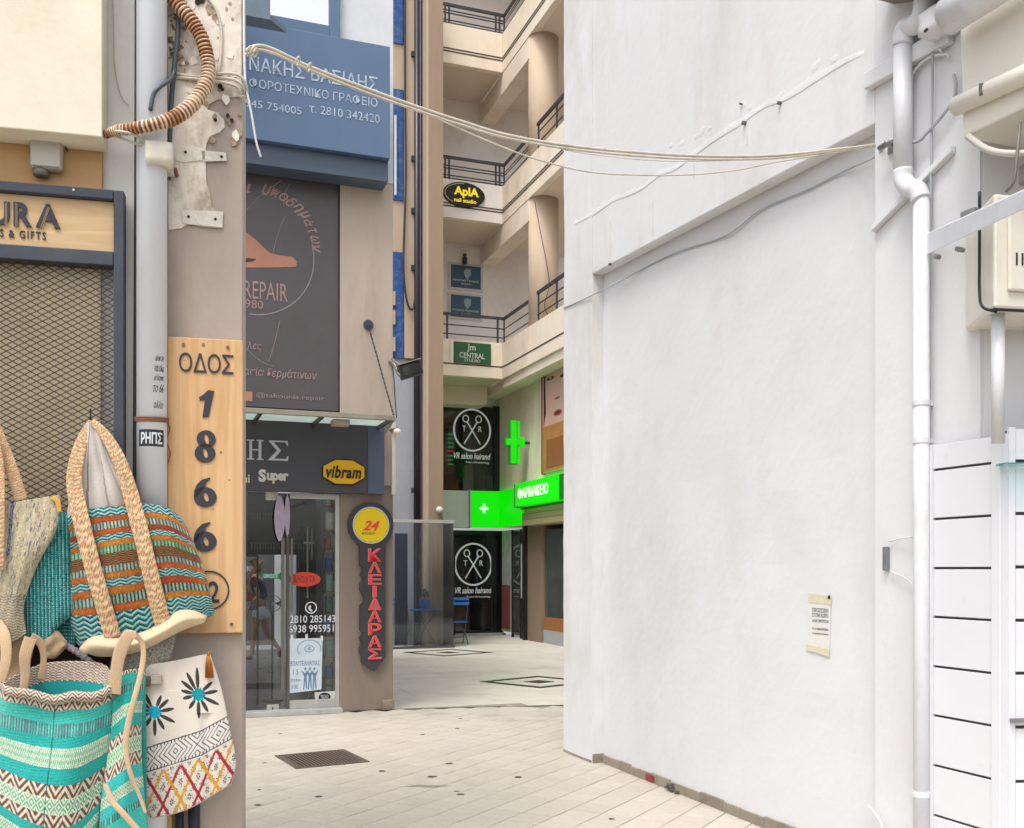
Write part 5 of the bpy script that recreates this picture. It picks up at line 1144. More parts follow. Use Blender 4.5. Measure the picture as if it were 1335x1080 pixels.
put('end_piece', MB().hexa([(XS(501, .12), -.12, zc-.09), (xcf+.0, -.8, zc-.03), (xcf+.01, -.8, zc-.03), (XS(501, .12)+.01, -.12, zc-.09), (XS(501, .12), -.12, zc-.002), (xcf+.0, -.8, zc-.002), (xcf+.01, -.8, zc-.002), (XS(501, .12)+.01, -.12, zc-.002)]), M_rail, cn)
tr = thing('tie_rod', 'dark twisted tie rod from a round wall plate down to the canopy corner', 'rod', FS, tuple(FS.P(480, 424, 0)))
a, b = FS.P(480, 424, .03), FS.P(513, 541, .8)
put('rod', MB().tube([a+(b-a)*k/60 for k in range(61)], .008, 6, rad=[.0085+.003*math.sin(k*2.1) for k in range(61)]), mat('black_plastic', '#1a1a1c'), tr, smooth=True)
p = FS.P(480, 424, 0); put('wall_plate', MB().disc(p.x, p.z, .055, .055, -.02, 0, 20).disc(p.x, p.z, .02, .02, -.04, -.02, 12), mat('plate_blue', '#40454f', .5, .2, 30), tr)
# blue sign above
M_blu = mat('blue_sign', '#526a88', .4, .06, 1.6, spec=.55, dirt='#4a5c74', damt=.4, dscale=.8, streak=2)
zt0, zt1 = FS.z(415, 193.5, .35), FS.z(415, 44, .35)
bs = thing('office_sign', 'large slate blue sign of an accounting office with worn white Greek letters', 'sign', FS, (XS(415, .35), -.35, zt0))
put('panel', MB().box(LX, XS(508.5, .35), -.35, -.20, zt0, zt1), M_blu, bs, bevel=.004)
put('pelmet', MB().box(LX, XS(505.5, .25), -.27, -.002, FS.z(415, 226, .25), zt0-.003), mat('blue_pelmet', '#4c5a6b', .45, .06, 2, spec=.5), bs, bevel=.003)
M_ww = mat('worn_white', '#b3c0cf', .6, .18, 12, dirt='#5a708c', damt=1., dscale=16)
def worn(name, mb, seed, parent, frac=.0):
    rr = random.Random(seed); o = put(name, mb, M_ww, parent); bm = bmesh.new(); bm.from_mesh(o.data)
    o2 = [f for f in bm.faces if rr.random() < frac*0]; bmesh.ops.delete(bm, geom=o2, context='FACES'); bm.to_mesh(o.data); bm.free(); return o
worn('lettering', text_px(FS, 'ΝΑΚΗΣ ΒΑΣΙΛΗΣ', 325, 87, 492, 105.5, .351, depth=.003, bold=.004), 1, bs, .05)
worn('lettering', text_px(FS, 'ΦΟΡΟΤΕΧΝΙΚΟ ΓΡΑΦΕΙΟ', 325, 115, 492, 127, .351, depth=.003), 2, bs, .05)
worn('lettering', text_px(FS, '945 754005', 320, 134.5, 393, 144.5, .351, depth=.003), 3, bs, .03)
worn('lettering', text_px(FS, 'τ. 2810 342420', 403, 143, 495, 154, .351, depth=.003), 4, bs, .08)
# upper window
wn = thing('upper_window', 'blue framed window above the slate blue office sign reflecting pale sky', 'window', FS, (XS(400, .05), -.05, zt1+.1))
M_bf = mat('blue_frame', '#536a86', .45, .06, 3, spec=.5)
z_s = FS.z(440, 47, .05)
put('frame', MB().box(XS(429.5, .08), XS(443.5, .08), -.08, -.001, z_s-.1, 12), M_bf, wn, bevel=.004)
put('frame', MB().box(LX, XS(429.5, .08)-.002, -.08, -.001, z_s-.1, FS.z(400, 28, .08)), M_bf, wn, bevel=.004)
put('pane', MB().box(LX, XS(429.5, .08)-.003, -.05, -.04, FS.z(400, 28, .08)+.001, 12), glass('sky_glass', (.05, .07, .1), 22., .03, film=.03), wn)
bal = thing('metal_awning', 'corner of a riveted blue grey metal awning jutting over the top of the passage', 'awning', FS, (XS(345, 1.2), -1.2, FS.z(345, 22, 1.2)))
z_a = FS.z(349, 24, 1.2)
put('underside', MB().hprism([(XS(350, 1.2), -1.2), (XS(372, .9), -1.0), (XS(318, .9), -1.0), (LX, -1.0), (LX, -1.2)], z_a, z_a+.05), mat('awning_metal', '#5f7684', .4, .12, 4, spec=.5, dirt='#6d5a49', damt=.5, dscale=2), bal)
put('fascia', MB().hexa([(LX, -1.22, z_a-.02), (XS(352, 1.2), -1.22, z_a-.02), (XS(352, 1.2), -1.2, z_a-.02), (LX, -1.2, z_a-.02), (LX, -1.22, z_a+.9), (XS(352, 1.2), -1.22, z_a+.9), (XS(352, 1.2), -1.2, z_a+.9), (LX, -1.2, z_a+.9)]), D.materials['awning_metal'], bal)
# key shaped sign
kp = lambda px, py, o=.07: (FS.x(px, o), FS.z(px, py, o))
key = thing('key_shaped_sign', 'black key shaped locksmith sign with a yellow head and red Greek letters', 'sign', FS, (XS(487, .07), -.03, FS.z(487, 875, .07)))
M_kb = mat('key_black', '#37373a', .5, .08, 8)
c = kp(484, 685); rr_ = kp(513.5, 685)[0]-c[0]
put('head', MB().disc(c[0], c[1], rr_, rr_, -.06, -.01, 48), M_kb, key, bevel=.004)
kpoly = [(503, 706), (503, 857), (488, 876), (471, 864), (473, 856), (468.5, 851), (468.5, 845), (473, 838), (468.5, 832), (474, 826), (469.5, 821), (469.5, 790), (475, 784), (474, 776), (469.5, 770), (469.5, 762), (474.5, 756), (470, 750), (473, 744), (473, 739), (469, 738), (469, 706)]
put('shaft', MB().prism([kp(*p) for p in kpoly], -.059, -.012), M_kb, key)
put('ring', MB().ring(c[0], c[1], rr_*.80, rr_*.80, .012, -.066, -.0601, 40), mat('white_ring', '#c8c8c0', .5), key)
put('disc', MB().disc(c[0], c[1], rr_*.74, rr_*.74, -.068, -.0602, 40), mat('head_yellow', '#e0c400', .4, .04), key)
M_red = mat('letter_red', '#e2403f', .45, .05)
M_rim = mat('letter_pink', '#c98c86', .5)
put('lettering', text_px(FS, '24', 473, 679, 495, 692, .0685, depth=.004, bold=.03, shear=.35), M_red, key)
put('lettering', text_px(FS, 'ΚΛΕΙΔΙΑ', 472, 694, 489, 697, .0685, depth=.002), M_kb, key)
for ch, a, b in [('Κ', 716, 731.5), ('Λ', 733.5, 747), ('Ε', 749.5, 762), ('Ι', 764.5, 778.5), ('Δ', 781, 795), ('Α', 796.5, 811), ('Ρ', 813.5, 827.5), ('Α', 829.5, 843.5), ('Σ', 846, 859.5)]:
    x0_, x1_ = (480.5, 496.5) if ch != 'Ι' else (486.3, 490.5)
    put('letter', text_px(FS, ch, x0_-.8, a-.7, x1_+.8, b+.7, .0602, depth=.003, bold=.035), M_rim, key)
    put('letter', text_px(FS, ch, x0_, a, x1_, b, .0634, depth=.01), M_red, key)

# shop front glazing
M_al = mat('aluminium', '#b4b1ad', .4, .08, 6, metal=.5)
sg = thing('shop_glass_front', 'frameless fixed glass pane and aluminium framed glass door of the key shop', 'shop front', FS, (XS(380), .05, .05))
G1 = glass('shop_glass', (.86, .89, .89), 1.15, .01, film=.008)
zd0, zd1 = .056, zst-.003
xm = XS(374, 0)
put('pane', MB().box(LX, xm-.004, .06, .07, zd0, zd1), G1, sg)
dr = put('door', MB().box(xm, XS(378), .03, .08, zd0, zd1-.01), mat('door_edge', '#55534f', .5), sg); sub(sg, dr)
dr['_b'] = list(sg['_b'])
def dput(name, mb, m, **k): return put(name, mb, m, dr, **k)
dput('stile', MB().box(XS(437.5), XS(443.2), .02, .08, zd0, zd1), M_al, bevel=.003)
dput('rail', MB().box(XS(378)+.001, XS(437.5)-.001, .02, .08, zd1-.06, zd1), M_al, bevel=.003)
dput('rail', MB().box(XS(378)+.001, XS(437.5)-.001, .02, .08, zd0, zd0+.09), M_al, bevel=.003)
dput('pane', MB().box(XS(378)+.002, XS(437.5)-.002, .045, .055, zd0+.09, zd1-.06), G1)
M_bar = mat('handle_bar', '#6e6a66', .4, .1, metal=.4)
for a, b, c in ((366.5, 371, 900), (379, 382, 798)): put('pull_bar', MB().box(XS(a), XS(b), .0, .02, FS.z(a, c, 0), FS.z(370, 702, 0)), M_bar, sg, bevel=.003)
M_leafp = mat('decal_lilac', '#a193a6', .5, .2, 14); 
def lens(cx, cy, rx, ry, off=-.0, k=24):
    return [(FS.x(cx+rx*math.cos(2*PI*i/k)*abs(math.cos(2*PI*i/k))**.2, off), FS.z(cx, cy-ry*(math.sin(2*PI*i/k)*(1.0)), off)) for i in range(k)]
put('handle_plate', MB().prism(lens(364.5, 676, 7, 30, .01), -.02, -.005), M_leafp, sg)
put('handle_plate', MB().prism(lens(374.5, 672, 3.4, 28, .01), -.02, -.005), M_leafp, sg)
put('hinge_plate', MB().box(XS(347), XS(363), .03, .06, FS.z(355, 652, 0), FS.z(355, 641, 0)), mat('white_metal', '#c3c2b8', .4), sg)
put('lock_plate', MB().box(XS(348.5), XS(364), .045, .0605, FS.z(355, 931, 0), FS.z(355, 919.5, 0)), M_al, sg)
put('lock_plate', MB().box(XS(355.5), XS(357), .04, .046, FS.z(355, 928, 0), FS.z(355, 923, 0)), mat('black_plastic', '#1a1a1c'), sg)
# prints on the glass
od_ = -.043
def gx(px, py, o=od_): return FS.x(px, o), FS.z(px, py, o)
c = gx(397, 755.5); rx = gx(418, 755)[0]-c[0]; rz = (gx(397, 746)[1]-c[1])
dc = thing('door_sticker', 'red oval opening sticker on the key shop door', 'sticker', FS, (c[0], .043, c[1]))
put('oval', MB().disc(c[0], c[1], rx, rz, .040, .0446, 40), mat('sticker_red', '#c23c2c', .5, .1), dc)
put('lettering', text_px(FS, 'ΑΝΟΙΧΤΑ', 383, 751, 411, 760, -.0395, depth=.001), mat('sticker_dark', '#6b2a22', .6), dc)
put('lettering', text_px(FS, '2810 285143', 378, 802.5, 437, 812, -.0435, depth=.0012), mat('decal_white', '#d3d6dc', .6, emit=0), sg)
put('lettering', text_px(FS, '6938 995951', 376.5, 815, 435, 824.5, -.0435, depth=.0012), D.materials['decal_white'], sg)
c = gx(405.5, 792.5); r = gx(413.3, 792)[0]-c[0]
put('phone_emblem', MB().ring(c[0], c[1], r, r, .011, .041, .0435, 30).ring(c[0]+.005, c[1]-.005, r*.5, r*.55, .022, .041, .0435, 16, PI*.6, PI*1.6), D.materials['decal_white'], sg)
pst = thing('door_poster', 'white and blue poster with three figures taped to the key shop door', 'poster', FS, (gx(399, 905)[0], .04, gx(399, 905)[1]))
pp = [gx(375, 833), gx(420.5, 832), gx(419, 899), gx(377.5, 904)]
put('sheet', MB().prism(pp, .0385, .0435), mat('poster_white', '#c2ced6', .6, .08, 6, dirt='#93aac0', damt=.4, dscale=5), pst)
M_pb = mat('poster_blue', '#5f7b99', .6, .1, 20)
put('lettering', text_px(FS, 'ΕΠΑΓΓΕΛΜΑΤΙΑΣ', 379, 862, 417, 868, -.038, depth=.0012, bold=.01), M_pb, pst)
put('lettering', text_px(FS, '1 5', 382, 873, 389, 880, -.038, depth=.0012, bold=.01), M_pb, pst)
put('lettering', text_px(FS, 'ΠΡΟΣΦΟΡΑ', 379, 885, 392, 889, -.038, depth=.0012), M_pb, pst)
put('lettering', text_px(FS, '24 ΩΡΕΣ', 380, 893, 389, 898, -.038, depth=.0012), M_pb, pst)
fm = MB()
for cx in (398, 404, 410):
    c = gx(cx, 872); fm.disc(c[0], c[1], .011, .015, .037, .0383, 10)
    fm.prism([gx(cx-5.5, 874), gx(cx, 878), gx(cx+5.5, 873), gx(cx+1.6, 882), gx(cx+2.6, 898), gx(cx+1, 898), gx(cx, 886), gx(cx-1.4, 899), gx(cx-2.8, 899), gx(cx-1.6, 882)], .037, .0383)
put('figures', fm, M_pb, pst)
c = gx(403, 846); put('face_drawing', MB().ring(c[0], c[1], .13, .10, .012, .037, .0383, 30, -.4, PI*1.2).ring(c[0], c[1], .055, .04, .012, .037, .0383, 20).disc(c[0], c[1], .018, .02, .037, .0383, 12), mat('poster_blue2', '#8aa4bc', .6), pst)
put('tape', MB().prism([gx(379, 828), gx(382, 828), gx(382, 834), gx(379, 834)], .0368, .0384).prism([gx(398, 827), gx(401, 827), gx(401, 833), gx(398, 833)], .0368, .0384).prism([gx(418, 829), gx(421, 829), gx(421, 835), gx(418, 835)], .0368, .0384), D.materials['decal_white'], pst)
stk = thing('door_sticker', 'small black and white sticker low on the key shop door', 'sticker', FS, (gx(423, 909)[0], .043, gx(423, 915)[1]))
put('sheet', MB().prism([gx(410, 903), gx(437, 901), gx(437, 914), gx(411, 916)], .0385, .0435), mat('sticker_white', '#bfbfbb', .6), stk)
c = gx(423, 909); put('badge', MB().disc(c[0], c[1], .065, .048, .037, .0383, 20), mat('black_plastic', '#1a1a1c'), stk)
put('lettering', text_px(FS, 'TECNO', 418, 906.5, 428, 911, -.0365, depth=.001), D.materials['decal_white'], stk)
ar = thing('door_sticker', 'green arrow sticker on the fixed glass pane', 'sticker', FS, (XS(356), .055, FS.z(356, 756)))
ga = lambda px, py: (FS.x(px, -.06), FS.z(px, py, -.06))
put('arrow', MB().prism([ga(342, 747.5), ga(364, 748.5), ga(366, 746), ga(370, 752), ga(366, 757), ga(364, 755), ga(342, 754)], .0555, .0595), mat('sticker_green', '#1f7f50', .5), ar)
put('lettering', text_px(FS, 'ΩΘΗΣΑΤΕ', 344, 749, 362, 753.5, -.055, depth=.001, bold=.01), D.materials['decal_white'], ar)
put('lettering', text_px(FS, 'JK', 318.5, 738, 327, 747.5, -.058, depth=.001), mat('decal_blue', '#8f9fcb', .6), sg)

# inside the key shop
M_shelf = mat('shelf_wood', '#b88d66', .6, .15, 8)
su = thing('goods_shelf', 'narrow shelf tower stacked with key shop goods behind the door glass', 'shelf', FS, (XS(431, -.3), .3, .03))
xs0, xs1 = XS(423.5, -.18), XS(446, -.18)
for k, py in enumerate((657, 690, 717, 745, 771, 800, 828, 857, 886, 912)):
    z = FS.z(431, py, -.15); put('shelf', MB().box(xs0, xs1, .12, .4, z-.02, z), M_shelf, su)
put('upright', MB().box(xs0-.03, xs0-.002, .25, .6, .03, 2.9), mat('shelf_grey', '#57585a', .5), su)
put('upright', MB().box(xs1+.002, xs1+.03, .25, .6, .03, 2.9), D.materials['shelf_grey'], su)
cols = ['#b5d0c4', '#d0cabd', '#5f8f7b', '#ddd8ca', '#7fa6c4', '#c0503a', '#93b3a4', '#e6e2d2', '#4a6aa8', '#b39a6c']
k = 0; ns = -1
for py in (657, 690, 717, 745, 771, 800, 828, 857, 886, 912):
    z = FS.z(431, py, -.15); x = xs0+.01; ns += 1; nk = 0
    while x < xs1-.06:
        w_ = random.uniform(.045, .08); h_ = random.uniform(.10, .2); 
        bx = put('packet', MB().box(x, min(x+w_, xs1-.005), .14, .25, z+.001, z+.001+h_), mat('goods%d' % (k % 10), cols[k % 10], .5, .3, 25), bevel=.004, fr=FS, base=(x, .14, z+.001))
        tag(bx, '%s packet, %s on the %s shelf of the key shop shelf tower' % (['sage green', 'grey beige', 'bottle green', 'pale stone', 'steel blue', 'brick red', 'sea green', 'ivory', 'navy blue', 'khaki'][k % 10], ['leftmost', 'second', 'third', 'fourth', 'fifth', 'sixth'][nk], ['topmost', 'second', 'third', 'fourth', 'fifth', 'sixth', 'seventh', 'eighth', 'ninth', 'lowest'][ns]), 'packet', 'packets on the key shop shelf tower'); x += w_+.008; k += 1; nk += 1
gd = [('#9b2f2a', 318, 752), ('#b8902e', 322, 765), ('#8f2f2c', 326, 778), ('#a8a08a', 319, 790), ('#7a2a2a', 331, 758), ('#c0a04a', 318, 772), ('#6e6e8a', 330, 790)]
hr = thing('goods_rack', 'wire rack of red and yellow hanging goods inside the key shop', 'rack', FS, (XS(322, -.7), .7, .03))
xr_ = XS(322, -.7)
put('frame', MB().tube([(xr_-.25, .75, .03), (xr_-.25, .75, 1.7)], .012, 8).tube([(xr_+.12, .75, .03), (xr_+.12, .75, 1.7)], .012, 8).tube([(xr_-.25, .75, 1.7), (xr_+.12, .75, 1.7)], .012, 8).tube([(xr_-.25, .75, 1.35), (xr_+.12, .75, 1.35)], .008, 8), M_bar, hr, smooth=True)
for i, (c, px, py) in enumerate(gd):
    x = XS(px, -.7); z = FS.z(px, py, -.7)
    bx = put('hanging_packet', MB().box(x-.03, x+.03, .68, .73, z-.05, z+.045).box(x-.008, x+.008, .70, .705, z+.045, z+.06), mat('hang%d' % i, c, .5, .3, 25), fr=FS, base=(x, .7, z), bevel=.006)
    tag(bx, ['topmost dark red packet', 'upper mustard packet', 'lower dark red packet', 'lowest pale packet', 'maroon packet farthest from the pillar', 'lower golden packet', 'lowest lilac grey packet'][i]+' hanging on the rack inside the key shop', 'packet', 'packets hanging inside the key shop')
fn_ = thing('fan', 'small round table fan behind the fixed glass pane', 'fan', FS, (XS(355, -.9), .9, .03))
c = (XS(355.5, -.9), FS.z(355.5, 787, -.9))
put('cage', MB().ring(c[0], c[1], .095, .095, .006, .86, .92, 30).ring(c[0], c[1], .06, .06, .004, .855, .86, 24).ring(c[0], c[1], .03, .03, .003, .852, .857, 20), M_bar, fn_)
put('hub', MB().disc(c[0], c[1], .02, .02, .85, .93, 14), D.materials['white_metal'], fn_)
for i in range(3):
    a = i*2*PI/3; put('blade', MB().prism([(c[0]+.015*math.cos(a), c[1]+.015*math.sin(a)), (c[0]+.085*math.cos(a-.35), c[1]+.085*math.sin(a-.35)), (c[0]+.088*math.cos(a+.3), c[1]+.088*math.sin(a+.3))], .885, .893), mat('fan_blade', '#6f8f8a', .4), fn_)
put('stand', MB().tube([(c[0], .93, c[1]-.09), (c[0], .95, .05)], .012, 8).lathe([(.12, .031), (.12, .05)], c[0], .95, 16), M_bar, fn_)
cb = thing('key_cabinet', 'dark cabinet of hanging keys at the back of the key shop', 'cabinet', FS, (-.75, 3.2, .03))
put('case', MB().box(-1.25, -.56, 3.3, 3.6, 1.75, 2.6), mat('cab_dark', '#242222', .7), cb)
put('case', MB().box(-.55, -.05, 3.3, 3.6, .03, 2.6), mat('cab_dark', '#242222', .7), cb)
for k in range(2): put('rail', MB().box(-1.22, -.38, 3.27, 3.30, 1.9+k*.4, 1.92+k*.4), M_bar, cb)
kk = MB()
for k in range(2):
    for j in range(22): x = -1.2+j*.037; kk.box(x, x+.012, 3.255, 3.268, 1.82+k*.4, 1.9+k*.4)
put('keys', kk, mat('brass', '#9c8a5a', .4, .3, 30, metal=.8), cb, kind='stuff')
bn = tag(put('ribbon', MB().prism([(XS(380, -.5), FS.z(380, 648, -.5)), (XS(395, -.5), FS.z(395, 648, -.5)), (XS(392, -.5), FS.z(392, 690, -.5)), (XS(384, -.5), FS.z(384, 705, -.5)), (XS(377, -.5), FS.z(377, 690, -.5))], .5, .52), mat('purple_cloth', '#55172f', .7, .3, 12), fr=FS), 'deep purple cloth hanging inside the key shop door', 'cloth')
st2 = thing('poster_stand', 'dark tablet shaped display with thin white brackets inside the key shop', 'display', FS, (XS(402, -.6), .6, .03))
q1, q2 = (XS(392, -.6), FS.z(392, 688, -.6)), (XS(411, -.6), FS.z(411, 662, -.6))
put('plate', MB().box(q1[0], q2[0], .6, .63, q1[1], q2[1]), mat('plate_olive', '#2f2e26', .5), st2, bevel=.01)
put('bracket', MB().box(XS(400, -.6), XS(402, -.6), .6, .62, FS.z(400, 780, -.6), q1[1]).box(XS(406, -.6), XS(407.5, -.6), .6, .62, FS.z(400, 730, -.6), q1[1]).box(XS(396, -.6), XS(410, -.6), .59, .62, FS.z(400, 709, -.6), FS.z(400, 706.5, -.6)), D.materials['white_metal'], st2)
put('foot', MB().box(XS(400, -.6), XS(402, -.6), .601, .62, .03, FS.z(400, 781, -.6)), D.materials['shelf_grey'], st2)

# walking person set behind the shop glass in place of a reflection
def skin(name, verts, edges, radii, m, parent, root=0, sub_=2):
    me = D.meshes.new(name); me.from_pydata(verts, edges, []); o = D.objects.new(name, me); COL.objects.link(o)
    s = o.modifiers.new('s', 'SKIN'); o.modifiers.new('u', 'SUBSURF').levels = sub_
    for i, r in enumerate(radii): me.skin_vertices[0].data[i].radius = (r, r) if not isinstance(r, tuple) else r
    me.skin_vertices[0].data[root].use_root = True; s.use_smooth_shade = True
    dg = bpy.context.evaluated_depsgraph_get(); m2 = D.meshes.new_from_object(o.evaluated_get(dg)); D.objects.remove(o)
    m2.materials.clear(); m2.materials.append(m); 
    for p in m2.polygons: p.use_smooth = True
    o = D.objects.new(name, m2); COL.objects.link(o)
    if parent: o.parent = parent
    return o
PX0, PY0 = (341-CX)/FPX*16.8, 16.8
M_skin = mat('skin', '#a9795c', .6, .05)
person = D.objects.new('person', None); COL.objects.link(person); person.location = (PX0, PY0, .03)
person['label'] = 'person in white shorts and navy top walking left, standing in behind the key shop glass for a reflection'; person['category'] = 'person'
# x is to the right, walking towards -x
V_ = [(0, 0, .90), (-.02, 0, 1.05), (-.05, 0, 1.22), (-.09, 0, 1.36), (-.11, 0, 1.42), (-.13, 0, 1.50), (-.145, 0, 1.58),      # 0-6 pelvis..head
      (-.02, -.09, .84), (-.10, -.09, .46), (-.14, -.09, .09), (-.25, -.09, .03),                       # 7-10 front leg
      (.0, .09, .84), (.05, .09, .47), (.27, .09, .17), (.30, .09, .06),                                 # 11-14 rear leg
      (-.08, -.17, 1.34), (-.0, -.21, 1.08), (-.14, -.20, .90), (-.17, -.20, .83),                        # near arm
      (-.08, .17, 1.34), (-.20, .21, 1.10), (-.34, .18, 1.02), (-.40, .17, 1.01)]
E_ = [(0, 1), (1, 2), (2, 3), (3, 4), (4, 5), (5, 6), (0, 7), (7, 8), (8, 9), (9, 10), (0, 11), (11, 12), (12, 13), (13, 14), (3, 15), (15, 16), (16, 17), (17, 18), (3, 19), (19, 20), (20, 21), (21, 22)]
R_ = [.13, .11, .125, .10, .05, .085, .075, .095, .055, .036, .026, .095, .055, .036, .026, .05, .036, .027, .025, .05, .036, .027, .025]
skin('body', V_, E_, R_, M_skin, person)
skin('shorts', [(0, 0, .93), (0, 0, .86), (-.03, -.09, .80), (-.06, -.09, .64), (.01, .09, .80), (.03, .09, .64)], [(0, 1), (1, 2), (2, 3), (1, 4), (4, 5)], [.145, .15, .112, .10, .112, .10], mat('shorts_white', '#c6ccd6', .8), person)
skin('top', [(0, 0, .95), (-.02, 0, 1.06), (-.05, 0, 1.22), (-.09, 0, 1.35), (-.08, -.17, 1.34), (-.05, -.19, 1.22), (-.08, .17, 1.34), (-.13, .19, 1.22)], [(0, 1), (1, 2), (2, 3), (3, 4), (4, 5), (3, 6), (6, 7)], [.14, .125, .14, .115, .065, .055, .065, .055], mat('top_navy', '#25304f', .85), person)
skin('hair', [(-.10, 0, 1.60), (-.12, 0, 1.65), (-.06, 0, 1.58), (-.03, 0, 1.45)], [(0, 1), (0, 2), (2, 3)], [.085, .06, .07, .04], mat('hair', '#8a6238', .7), person)
for dy in (-.035, .035): skin('eye', [(-.225, dy, 1.555), (-.23, dy, 1.555)], [(0, 1)], [.011, .009], mat('eye_dark', '#2b211c', .4), person, sub_=1)
skin('nose', [(-.22, 0, 1.55), (-.245, 0, 1.525)], [(0, 1)], [.012, .014], M_skin, person, sub_=1)
for dx, dy, lab in ((-.0, -.09, 0), (0, .09, 1)):
    if lab == 0: skin('shoe', [(-.12, -.09, .03), (-.2, -.09, .025), (-.28, -.09, .02)], [(0, 1), (1, 2)], [.042, .04, .03], mat('shoe_dark', '#2e2624', .6), person)
    else: skin('shoe', [(.29, .09, .15), (.29, .09, .08), (.25, .09, .03)], [(0, 1), (1, 2)], [.04, .04, .032], mat('shoe_dark', '#2e2624'), person)
for k_, (hx_, hy_, hz_, s_) in enumerate(((-.175, -.20, .82, 1), (-.41, .17, 1.005, 0))):
    for f in range(5):
        o = (f-2)*.016; L_ = [.05, .075, .08, .075, .06][f]
        if s_: ch = [(hx_, hy_+o*.9, hz_), (hx_-.004, hy_+o, hz_-L_*.55), (hx_-.014, hy_+o, hz_-L_)]
        else: ch = [(hx_, hy_+o*.9, hz_), (hx_-L_*.55, hy_+o, hz_-.004), (hx_-L_, hy_+o, hz_-.014)]
        skin('finger', ch, [(0, 1), (1, 2)], [.011, .0095, .008], M_skin, person, sub_=1)

# floodlight and fittings at the corner
fl2 = thing('floodlight', 'black floodlight on a bent arm at the corner of the key shop', 'lamp', FS, tuple(FS.P(516, 480, .25)))
c = FS.P(533, 483, .25); a_ = math.radians(20)
def rot(x, z): return (c.x+x*math.cos(a_)-z*math.sin(a_), c.z+x*math.sin(a_)+z*math.cos(a_))
def rbox(x0, x1, y0, y1, z0, z1): 
    q = [rot(x0, z0), rot(x1, z0), rot(x1, z1), rot(x0, z1)]; return MB().prism(q, y0, y1)
put('housing', rbox(-.11, .13, -.33, -.20, -.08, .07), mat('lamp_black', '#2b2c30', .4, .1), fl2, bevel=.012)
put('lens', rbox(-.085, .105, -.335, -.331, -.055, .045), glass('lamp_glass', (.3, .32, .35), 3., .1), fl2)
put('visor', rbox(-.12, .14, -.36, -.2, .071, .08), M_rail, fl2)
put('arm', MB().tube(smooth_pts([FS.P(508, 472, .0), FS.P(514, 475, .1), FS.P(520, 488, .22), FS.P(526, 490, .25)], 6), .02, 8).tube(smooth_pts([FS.P(511, 468, .02), FS.P(518, 474, .15), FS.P(526, 480, .25)], 6), .012, 8), mat('galv', '#8f9092'), fl2, smooth=True)
put('cable', MB().tube(smooth_pts([FS.P(512, 478, .05), FS.P(514, 500, .1), FS.P(515, 520, .1), FS.P(517, 545, .15)], 6), .006, 6), mat('black_plastic', '#1a1a1c'), fl2, smooth=True)
bb = thing('bulb_lamp', 'small white bulb lamp under the right end of the glass canopy', 'lamp', FS, tuple(FS.P(517, 562, .15)))
p = FS.P(518, 563, .15); bm = bmesh.new(); bmesh.ops.create_uvsphere(bm, u_segments=16, v_segments=10, radius=.035); mb = MB(); mb.add([(p.x+v.co.x*1.3, p.y+v.co.y, p.z+v.co.z) for v in bm.verts], [tuple(v.index for v in f.verts) for f in bm.faces]); bm.free()
put('globe', mb, mat('globe_white', '#d6cfc6', .3), bb, smooth=True)
put('holder', MB().tube([(p.x-.05, p.y+.12, p.z+.03), (p.x, p.y, p.z+.03)], .018, 8), mat('galv', '#8f9092'), bb)
tag(put('tube_cover', MB().box(FS.x(510.3, .03), FS.x(515.5, .03), -.05, -.002, FS.z(513, 645, .03), FS.z(513, 551, .03)), mat('ivory_strip', '#cfc8bb', .5, .05), fr=FS, bevel=.006), 'ivory plastic strip standing upright beside the dark name board', 'conduit')

# ------------------------------------------------------------------ narrow bay with drainpipe and tall pier
XM = lambda px, off=0.: FM.x(px, off)
nbay = thing('narrow_bay_building', 'narrow beige and blue striped bay with a tall pier behind the key shop', 'building', FM, (0, 0, 0))
M_bei = mat('pier_beige', '#b5a18c', .8, .05, 2, .12, 25, dirt='#96826e', damt=.5, dscale=1.5, streak=5)
M_bei2 = mat('pier_shaded', '#98836f', .8, .05, 2, .12, 25, dirt='#7f6c5a', damt=.5, dscale=1.5, streak=5)
M_grw = mat('bay_grey', '#9ea0a6', .85, .05, 2, .1, 25, dirt='#8a8a8c', damt=.4)
M_blw = mat('bay_blue', '#1f4a86', .6, .1, 4, .2, 30, dirt='#9aa5b0', damt=.35, dscale=7)
x0, x1 = XM(480), XM(541)
put('wall', MB().box(x0-3, x1, .1, 2.0, 0, FM.z(520, 466)), M_grw, nbay)
zz = [FM.z(520, y) for y in (466, 328, 260, 115, 55, -60)]
put('spandrel', MB().box(x0-3, XM(526.5), .05, 2.0, zz[0]+.001, zz[1]), M_blw, nbay)
put('spandrel', MB().box(x0-3, XM(527.5), .08, 2.0, zz[1]+.001, zz[2]), M_bei, nbay)
put('spandrel', MB().box(x0-3, XM(526.5), .05, 2.0, zz[2]+.001, zz[3]), M_blw, nbay)
put('spandrel', MB().box(x0-3, XM(527.5), .08, 2.0, zz[3]+.001, zz[4]), M_bei, nbay)
put('spandrel', MB().box(x0-3, XM(526.5), .05, 2.0, zz[4]+.001, 14.5), M_blw, nbay)
put('shutter_edge', MB().box(XM(514.5), XM(517), -.0, .049, FM.z(515, 254), FM.z(515, 150)), mat('edge_white', '#c9ccce', .6, .1), nbay)
for y in (380, 405, 440): put('notch', MB().box(XM(511), XM(515.5), .0, .049, FM.z(515, y+18), FM.z(515, y)), M_bei, nbay)
put('wall', MB().box(XM(527.6), x1+.1, .0, 2.0, FM.z(520, 466)+.001, 14), M_bei, nbay)
put('pier', MB().hprism([(XM(549.5), 0), (XM(556, .35), -.35), (XM(578, .35), -.35), (XM(578, .35)+.02, 1.5), (XM(549.5), 1.5)], 0, 14.5), M_bei, nbay, bevel=.01)
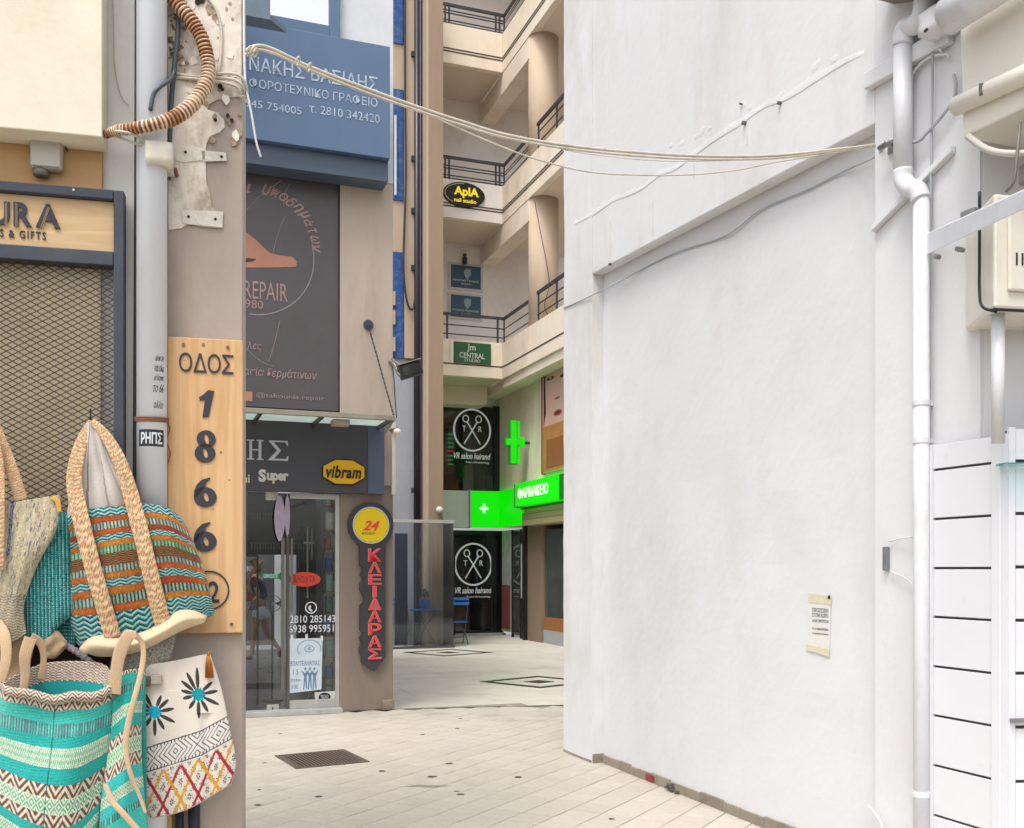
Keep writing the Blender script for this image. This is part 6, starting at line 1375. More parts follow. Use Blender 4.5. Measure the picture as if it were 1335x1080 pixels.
put('pier_face', MB().box(XM(559, .36), XM(577.7, .36), -.358, -.351, 0, 14.5), M_bei2, nbay)  # front slab in a darker copy: shade of this face put into its colour
put('infill', MB().box(x1-.0, XM(549.5)+.02, .25, 1.5, 0, 14.5), mat('joint_dark', '#2c2723', .9), nbay)
dpp = thing('drainpipe', 'black drainpipe running the full height beside the tall beige pier', 'pipe', FM, (XM(544), -.05, 0))
M_bp = mat('black_pipe', '#232327', .4, .1, 4, spec=.5)
put('pipe', MB().tube([(XM(543.6, .05), -.05, 0), (XM(543.6, .05), -.05, 14.5)], .055, 14), M_bp, dpp, smooth=True)
put('cable', MB().tube([(XM(548, .1), -.1, 0), (XM(548, .1), -.1, 14.5)], .014, 8), mat('cable_violet', '#4f4a5c', .5), dpp, smooth=True)
for y in (72, 208, 276, 350, 640): 
    z = FM.z(540, y); put('bracket', MB().box(XM(536.5, .04), XM(543, .04), -.06, .0, z-.05, z+.05), M_bp, dpp)
tag(put('loop_cable', MB().tube(smooth_pts([FM.P(528, -30, .06), FM.P(528, 100, .06), FM.P(529, 230, .06), FM.P(527, 300, .06), FM.P(526, 350, .07), FM.P(529, 385, .08), FM.P(534, 402, .08), FM.P(539, 402, .06), FM.P(541, 390, .05)], 8), .022, 8), M_bp, fr=FM, smooth=True), 'thick black cable hanging in a loop left of the black drainpipe', 'cable')
mk = thing('wall_lamp', 'small white wall lamp low on the tall beige pier', 'lamp', FM, tuple(FM.P(573, 666, .36)))
p = FM.P(573, 665, .45); bm = bmesh.new(); bmesh.ops.create_uvsphere(bm, u_segments=16, v_segments=10, radius=.07); mb = MB(); mb.add([(p.x+v.co.x, p.y+v.co.y, p.z+v.co.z) for v in bm.verts], [tuple(v.index for v in f.verts) for f in bm.faces]); bm.free()
put('globe', mb, mat('globe_white', '#d6cfc6'), mk, smooth=True)
put('arm', MB().tube([(p.x, -.36, p.z+.07), (p.x, p.y, p.z+.05)], .02, 8), mat('galv', '#8f9092'), mk)

# glass wind screen round the cafe corner
XG = lambda px, off=0.: FG.x(px, off)
gsn = thing('wind_screen', 'tall glass wind screen with a pale cap rail in front of the beige pier', 'screen', FG, (XG(550), 0, 0))
zc_ = FG.z(550, 680)
G2 = glass('screen_glass', (.86, .89, .91), 1.2, .02, film=.012)
xa, xb = XG(490), XG(591)
n = 5
for i in range(n):
    a, b = xa+(xb-xa)*i/n, xa+(xb-xa)*(i+1)/n; put('pane', MB().box(a+.004, b-.004, -.006, .006, .04, zc_-.03), G2, gsn)
put('pane', MB().box(xb-.006, xb+.006, .02, 1.4, .04, zc_-.03), G2, gsn)
put('cap_rail', MB().box(xa, xb+.02, -.03, .03, zc_-.03, zc_+.03), mat('cap_white', '#a9a9a4', .4, .1), gsn, bevel=.005)
put('cap_rail', MB().box(xb-.03, xb+.03, .031, 1.4, zc_-.03, zc_+.03), D.materials['cap_white'], gsn)
put('base_rail', MB().box(xa, xb+.02, -.035, .035, 0, .04), mat('base_dark', '#4b4f55', .5, .2), gsn)
put('base_rail', MB().box(xb-.03, xb+.03, .036, 1.4, 0, .04), D.materials['base_dark'], gsn)
put('drape', MB().box(XG(512, -.5), XG(528, -.5), .3, .34, .05, 2.25), mat('navy_cloth', '#1f2c44', .8, .3, 4), gsn)
# blue folding cafe furniture
M_cb = mat('cafe_blue', '#2a74c4', .45, .06, 6, spec=.5)
M_ci = mat('cafe_iron', '#565d66', .45, .1)
def chair(px, Yd, rz, lab, first=[None]):
    loc = Vector(((px-CX)/FPX*Yd, Yd, 0))
    def place(r): r.matrix_world = Matrix.Translation(loc) @ Matrix.Rotation(rz, 4, 'Z'); r['label'] = lab
    if first[0]:
        r0 = first[0]; r = r0.copy(); COL.objects.link(r); place(r)
        for ch_ in [c for c in D.objects if c.parent == r0]:
            c = ch_.copy(); COL.objects.link(c); c.parent = r
        return r
    r = thing('folding_chair', lab, 'chair', W, (0, 0, 0), 'blue folding cafe chairs')
    for z in (.84, .94): put('back_slat', MB().box(-.21, .21, .19, .205, z-.03, z+.03), M_cb, r, bevel=.004)
    for k in range(5): put('seat_slat', MB().box(-.21, .21, -.2+k*.075, -.145+k*.075, .45, .465), M_cb, r, bevel=.003)
    for s in (-1, 1):
        put('leg', MB().tube([(s*.2, -.2, 0), (s*.2, .02, .45), (s*.2, .2, .98)], .010, 8), M_ci, r, smooth=True)
        put('leg', MB().tube([(s*.18, .24, 0), (s*.18, -.17, .45)], .010, 8), M_ci, r, smooth=True)
    put('stretcher', MB().tube([(-.2, -.13, .14), (.2, -.13, .14)], .007, 6).tube([(-.18, .17, .14), (.18, .17, .14)], .007, 6), M_ci, r, smooth=True)
    first[0] = r; place(r); return r
chair(595, 20.6, math.radians(200), 'blue folding cafe chair half outside the glass wind screen')
chair(521, 20.2, math.radians(170), 'blue folding cafe chair behind the left end of the glass wind screen')
tbl = thing('cafe_table', 'small blue cafe table behind the glass wind screen', 'table', W, ((556-CX)/FPX*20.0, 20.0, 0))
tx, ty = (556-CX)/FPX*20.0, 20.0
put('tabletop', MB().box(tx-.30, tx+.30, ty-.25, ty+.2, .72, .745), M_cb, tbl, bevel=.005)
for s in (-1, 1): put('leg', MB().tube([(tx+s*.25, ty-.2, 0), (tx-s*.2, ty-.2, .72)], .010, 8).tube([(tx+s*.25, ty+.15, 0), (tx-s*.2, ty+.15, .72)], .010, 8), M_ci, tbl, smooth=True)
pt = thing('potted_plant', 'blue pot with a round green plant on the cafe table', 'plant', W, (tx-.03, ty, .745))
put('pot', MB().lathe([(.085, .746), (.12, .93), (.125, .95), (.105, .95), (.1, .9)], tx-.03, ty-.02, 18), M_cb, pt, smooth=True)
lv = MB()
for k in range(260):
    a, b, r = random.uniform(0, 2*PI), random.uniform(-.3, 1), .07+.06*random.random(); cc = Vector((tx-.03+r*math.cos(a)*math.sqrt(max(0, 1-b*b)), ty-.02+r*math.sin(a)*math.sqrt(max(0, 1-b*b)), 1.02+.11*b)); d = Vector((random.uniform(-1, 1), random.uniform(-1, 1), random.uniform(-.2, 1))).normalized()*.045; e = d.cross(Vector((.3, .5, .8))).normalized()*.016
    lv.add([cc-e, cc+d*.5+e*.3, cc+d, cc+d*.5-e], [(0, 1, 2, 3)])
put('foliage', lv, mat('leaf', '#3c5a2a', .6, .4, 30), pt)
put('stem', MB().tube([(tx-.03, ty-.02, .9), (tx-.03, ty-.02, 1.03)], .008, 6), mat('stem', '#4b4030', .8), pt)
# ------------------------------------------------------------------ galleried court building
XA = lambda px, off=0.: FA.x(px, off)
ab = thing('gallery_building', 'cream gallery building with stacked balconies around the shaded court', 'building', FA, (0, 0, 0))
M_gc = mat('gallery_cream', '#ecdfcc', .82, .04, 1.5, .1, 25, dirt='#b39b7f', damt=.45, dscale=1.2, streak=2)
M_gw = mat('gallery_white', '#e6dfd9', .85, .03, 1.5, .08, 25, dirt='#bdb0a5', damt=.4)
M_gs = mat('gallery_soffit', '#dccdb9', .85, .04, 1.5)
M_ln = mat('groove_dark', '#4a3d35', .7, .1)
M_rl = mat('rail_iron', '#3a3c40', .45, .1, spec=.5)
LXA, NY = -7.0, -10.0
levels = [(5.74, 6.53), (9.16, 9.99), (12.5, 13.36), (15.9, 16.7)]
put('rear_wall', MB().box(LXA, 3.2, 1.6, 2.2, 2.55, 17.5), M_gw, ab)
put('rear_wall', MB().box(LXA, XA(590, -1.6), 1.6, 2.2, 0, 2.549), mat('court_dark', '#9aa093', .8, .1), ab)
put('side_wall', MB().box(.45, 1.2, -.38, 1.599, 2.6, 5.549), M_gc, ab)
put('side_wall', MB().box(.45, 1.2, NY, -.381, 3.2, 5.549), M_gc, ab)
for i, (zb_, zt_) in enumerate(levels):
    put('slab', MB().box(LXA, -.001, .151, 1.599, zb_, zb_+.25), M_gs, ab)
    put('slab', MB().box(.151, 2.2, NY, 1.599, zb_+.001, zb_+.25), M_gs, ab)
    put('parapet', MB().box(LXA, .0, .0, .15, zb_, zt_), M_gw if i == 1 else M_gc, ab, bevel=.008)
    put('parapet', MB().box(.001, .15, NY, .149, zb_, zt_), M_gc, ab, bevel=.008)
    hh = zt_-zb_
    for f in ((.30, .37) if i else (.33,)):
        put('groove', MB().box(LXA, -.008, -.006, .0, zb_+hh*f-.014, zb_+hh*f+.014), M_ln, ab)
        put('groove', MB().box(-.006, .0, NY, -.008, zb_+hh*f-.014, zb_+hh*f+.014), M_ln, ab)
    if i: put('beam', MB().box(.012, .37, -1.6, 1.599, zb_-.45, zb_-.001), M_gc, ab, bevel=.006)
    # railing: front and side
    rw = thing('balcony_railing', ['dark balcony railing above the green studio sign', 'dark balcony railing above the black oval nail studio sign', 'dark balcony railing on the topmost gallery in view', 'dark railing of the gallery above the picture'][i], 'railing', FA, (0, .07, zt_))
    top_ = {0: .56, 1: .50, 2: .44, 3: .44}[i]
    put('handrail', MB().box(LXA, .09, .045, .095, zt_+top_-.03, zt_+top_+.03).box(.04, .09, -1.5, .044, zt_+top_-.03, zt_+top_+.03), M_rl, rw, bevel=.004)
    hs2 = (.13, .33) if i == 0 else (.05, .11, .26, .32)
    for h_ in hs2: put('bar', MB().tube([(LXA, .07, zt_+h_), (.065, .07, zt_+h_), (.065, -1.5, zt_+h_)], .014, 6), M_rl, rw)
    for x in (XA(584), XA(650)-.0, -2.6, -3.8, -5.0):
        w2 = (0,) if i == 0 else (-.045, .045)
        for d in w2: put('post', MB().box(x+d-.014, x+d+.014, .03, .09, zt_-.18, zt_+top_-.03), M_rl, rw)
    put('post', MB().box(.05, .08, .055, .085, zt_-.0, zt_+top_-.03), M_rl, rw)
    put('post', MB().box(.05, .08, -1.5, -1.47, zt_-.0, zt_+top_-.03), M_rl, rw)
    r2_ = thing('balcony_railing', ['short dark railing right of the round column on the lowest gallery', 'short dark railing right of the round column on the middle gallery', 'short dark railing right of the round column on the top gallery in view', 'short dark railing above the picture by the round column'][i], 'railing', FA, (.04, -2.1, zt_))
    put('handrail', MB().box(.02, .07, -9.9, -2.0, zt_+top_+.0, zt_+top_+.06), M_rl, r2_)
    for h_ in ((.15, .36)): put('bar', MB().tube([(.045, -2.0, zt_+h_), (.045, -9.9, zt_+h_)], .014, 6), M_rl, r2_)
    for y in (-2.05, -3.0, -4.5, -6.): put('post', MB().box(.03, .06, y-.015, y+.015, zt_-.1, zt_+top_), M_rl, r2_)
put('beam', MB().box(.05, .449, NY, 1.599, 5.55, 5.739), M_gc, ab, bevel=.006)
put('roof', MB().box(LXA, 3.2, 1.6, 2.2, 17.501, 17.8), M_gc, ab)
colm = put('column', MB().lathe([(.31, 6.0), (.31, 9.16)], .33, -1.6, 32).lathe([(.31, 9.42), (.31, 12.5)], .33, -1.6, 32).lathe([(.31, 12.76), (.31, 15.9)], .33, -1.6, 32), mat('column_beige', '#c2ad96', .75, .03, 2, dirt='#a08970', damt=.4, streak=4), ab)
for p_ in colm.data.polygons: p_.use_smooth = len(p_.vertices) == 4
# vertical thin cable on column
tag(put('gallery_cable', MB().tube(smooth_pts([FA.P(697, 262, 1.95), FA.P(705, 305, 1.95), FA.P(712, 340, 1.95), FA.P(716, 372, 2.0), FA.P(710, 400, 2.0), FA.P(722, 420, 2.0), FA.P(735, 425, 2.0)], 6), .007, 6), mat('cable_dark', '#3a3a3a'), fr=FA, smooth=True), 'thin dark cable drooping down the round gallery column', 'cable')
# oval sign
c = (XA(605, .04), FA.z(605, 254, .04)); rx = XA(632, .04)-c[0]
ov = thing('oval_sign', 'black oval nail studio sign with yellow script on the middle balcony', 'sign', FA, (c[0], -.04, c[1]))
put('plate', MB().disc(c[0], c[1], rx, rx*.56, -.05, -.001, 40), mat('sign_black', '#191917', .5), ov)
put('ring', MB().ring(c[0], c[1], rx*.93, rx*.50, .015, -.054, -.0501, 40, PI*.5, PI*1.3), mat('sign_cream', '#b0a77c', .5), ov)
M_yl = mat('sign_yellow_light', '#c9b21c', .5, emit=.5)
put('lettering', text_px(FA, 'AplA', 592, 244.5, 624, 259, .051, depth=.01, bold=.03), M_yl, ov)
put('lettering', text_px(FA, 'nail studio', 592, 259.5, 621, 264.5, .051, depth=.006, bold=.02), M_yl, ov)
# green studio sign
z0, z1 = FA.z(614, 474, .03), FA.z(614, 447, .03)
cs = thing('studio_sign', 'dark green studio sign on the lowest balcony', 'sign', FA, (XA(614, .03), -.03, z0))
put('panel', MB().box(XA(591, .03), XA(640, .03), -.04, -.001, z0, z1), mat('sign_green', '#2c5a35', .5, .06), cs, bevel=.004)
put('frame', MB().box(XA(587, .03), XA(591, .03)-.003, -.045, -.001, z0-.02, z1+.02), M_gw, cs)
M_ws = mat('sign_white', '#c8cfc6', .5)
put('lettering', text_px(FA, 'CENTRAL', 599, 460.5, 632, 467.5, .041, depth=.008, bold=.01), M_ws, cs)
put('lettering', text_px(FA, 'STUDIO', 605, 468.5, 626, 472.5, .041, depth=.008), M_ws, cs)
put('emblem', text_px(FA, 'Jm', 609, 449, 620, 459.5, .041, depth=.008, bold=.01), M_ws, cs)
# blue office plates on the wall
M_pb2 = mat('plate_bluegrey', '#3c566c', .5, .05); M_pw = mat('plate_white', '#c9c5c2', .6)
for j, (y0, y1, lab) in enumerate(((347, 376, 'upper of two blue grey office plates on the gallery wall'), (386, 414, 'lower of two blue grey office plates on the gallery wall, behind the railing'))):
    o_ = -1.58; z0, z1 = FA.z(607, y1, o_), FA.z(607, y0, o_)
    pl = thing('office_plate', lab, 'sign', FA, (XA(607, o_), 1.58, z0), 'blue grey office plates on the gallery wall')
    put('backing', MB().box(XA(584, o_), XA(629.5, o_), 1.575, 1.599, z0-.06, z1+.06), M_pw, pl)
    put('panel', MB().box(XA(588, o_), XA(626.5, o_), 1.555, 1.574, z0, z1), M_pb2, pl, bevel=.003)
    c = (XA(608.5, o_), z1-(z1-z0)*.38); s = .13
    put('emblem', MB().prism([(c[0]-s*.6, c[1]+s*.6), (c[0]-.1*s, c[1]+s), (c[0]+s*.7, c[1]+s*.9), (c[0]+s*.7, c[1]-.1*s), (c[0], c[1]-s), (c[0]-s*.5, c[1]-.2*s)], 1.548, 1.5545), mat('emblem_pale', '#8fa9a6', .5, .3, 40), pl)
    put('lettering', text_px(FA, 'Λογιστικό Γραφείο' if j == 0 else 'Μάρκος Νικολάου', 590, y0+17.5, 624, y0+21, o_+.0275, depth=.006, bold=.01), M_ws, pl)
    put('lettering', text_px(FA, 'Δικηγόρος', 601, y0+22, 614, y0+25, o_+.0275, depth=.006), M_ws, pl)
wl_ = thing('wall_lamp', 'small dark lamp above the upper office plate on the gallery wall', 'lamp', FA, (XA(606, -1.55), 1.55, FA.z(606, 345, -1.55)))
p = FA.P(606, 338, -1.5)
put('body', MB().lathe([(.03, p.z-.12), (.06, p.z-.1), (.06, p.z+.02), (.03, p.z+.06), (.05, p.z+.1), (.02, p.z+.13)], p.x, p.y, 12), M_rl, wl_, smooth=True)
# first floor salon window
M_blkf = mat('black_frame', '#1c1c1d', .4, .08, spec=.5)
Gs = glass('salon_glass', (.45, .47, .47), 1.6, .02, film=.02)
def logo(parent, cx, cy, rp, off, top):
    M_lw = mat('logo_white', '#c6c9c6', .5, emit=.15); g_ = lambda px, py: (FA.x(px, off), FA.z(px, py, off)); c = g_(cx, cy); r = g_(cx+rp, cy)[0]-c[0]; y = -off; k = r/rp
    put('logo_ring', MB().ring(c[0], c[1], r, r*1.08, r*.085, y-.012, y-.001, 48), M_lw, parent)
    m = MB()
    for s in (-1, 1):
        m.prism([(c[0]+s*r*.40, c[1]-r*.72), (c[0]+s*r*.44, c[1]-r*.68), (c[0]-s*r*.24, c[1]+r*.42), (c[0]-s*r*.29, c[1]+r*.38)], y-.010-.002*s, y-.003-.002*s)
        m.ring(c[0]-s*r*.34, c[1]+r*.56, r*.17, r*.19, r*.045, y-.010, y-.002, 20)
    put('logo_scissors', m, M_lw, parent)
    for ch, u in (('T', -.42), ('R', .42)): put('lettering', text_mb(ch, c[0]+r*(u-.09), c[1]-r*.07, c[0]+r*(u+.09), c[1]+r*.2, y-.001, depth=.008), M_lw, parent)
    put('lettering', text_px(FA, 'VR salon hairand', cx-24, cy+rp*1.22, cx+24, cy+rp*1.22+8, off+.001, depth=.008, shear=.3, bold=.01), M_lw, parent)
    put('lettering', text_px(FA, 'hairdressing', cx-8, cy+rp*1.22+11, cx+22, cy+rp*1.22+14, off+.001, depth=.008), M_lw, parent)
w1 = thing('salon_window', 'first floor window of the hair salon with white scissors logo', 'window', FA, (XA(616, -1.5), 1.5, FA.z(616, 640, -1.5)))
wz0, wz1 = FA.z(616, 640, -1.5), FA.z(616, 530, -1.5)
xa_, xb_ = XA(560, -1.5), XA(653, -1.5)
put('back_panel', MB().box(xa_, xb_, 1.57, 1.598, wz0, wz1), mat('salon_dark', '#2a2c2c', .6, .5, 1.5, dirt='#50555a', damt=.8, dscale=1.8), w1)
put('pane', MB().box(xa_, XA(645, -1.5), 1.50, 1.51, wz0, wz1), Gs, w1)
put('frame', MB().box(XA(643.5, -1.5), xb_, 1.46, 1.569, wz0-.03, wz1+.03), M_blkf, w1)
put('frame', MB().box(xa_, XA(643.5, -1.5)-.002, 1.48, 1.569, wz0-.06, wz0), M_blkf, w1)
logo(w1, 615.5, 561, 24.5, -1.495, True)
put('poster', MB().box(XA(580, -1.53), XA(592, -1.53), 1.53, 1.56, FA.z(586, 614, -1.5), FA.z(586, 560, -1.5)), mat('poster_green_dark', '#1d3a2a', .5, .4, 10), w1)
for k in range(8): put('poster_line', MB().box(XA(584, -1.52), XA(591, -1.52), 1.52, 1.529, FA.z(586, 567+k*5.6, -1.5), FA.z(586, 565+k*5.6, -1.5)), mat('neon_green', '#1fae5a', .5, emit=.8) if k not in (4,) else mat('neon_red', '#c2241a', .5, emit=1.), w1)
put('poster_frame', MB().box(XA(576, -1.53), XA(592, -1.53), 1.525, 1.56, FA.z(586, 559, -1.5), FA.z(586, 555, -1.5)), mat('frame_orange', '#b98a52', .5), w1)
for px, c_, y0, y1 in ((601, '#2f4a78', 616, 632), (622, '#1b1b1d', 612, 640), (637, '#9aa0a2', 620, 638), (588, '#6b3a2a', 618, 636)):
    put('display_shape', MB().box(XA(px-5, -1.53), XA(px+5, -1.53), 1.53, 1.565, FA.z(px, y1, -1.5), FA.z(px, y0, -1.5)), mat('disp_'+c_[1:], c_, .6, .3, 10), w1)
# soffit lip
lip = MB(); n = 14
for i in range(n):
    u0, u1 = i/n, (i+1)/n; xl0, xl1 = LXA+( -.05-LXA)*u0, LXA+(-.05-LXA)*u1
    a0, a1 = .9+.5*math.sin(u0*PI), .9+.5*math.sin(u1*PI)
    lip.hprism([(xl0, a0), (xl1, a1), (xl1, 1.599), (xl0, 1.599)], FA.z(616, 531, -1.3), 5.739)
put('curved_bulkhead', lip, M_gs, ab)
# white and green light boxes over the salon door
gz0, gz1 = FA.z(630, 687.5, -1.2), FA.z(630, 640.5, -1.2)
M_gr = mat('pharmacy_green', '#06c400', .4, .02, 3, emit=.45); M_gr2 = mat('pharmacy_green_dark', '#0a6b1c', .5, .05, emit=.2)
xg0 = XA(613, -1.2)
wbx = tag(put('white_light_box', MB().box(XA(560, -1.3), xg0-.02, 1.25, 1.598, gz0-.01, gz1), mat('lightbox_white', '#c3ccc9', .45, .04), fr=FA, base=(xg0-.6, 1.25, gz0)), 'blank white sign box over the salon, left of the green one', 'sign')
gb = thing('pharmacy_light_box', 'glowing green pharmacy light box with a pale cross over the salon entrance', 'sign', FA, (xg0+.3, 1.2, gz0))
put('case', MB().hprism([(xg0, 1.2), (xg0+.35, 1.17), (.2, 1.16), (.3, 1.1), (.33, 1.0), (.33, -.36), (.445, -.36), (.445, 1.56), (xg0, 1.56)], gz0, gz1), M_gr, gb)
put('trim', MB().box(xg0-.02, xg0-.001, 1.15, 1.56, gz0-.02, gz1+.02), D.materials['cap_white'], gb)
c = FA.P(631, 663, -1.155); s = .1
put('cross', MB().box(c.x-s, c.x+s, 1.145, 1.158, c.z-s*.3, c.z+s*.3).box(c.x-s*.3, c.x+s*.3, 1.143, 1.158, c.z-s*1.1, c.z+s*1.1), mat('cross_pale', '#b8e0c0', .4, emit=.5), gb)
# salon ground floor front
sf = thing('salon_front', 'black ground floor glass front of the hair salon with scissors logo', 'shop front', FA, (XA(620, -1.5), 1.5, 0))
z0, z1 = .08, FA.z(625, 692, -1.5)
xsl, xsr = XA(592, -1.5), XA(655.5, -1.5)
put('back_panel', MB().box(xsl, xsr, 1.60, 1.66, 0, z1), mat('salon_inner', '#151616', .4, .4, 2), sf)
put('pane', MB().box(xsl, XA(641, -1.5), 1.50, 1.51, .1, z1-.1), Gs, sf)
put('pane', MB().box(XA(642, -1.5), xsr-.02, 1.50, 1.51, .1, z1-.1), Gs, sf)
put('frame', MB().box(xsl, xsr, 1.47, 1.58, z1-.1, z1), M_blkf, sf)
put('frame', MB().box(xsl, xsr, 1.45, 1.58, 0, .1), M_blkf, sf)
for px in (592, 641, 654): put('frame', MB().box(XA(px, -1.5)-.02, XA(px, -1.5)+.02, 1.47, 1.58, .101, z1-.101), M_blkf, sf)
logo(sf, 617, 736, 24.5, -1.495, False)
put('shelf', MB().box(XA(604, -1.55), XA(640, -1.55), 1.54, 1.59, .62, .64), D.materials['shelf_grey'], sf)
put('shelf_post', MB().box(XA(629.5, -1.55), XA(631, -1.55), 1.53, 1.539, .1, FA.z(630, 778, -1.55)), D.materials['shelf_grey'], sf)
put('step', MB().box(xsl, xsr, 1.3, 1.449, 0, .05), mat('marble_sill', '#a9a9a6'), sf)
# pharmacy front along the side
FP = Frame(FA.M.col[0][0]*.45+FA.p[0], FA.M.col[0][1]*.45+FA.p[1], .3445, -.9388)      # x towards the viewer
XP = lambda px, off=0.: FP.x(px, off)
ph = thing('pharmacy', 'pharmacy shop front with rolled shutter, glass door and display window', 'shop front', FP, (0, 0, 0))
zdt = FP.z(680, 690)
put('notice_panel', MB().box(XP(655.5), XP(667), -.02, .03, .1, zdt), mat('panel_pale', '#b5bdb4', .5, .2, 6, dirt='#6d7d78', damt=.5, dscale=5), ph)
put('notice_panel', MB().box(XP(656), XP(666.5), -.035, -.021, FP.z(661, 820), FP.z(661, 763)), mat('panel_red', '#8f3d42', .5, .15, 10, dirt='#c0a0a0', damt=.4, dscale=30), ph)
put('door', MB().box(XP(668)+.01, XP(684), .0, .02, .06, zdt), glass('pharm_glass', (.5, .58, .55), 1.8, .03, film=.10), ph)
put('door_backing', MB().box(XP(655), XP(735)+5, .5, .6, 0, 3.2), mat('pharm_inner', '#4a4f4b', .6, .5, 1.5, dirt='#9aa097', damt=.7, dscale=2.5), ph)
for px in (668, 679, 684.5): put('frame', MB().box(XP(px)-.015, XP(px)+.015, -.02, .04, .0, zdt), M_blkf, ph)
put('sticker', MB().box(XP(680.5), XP(683), -.03, -.021, .9, 2.1), mat('sticker_white', '#bfbfbb'), ph)
put('post', MB().box(XP(687.5), XP(690), -.12, .06, 0, FP.z(689, 670)), M_blkf, ph)
put('pilaster', MB().box(XP(690)+.002, XP(708), -.04, .4, 0, 2.7), mat('pharm_pilaster', '#8d7a66', .8, .05, dirt='#75654f', damt=.4), ph)
zw0, zw1 = FP.z(722, 806), FP.z(722, 690)
xw0, xw1 = XP(709), XP(735)+4
put('window', MB().box(xw0, xw1, .02, .03, zw0, zw1), D.materials['pharm_glass'], ph)
put('plinth', MB().box(xw0, xw1, -.01, .35, 0, FP.z(722, 823)), mat('plinth_grey', '#a4a7a9', .5, .1), ph)
put('window_shelf', MB().box(xw0, xw1, -.005, .35, FP.z(722, 823)+.002, zw0), mat('orange_wood', '#9c6840', .5, .15, 6), ph)
for i in range(9):
    x = xw0+.12+i*.33
    for k in range(5): put('product', MB().box(x, x+.18, .2, .3, zw0+.02+k*.32, zw0+.2+k*.32), mat('goods%d' % ((i+k*3) % 10), '#888888'), ph)
zs0, zs1 = FP.z(712, 684, .1), FP.z(712, 661, .1)
for k in range(3):
    za = zs0+(zs1-zs0)*k/3; put('shutter_box', MB().box(XP(697), XP(735)+4, -.30+.03*k, .3, za+.003, za+(zs1-zs0)/3-.003), mat('shutter_cream', '#b3a57e', .5, .06), ph, bevel=.01)
put('shutter_housing', MB().box(XP(690), XP(735)+4, -.2, .3, zs1+.002, 3.2), mat('pharm_pilaster', '#8d7a66'), ph)
# FARMAKEIO sign box
sx0, sx1 = XP(672, .45), XP(727.5, .45); z0, z1 = FP.z(700, 656, .45), FP.z(700, 625, .45)
fs = thing('pharmacy_sign', 'projecting bright green sign box reading ΦΑΡΜΑΚΕΙΟ', 'sign', FP, ((sx0+sx1)/2, -.45, z0))
put('case', MB().box(sx0, sx1, -.45, .0, z0, z1), M_gr, fs)
put('end_cap', MB().box(sx0-.12, sx0-.003, -.44, .0, z0-.02, z1-.0), mat('cap_grey', '#77756f', .5), fs)
put('end_cap', MB().box(sx1+.003, sx1+.5, -.43, .0, z0, z1), M_gr2, fs)
put('lettering', text_px(FP, 'ΦΑΡΜΑΚΕΙΟ', 675.5, 633, 714.5, 647.5, .4505, depth=.01, bold=.0), mat('lit_white', '#dff5d8', .4, emit=.3), fs)
# cross
cr_ = thing('pharmacy_cross', 'bright green pharmacy cross projecting from the cream wall', 'sign', FA, (.1, -.5, 3.6))
p = FA.P(668.5, 577, .5); a = .10; zc2 = p.z
M_gg = mat('cross_green', '#14b008', .4, .03, emit=.45); M_gg2 = mat('cross_green_rim', '#2c7f22', .5, .05, emit=.15)
def crosspoly(r, R, R2): return [(p.x-r, zc2-R), (p.x+r, zc2-R), (p.x+r, zc2-r), (p.x+R2, zc2-r), (p.x+R2, zc2+r), (p.x+r, zc2+r), (p.x+r, zc2+R), (p.x-r, zc2+R), (p.x-r, zc2+r), (p.x-R2, zc2+r), (p.x-R2, zc2-r), (p.x-r, zc2-r)]
put('rim', MB().prism(crosspoly(.085, .48, .20), -.56, -.44), M_gg2, cr_, bevel=.01)
put('face', MB().prism(crosspoly(.065, .46, .18), -.575, -.561), M_gg, cr_, bevel=.006)
put('side_face', MB().box(p.x+.09, p.x+.15, -.55, -.46, zc2-.46, zc2+.46).box(p.x+.12, p.x+.26, -.56, -.45, zc2-.09, zc2+.11), M_gg, cr_, bevel=.01)
put('arm', MB().box(p.x+.26, .449, -.52, -.48, zc2-.03, zc2+.03), M_rl, cr_)
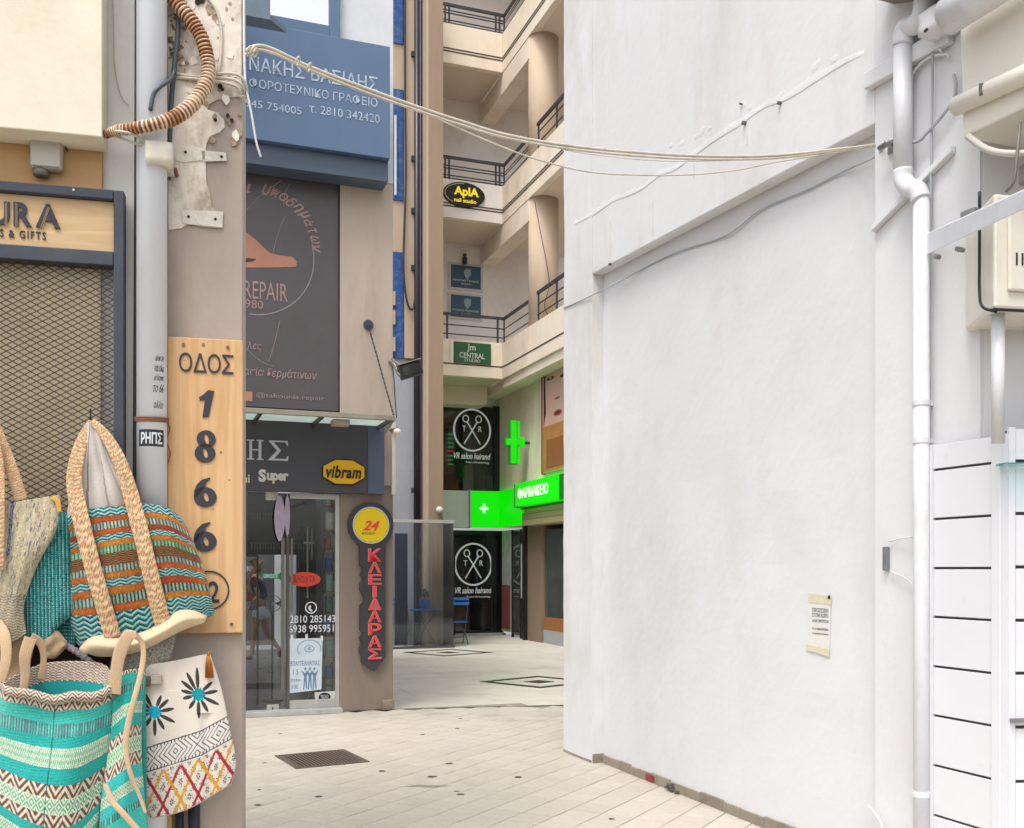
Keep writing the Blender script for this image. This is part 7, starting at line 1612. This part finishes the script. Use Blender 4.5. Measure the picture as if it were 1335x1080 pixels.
# large beauty poster
pf = thing('face_poster', 'tall poster of a pale face above tan panel on the pharmacy wall', 'poster', FP, (XP(722, .06), -.06, FP.z(722, 617, .06)))
xq0, xq1 = XP(708.5, .06), XP(708.5, .06)+1.75
zq = lambda v: FP.z(712, v, .06)
put('sheet', MB().box(xq0, xq1, -.08, -.001, zq(617), zq(470)), mat('poster_skin', '#cdaa9a', .5, .06, 2), pf)
put('frame', MB().box(xq0-.05, xq0-.002, -.09, -.001, zq(618), zq(469)), mat('poster_edge', '#6b3a30', .5), pf)
put('lower_panel', MB().box(xq0+.0, xq1, -.083, -.0805, zq(616), zq(557)), mat('poster_tan', '#b57b4c', .5, .1, 3, dirt='#c9a77c', damt=.5, dscale=2), pf)
put('lower_panel', MB().box(xq0+.22, xq1-.1, -.086, -.0835, zq(612), zq(575)), mat('poster_brown', '#9a5f3c', .5, .1, 3), pf)
fx_ = lambda px: FP.x(px, .083)
M_hd = mat('poster_hair', '#3a2723', .6, .3, 14)
put('hair', MB().prism([(fx_(708.7), zq(470)), (fx_(712.5), zq(470)), (fx_(710.8), zq(500)), (fx_(711.5), zq(540)), (fx_(708.7), zq(556))], -.083, -.0801), M_hd, pf)
def el(cx, cy, rx, ry, m, nm, y0=-.083): c = (fx_(cx), FP.z(cx, cy, .083)); put(nm, MB().disc(c[0], c[1], fx_(cx+rx)-c[0], (FP.z(cx, cy-ry, .083)-c[1]), y0, -.0801, 20), m, pf)
M_fe = mat('poster_eye', '#2f2523', .5)
el(717.5, 493.5, 4.8, 2.4, M_fe, 'eye'); el(717.8, 493.3, 1.9, 1.8, mat('poster_iris', '#8a8f90', .4), 'iris', -.0845); el(717.5, 484, 5.6, 2.2, mat('poster_brow', '#6b5148', .5), 'brow'); el(733.5, 489.5, 3.6, 2.2, M_fe, 'eye')
el(726.5, 519, 3.6, 1.6, mat('poster_shade', '#8f6a5e', .5), 'nose'); el(727, 538, 5.5, 3.8, mat('poster_lip', '#9c4a48', .5), 'mouth'); el(727, 538, 4.2, .8, M_fe, 'mouth_gap', -.0845)
clear_base()
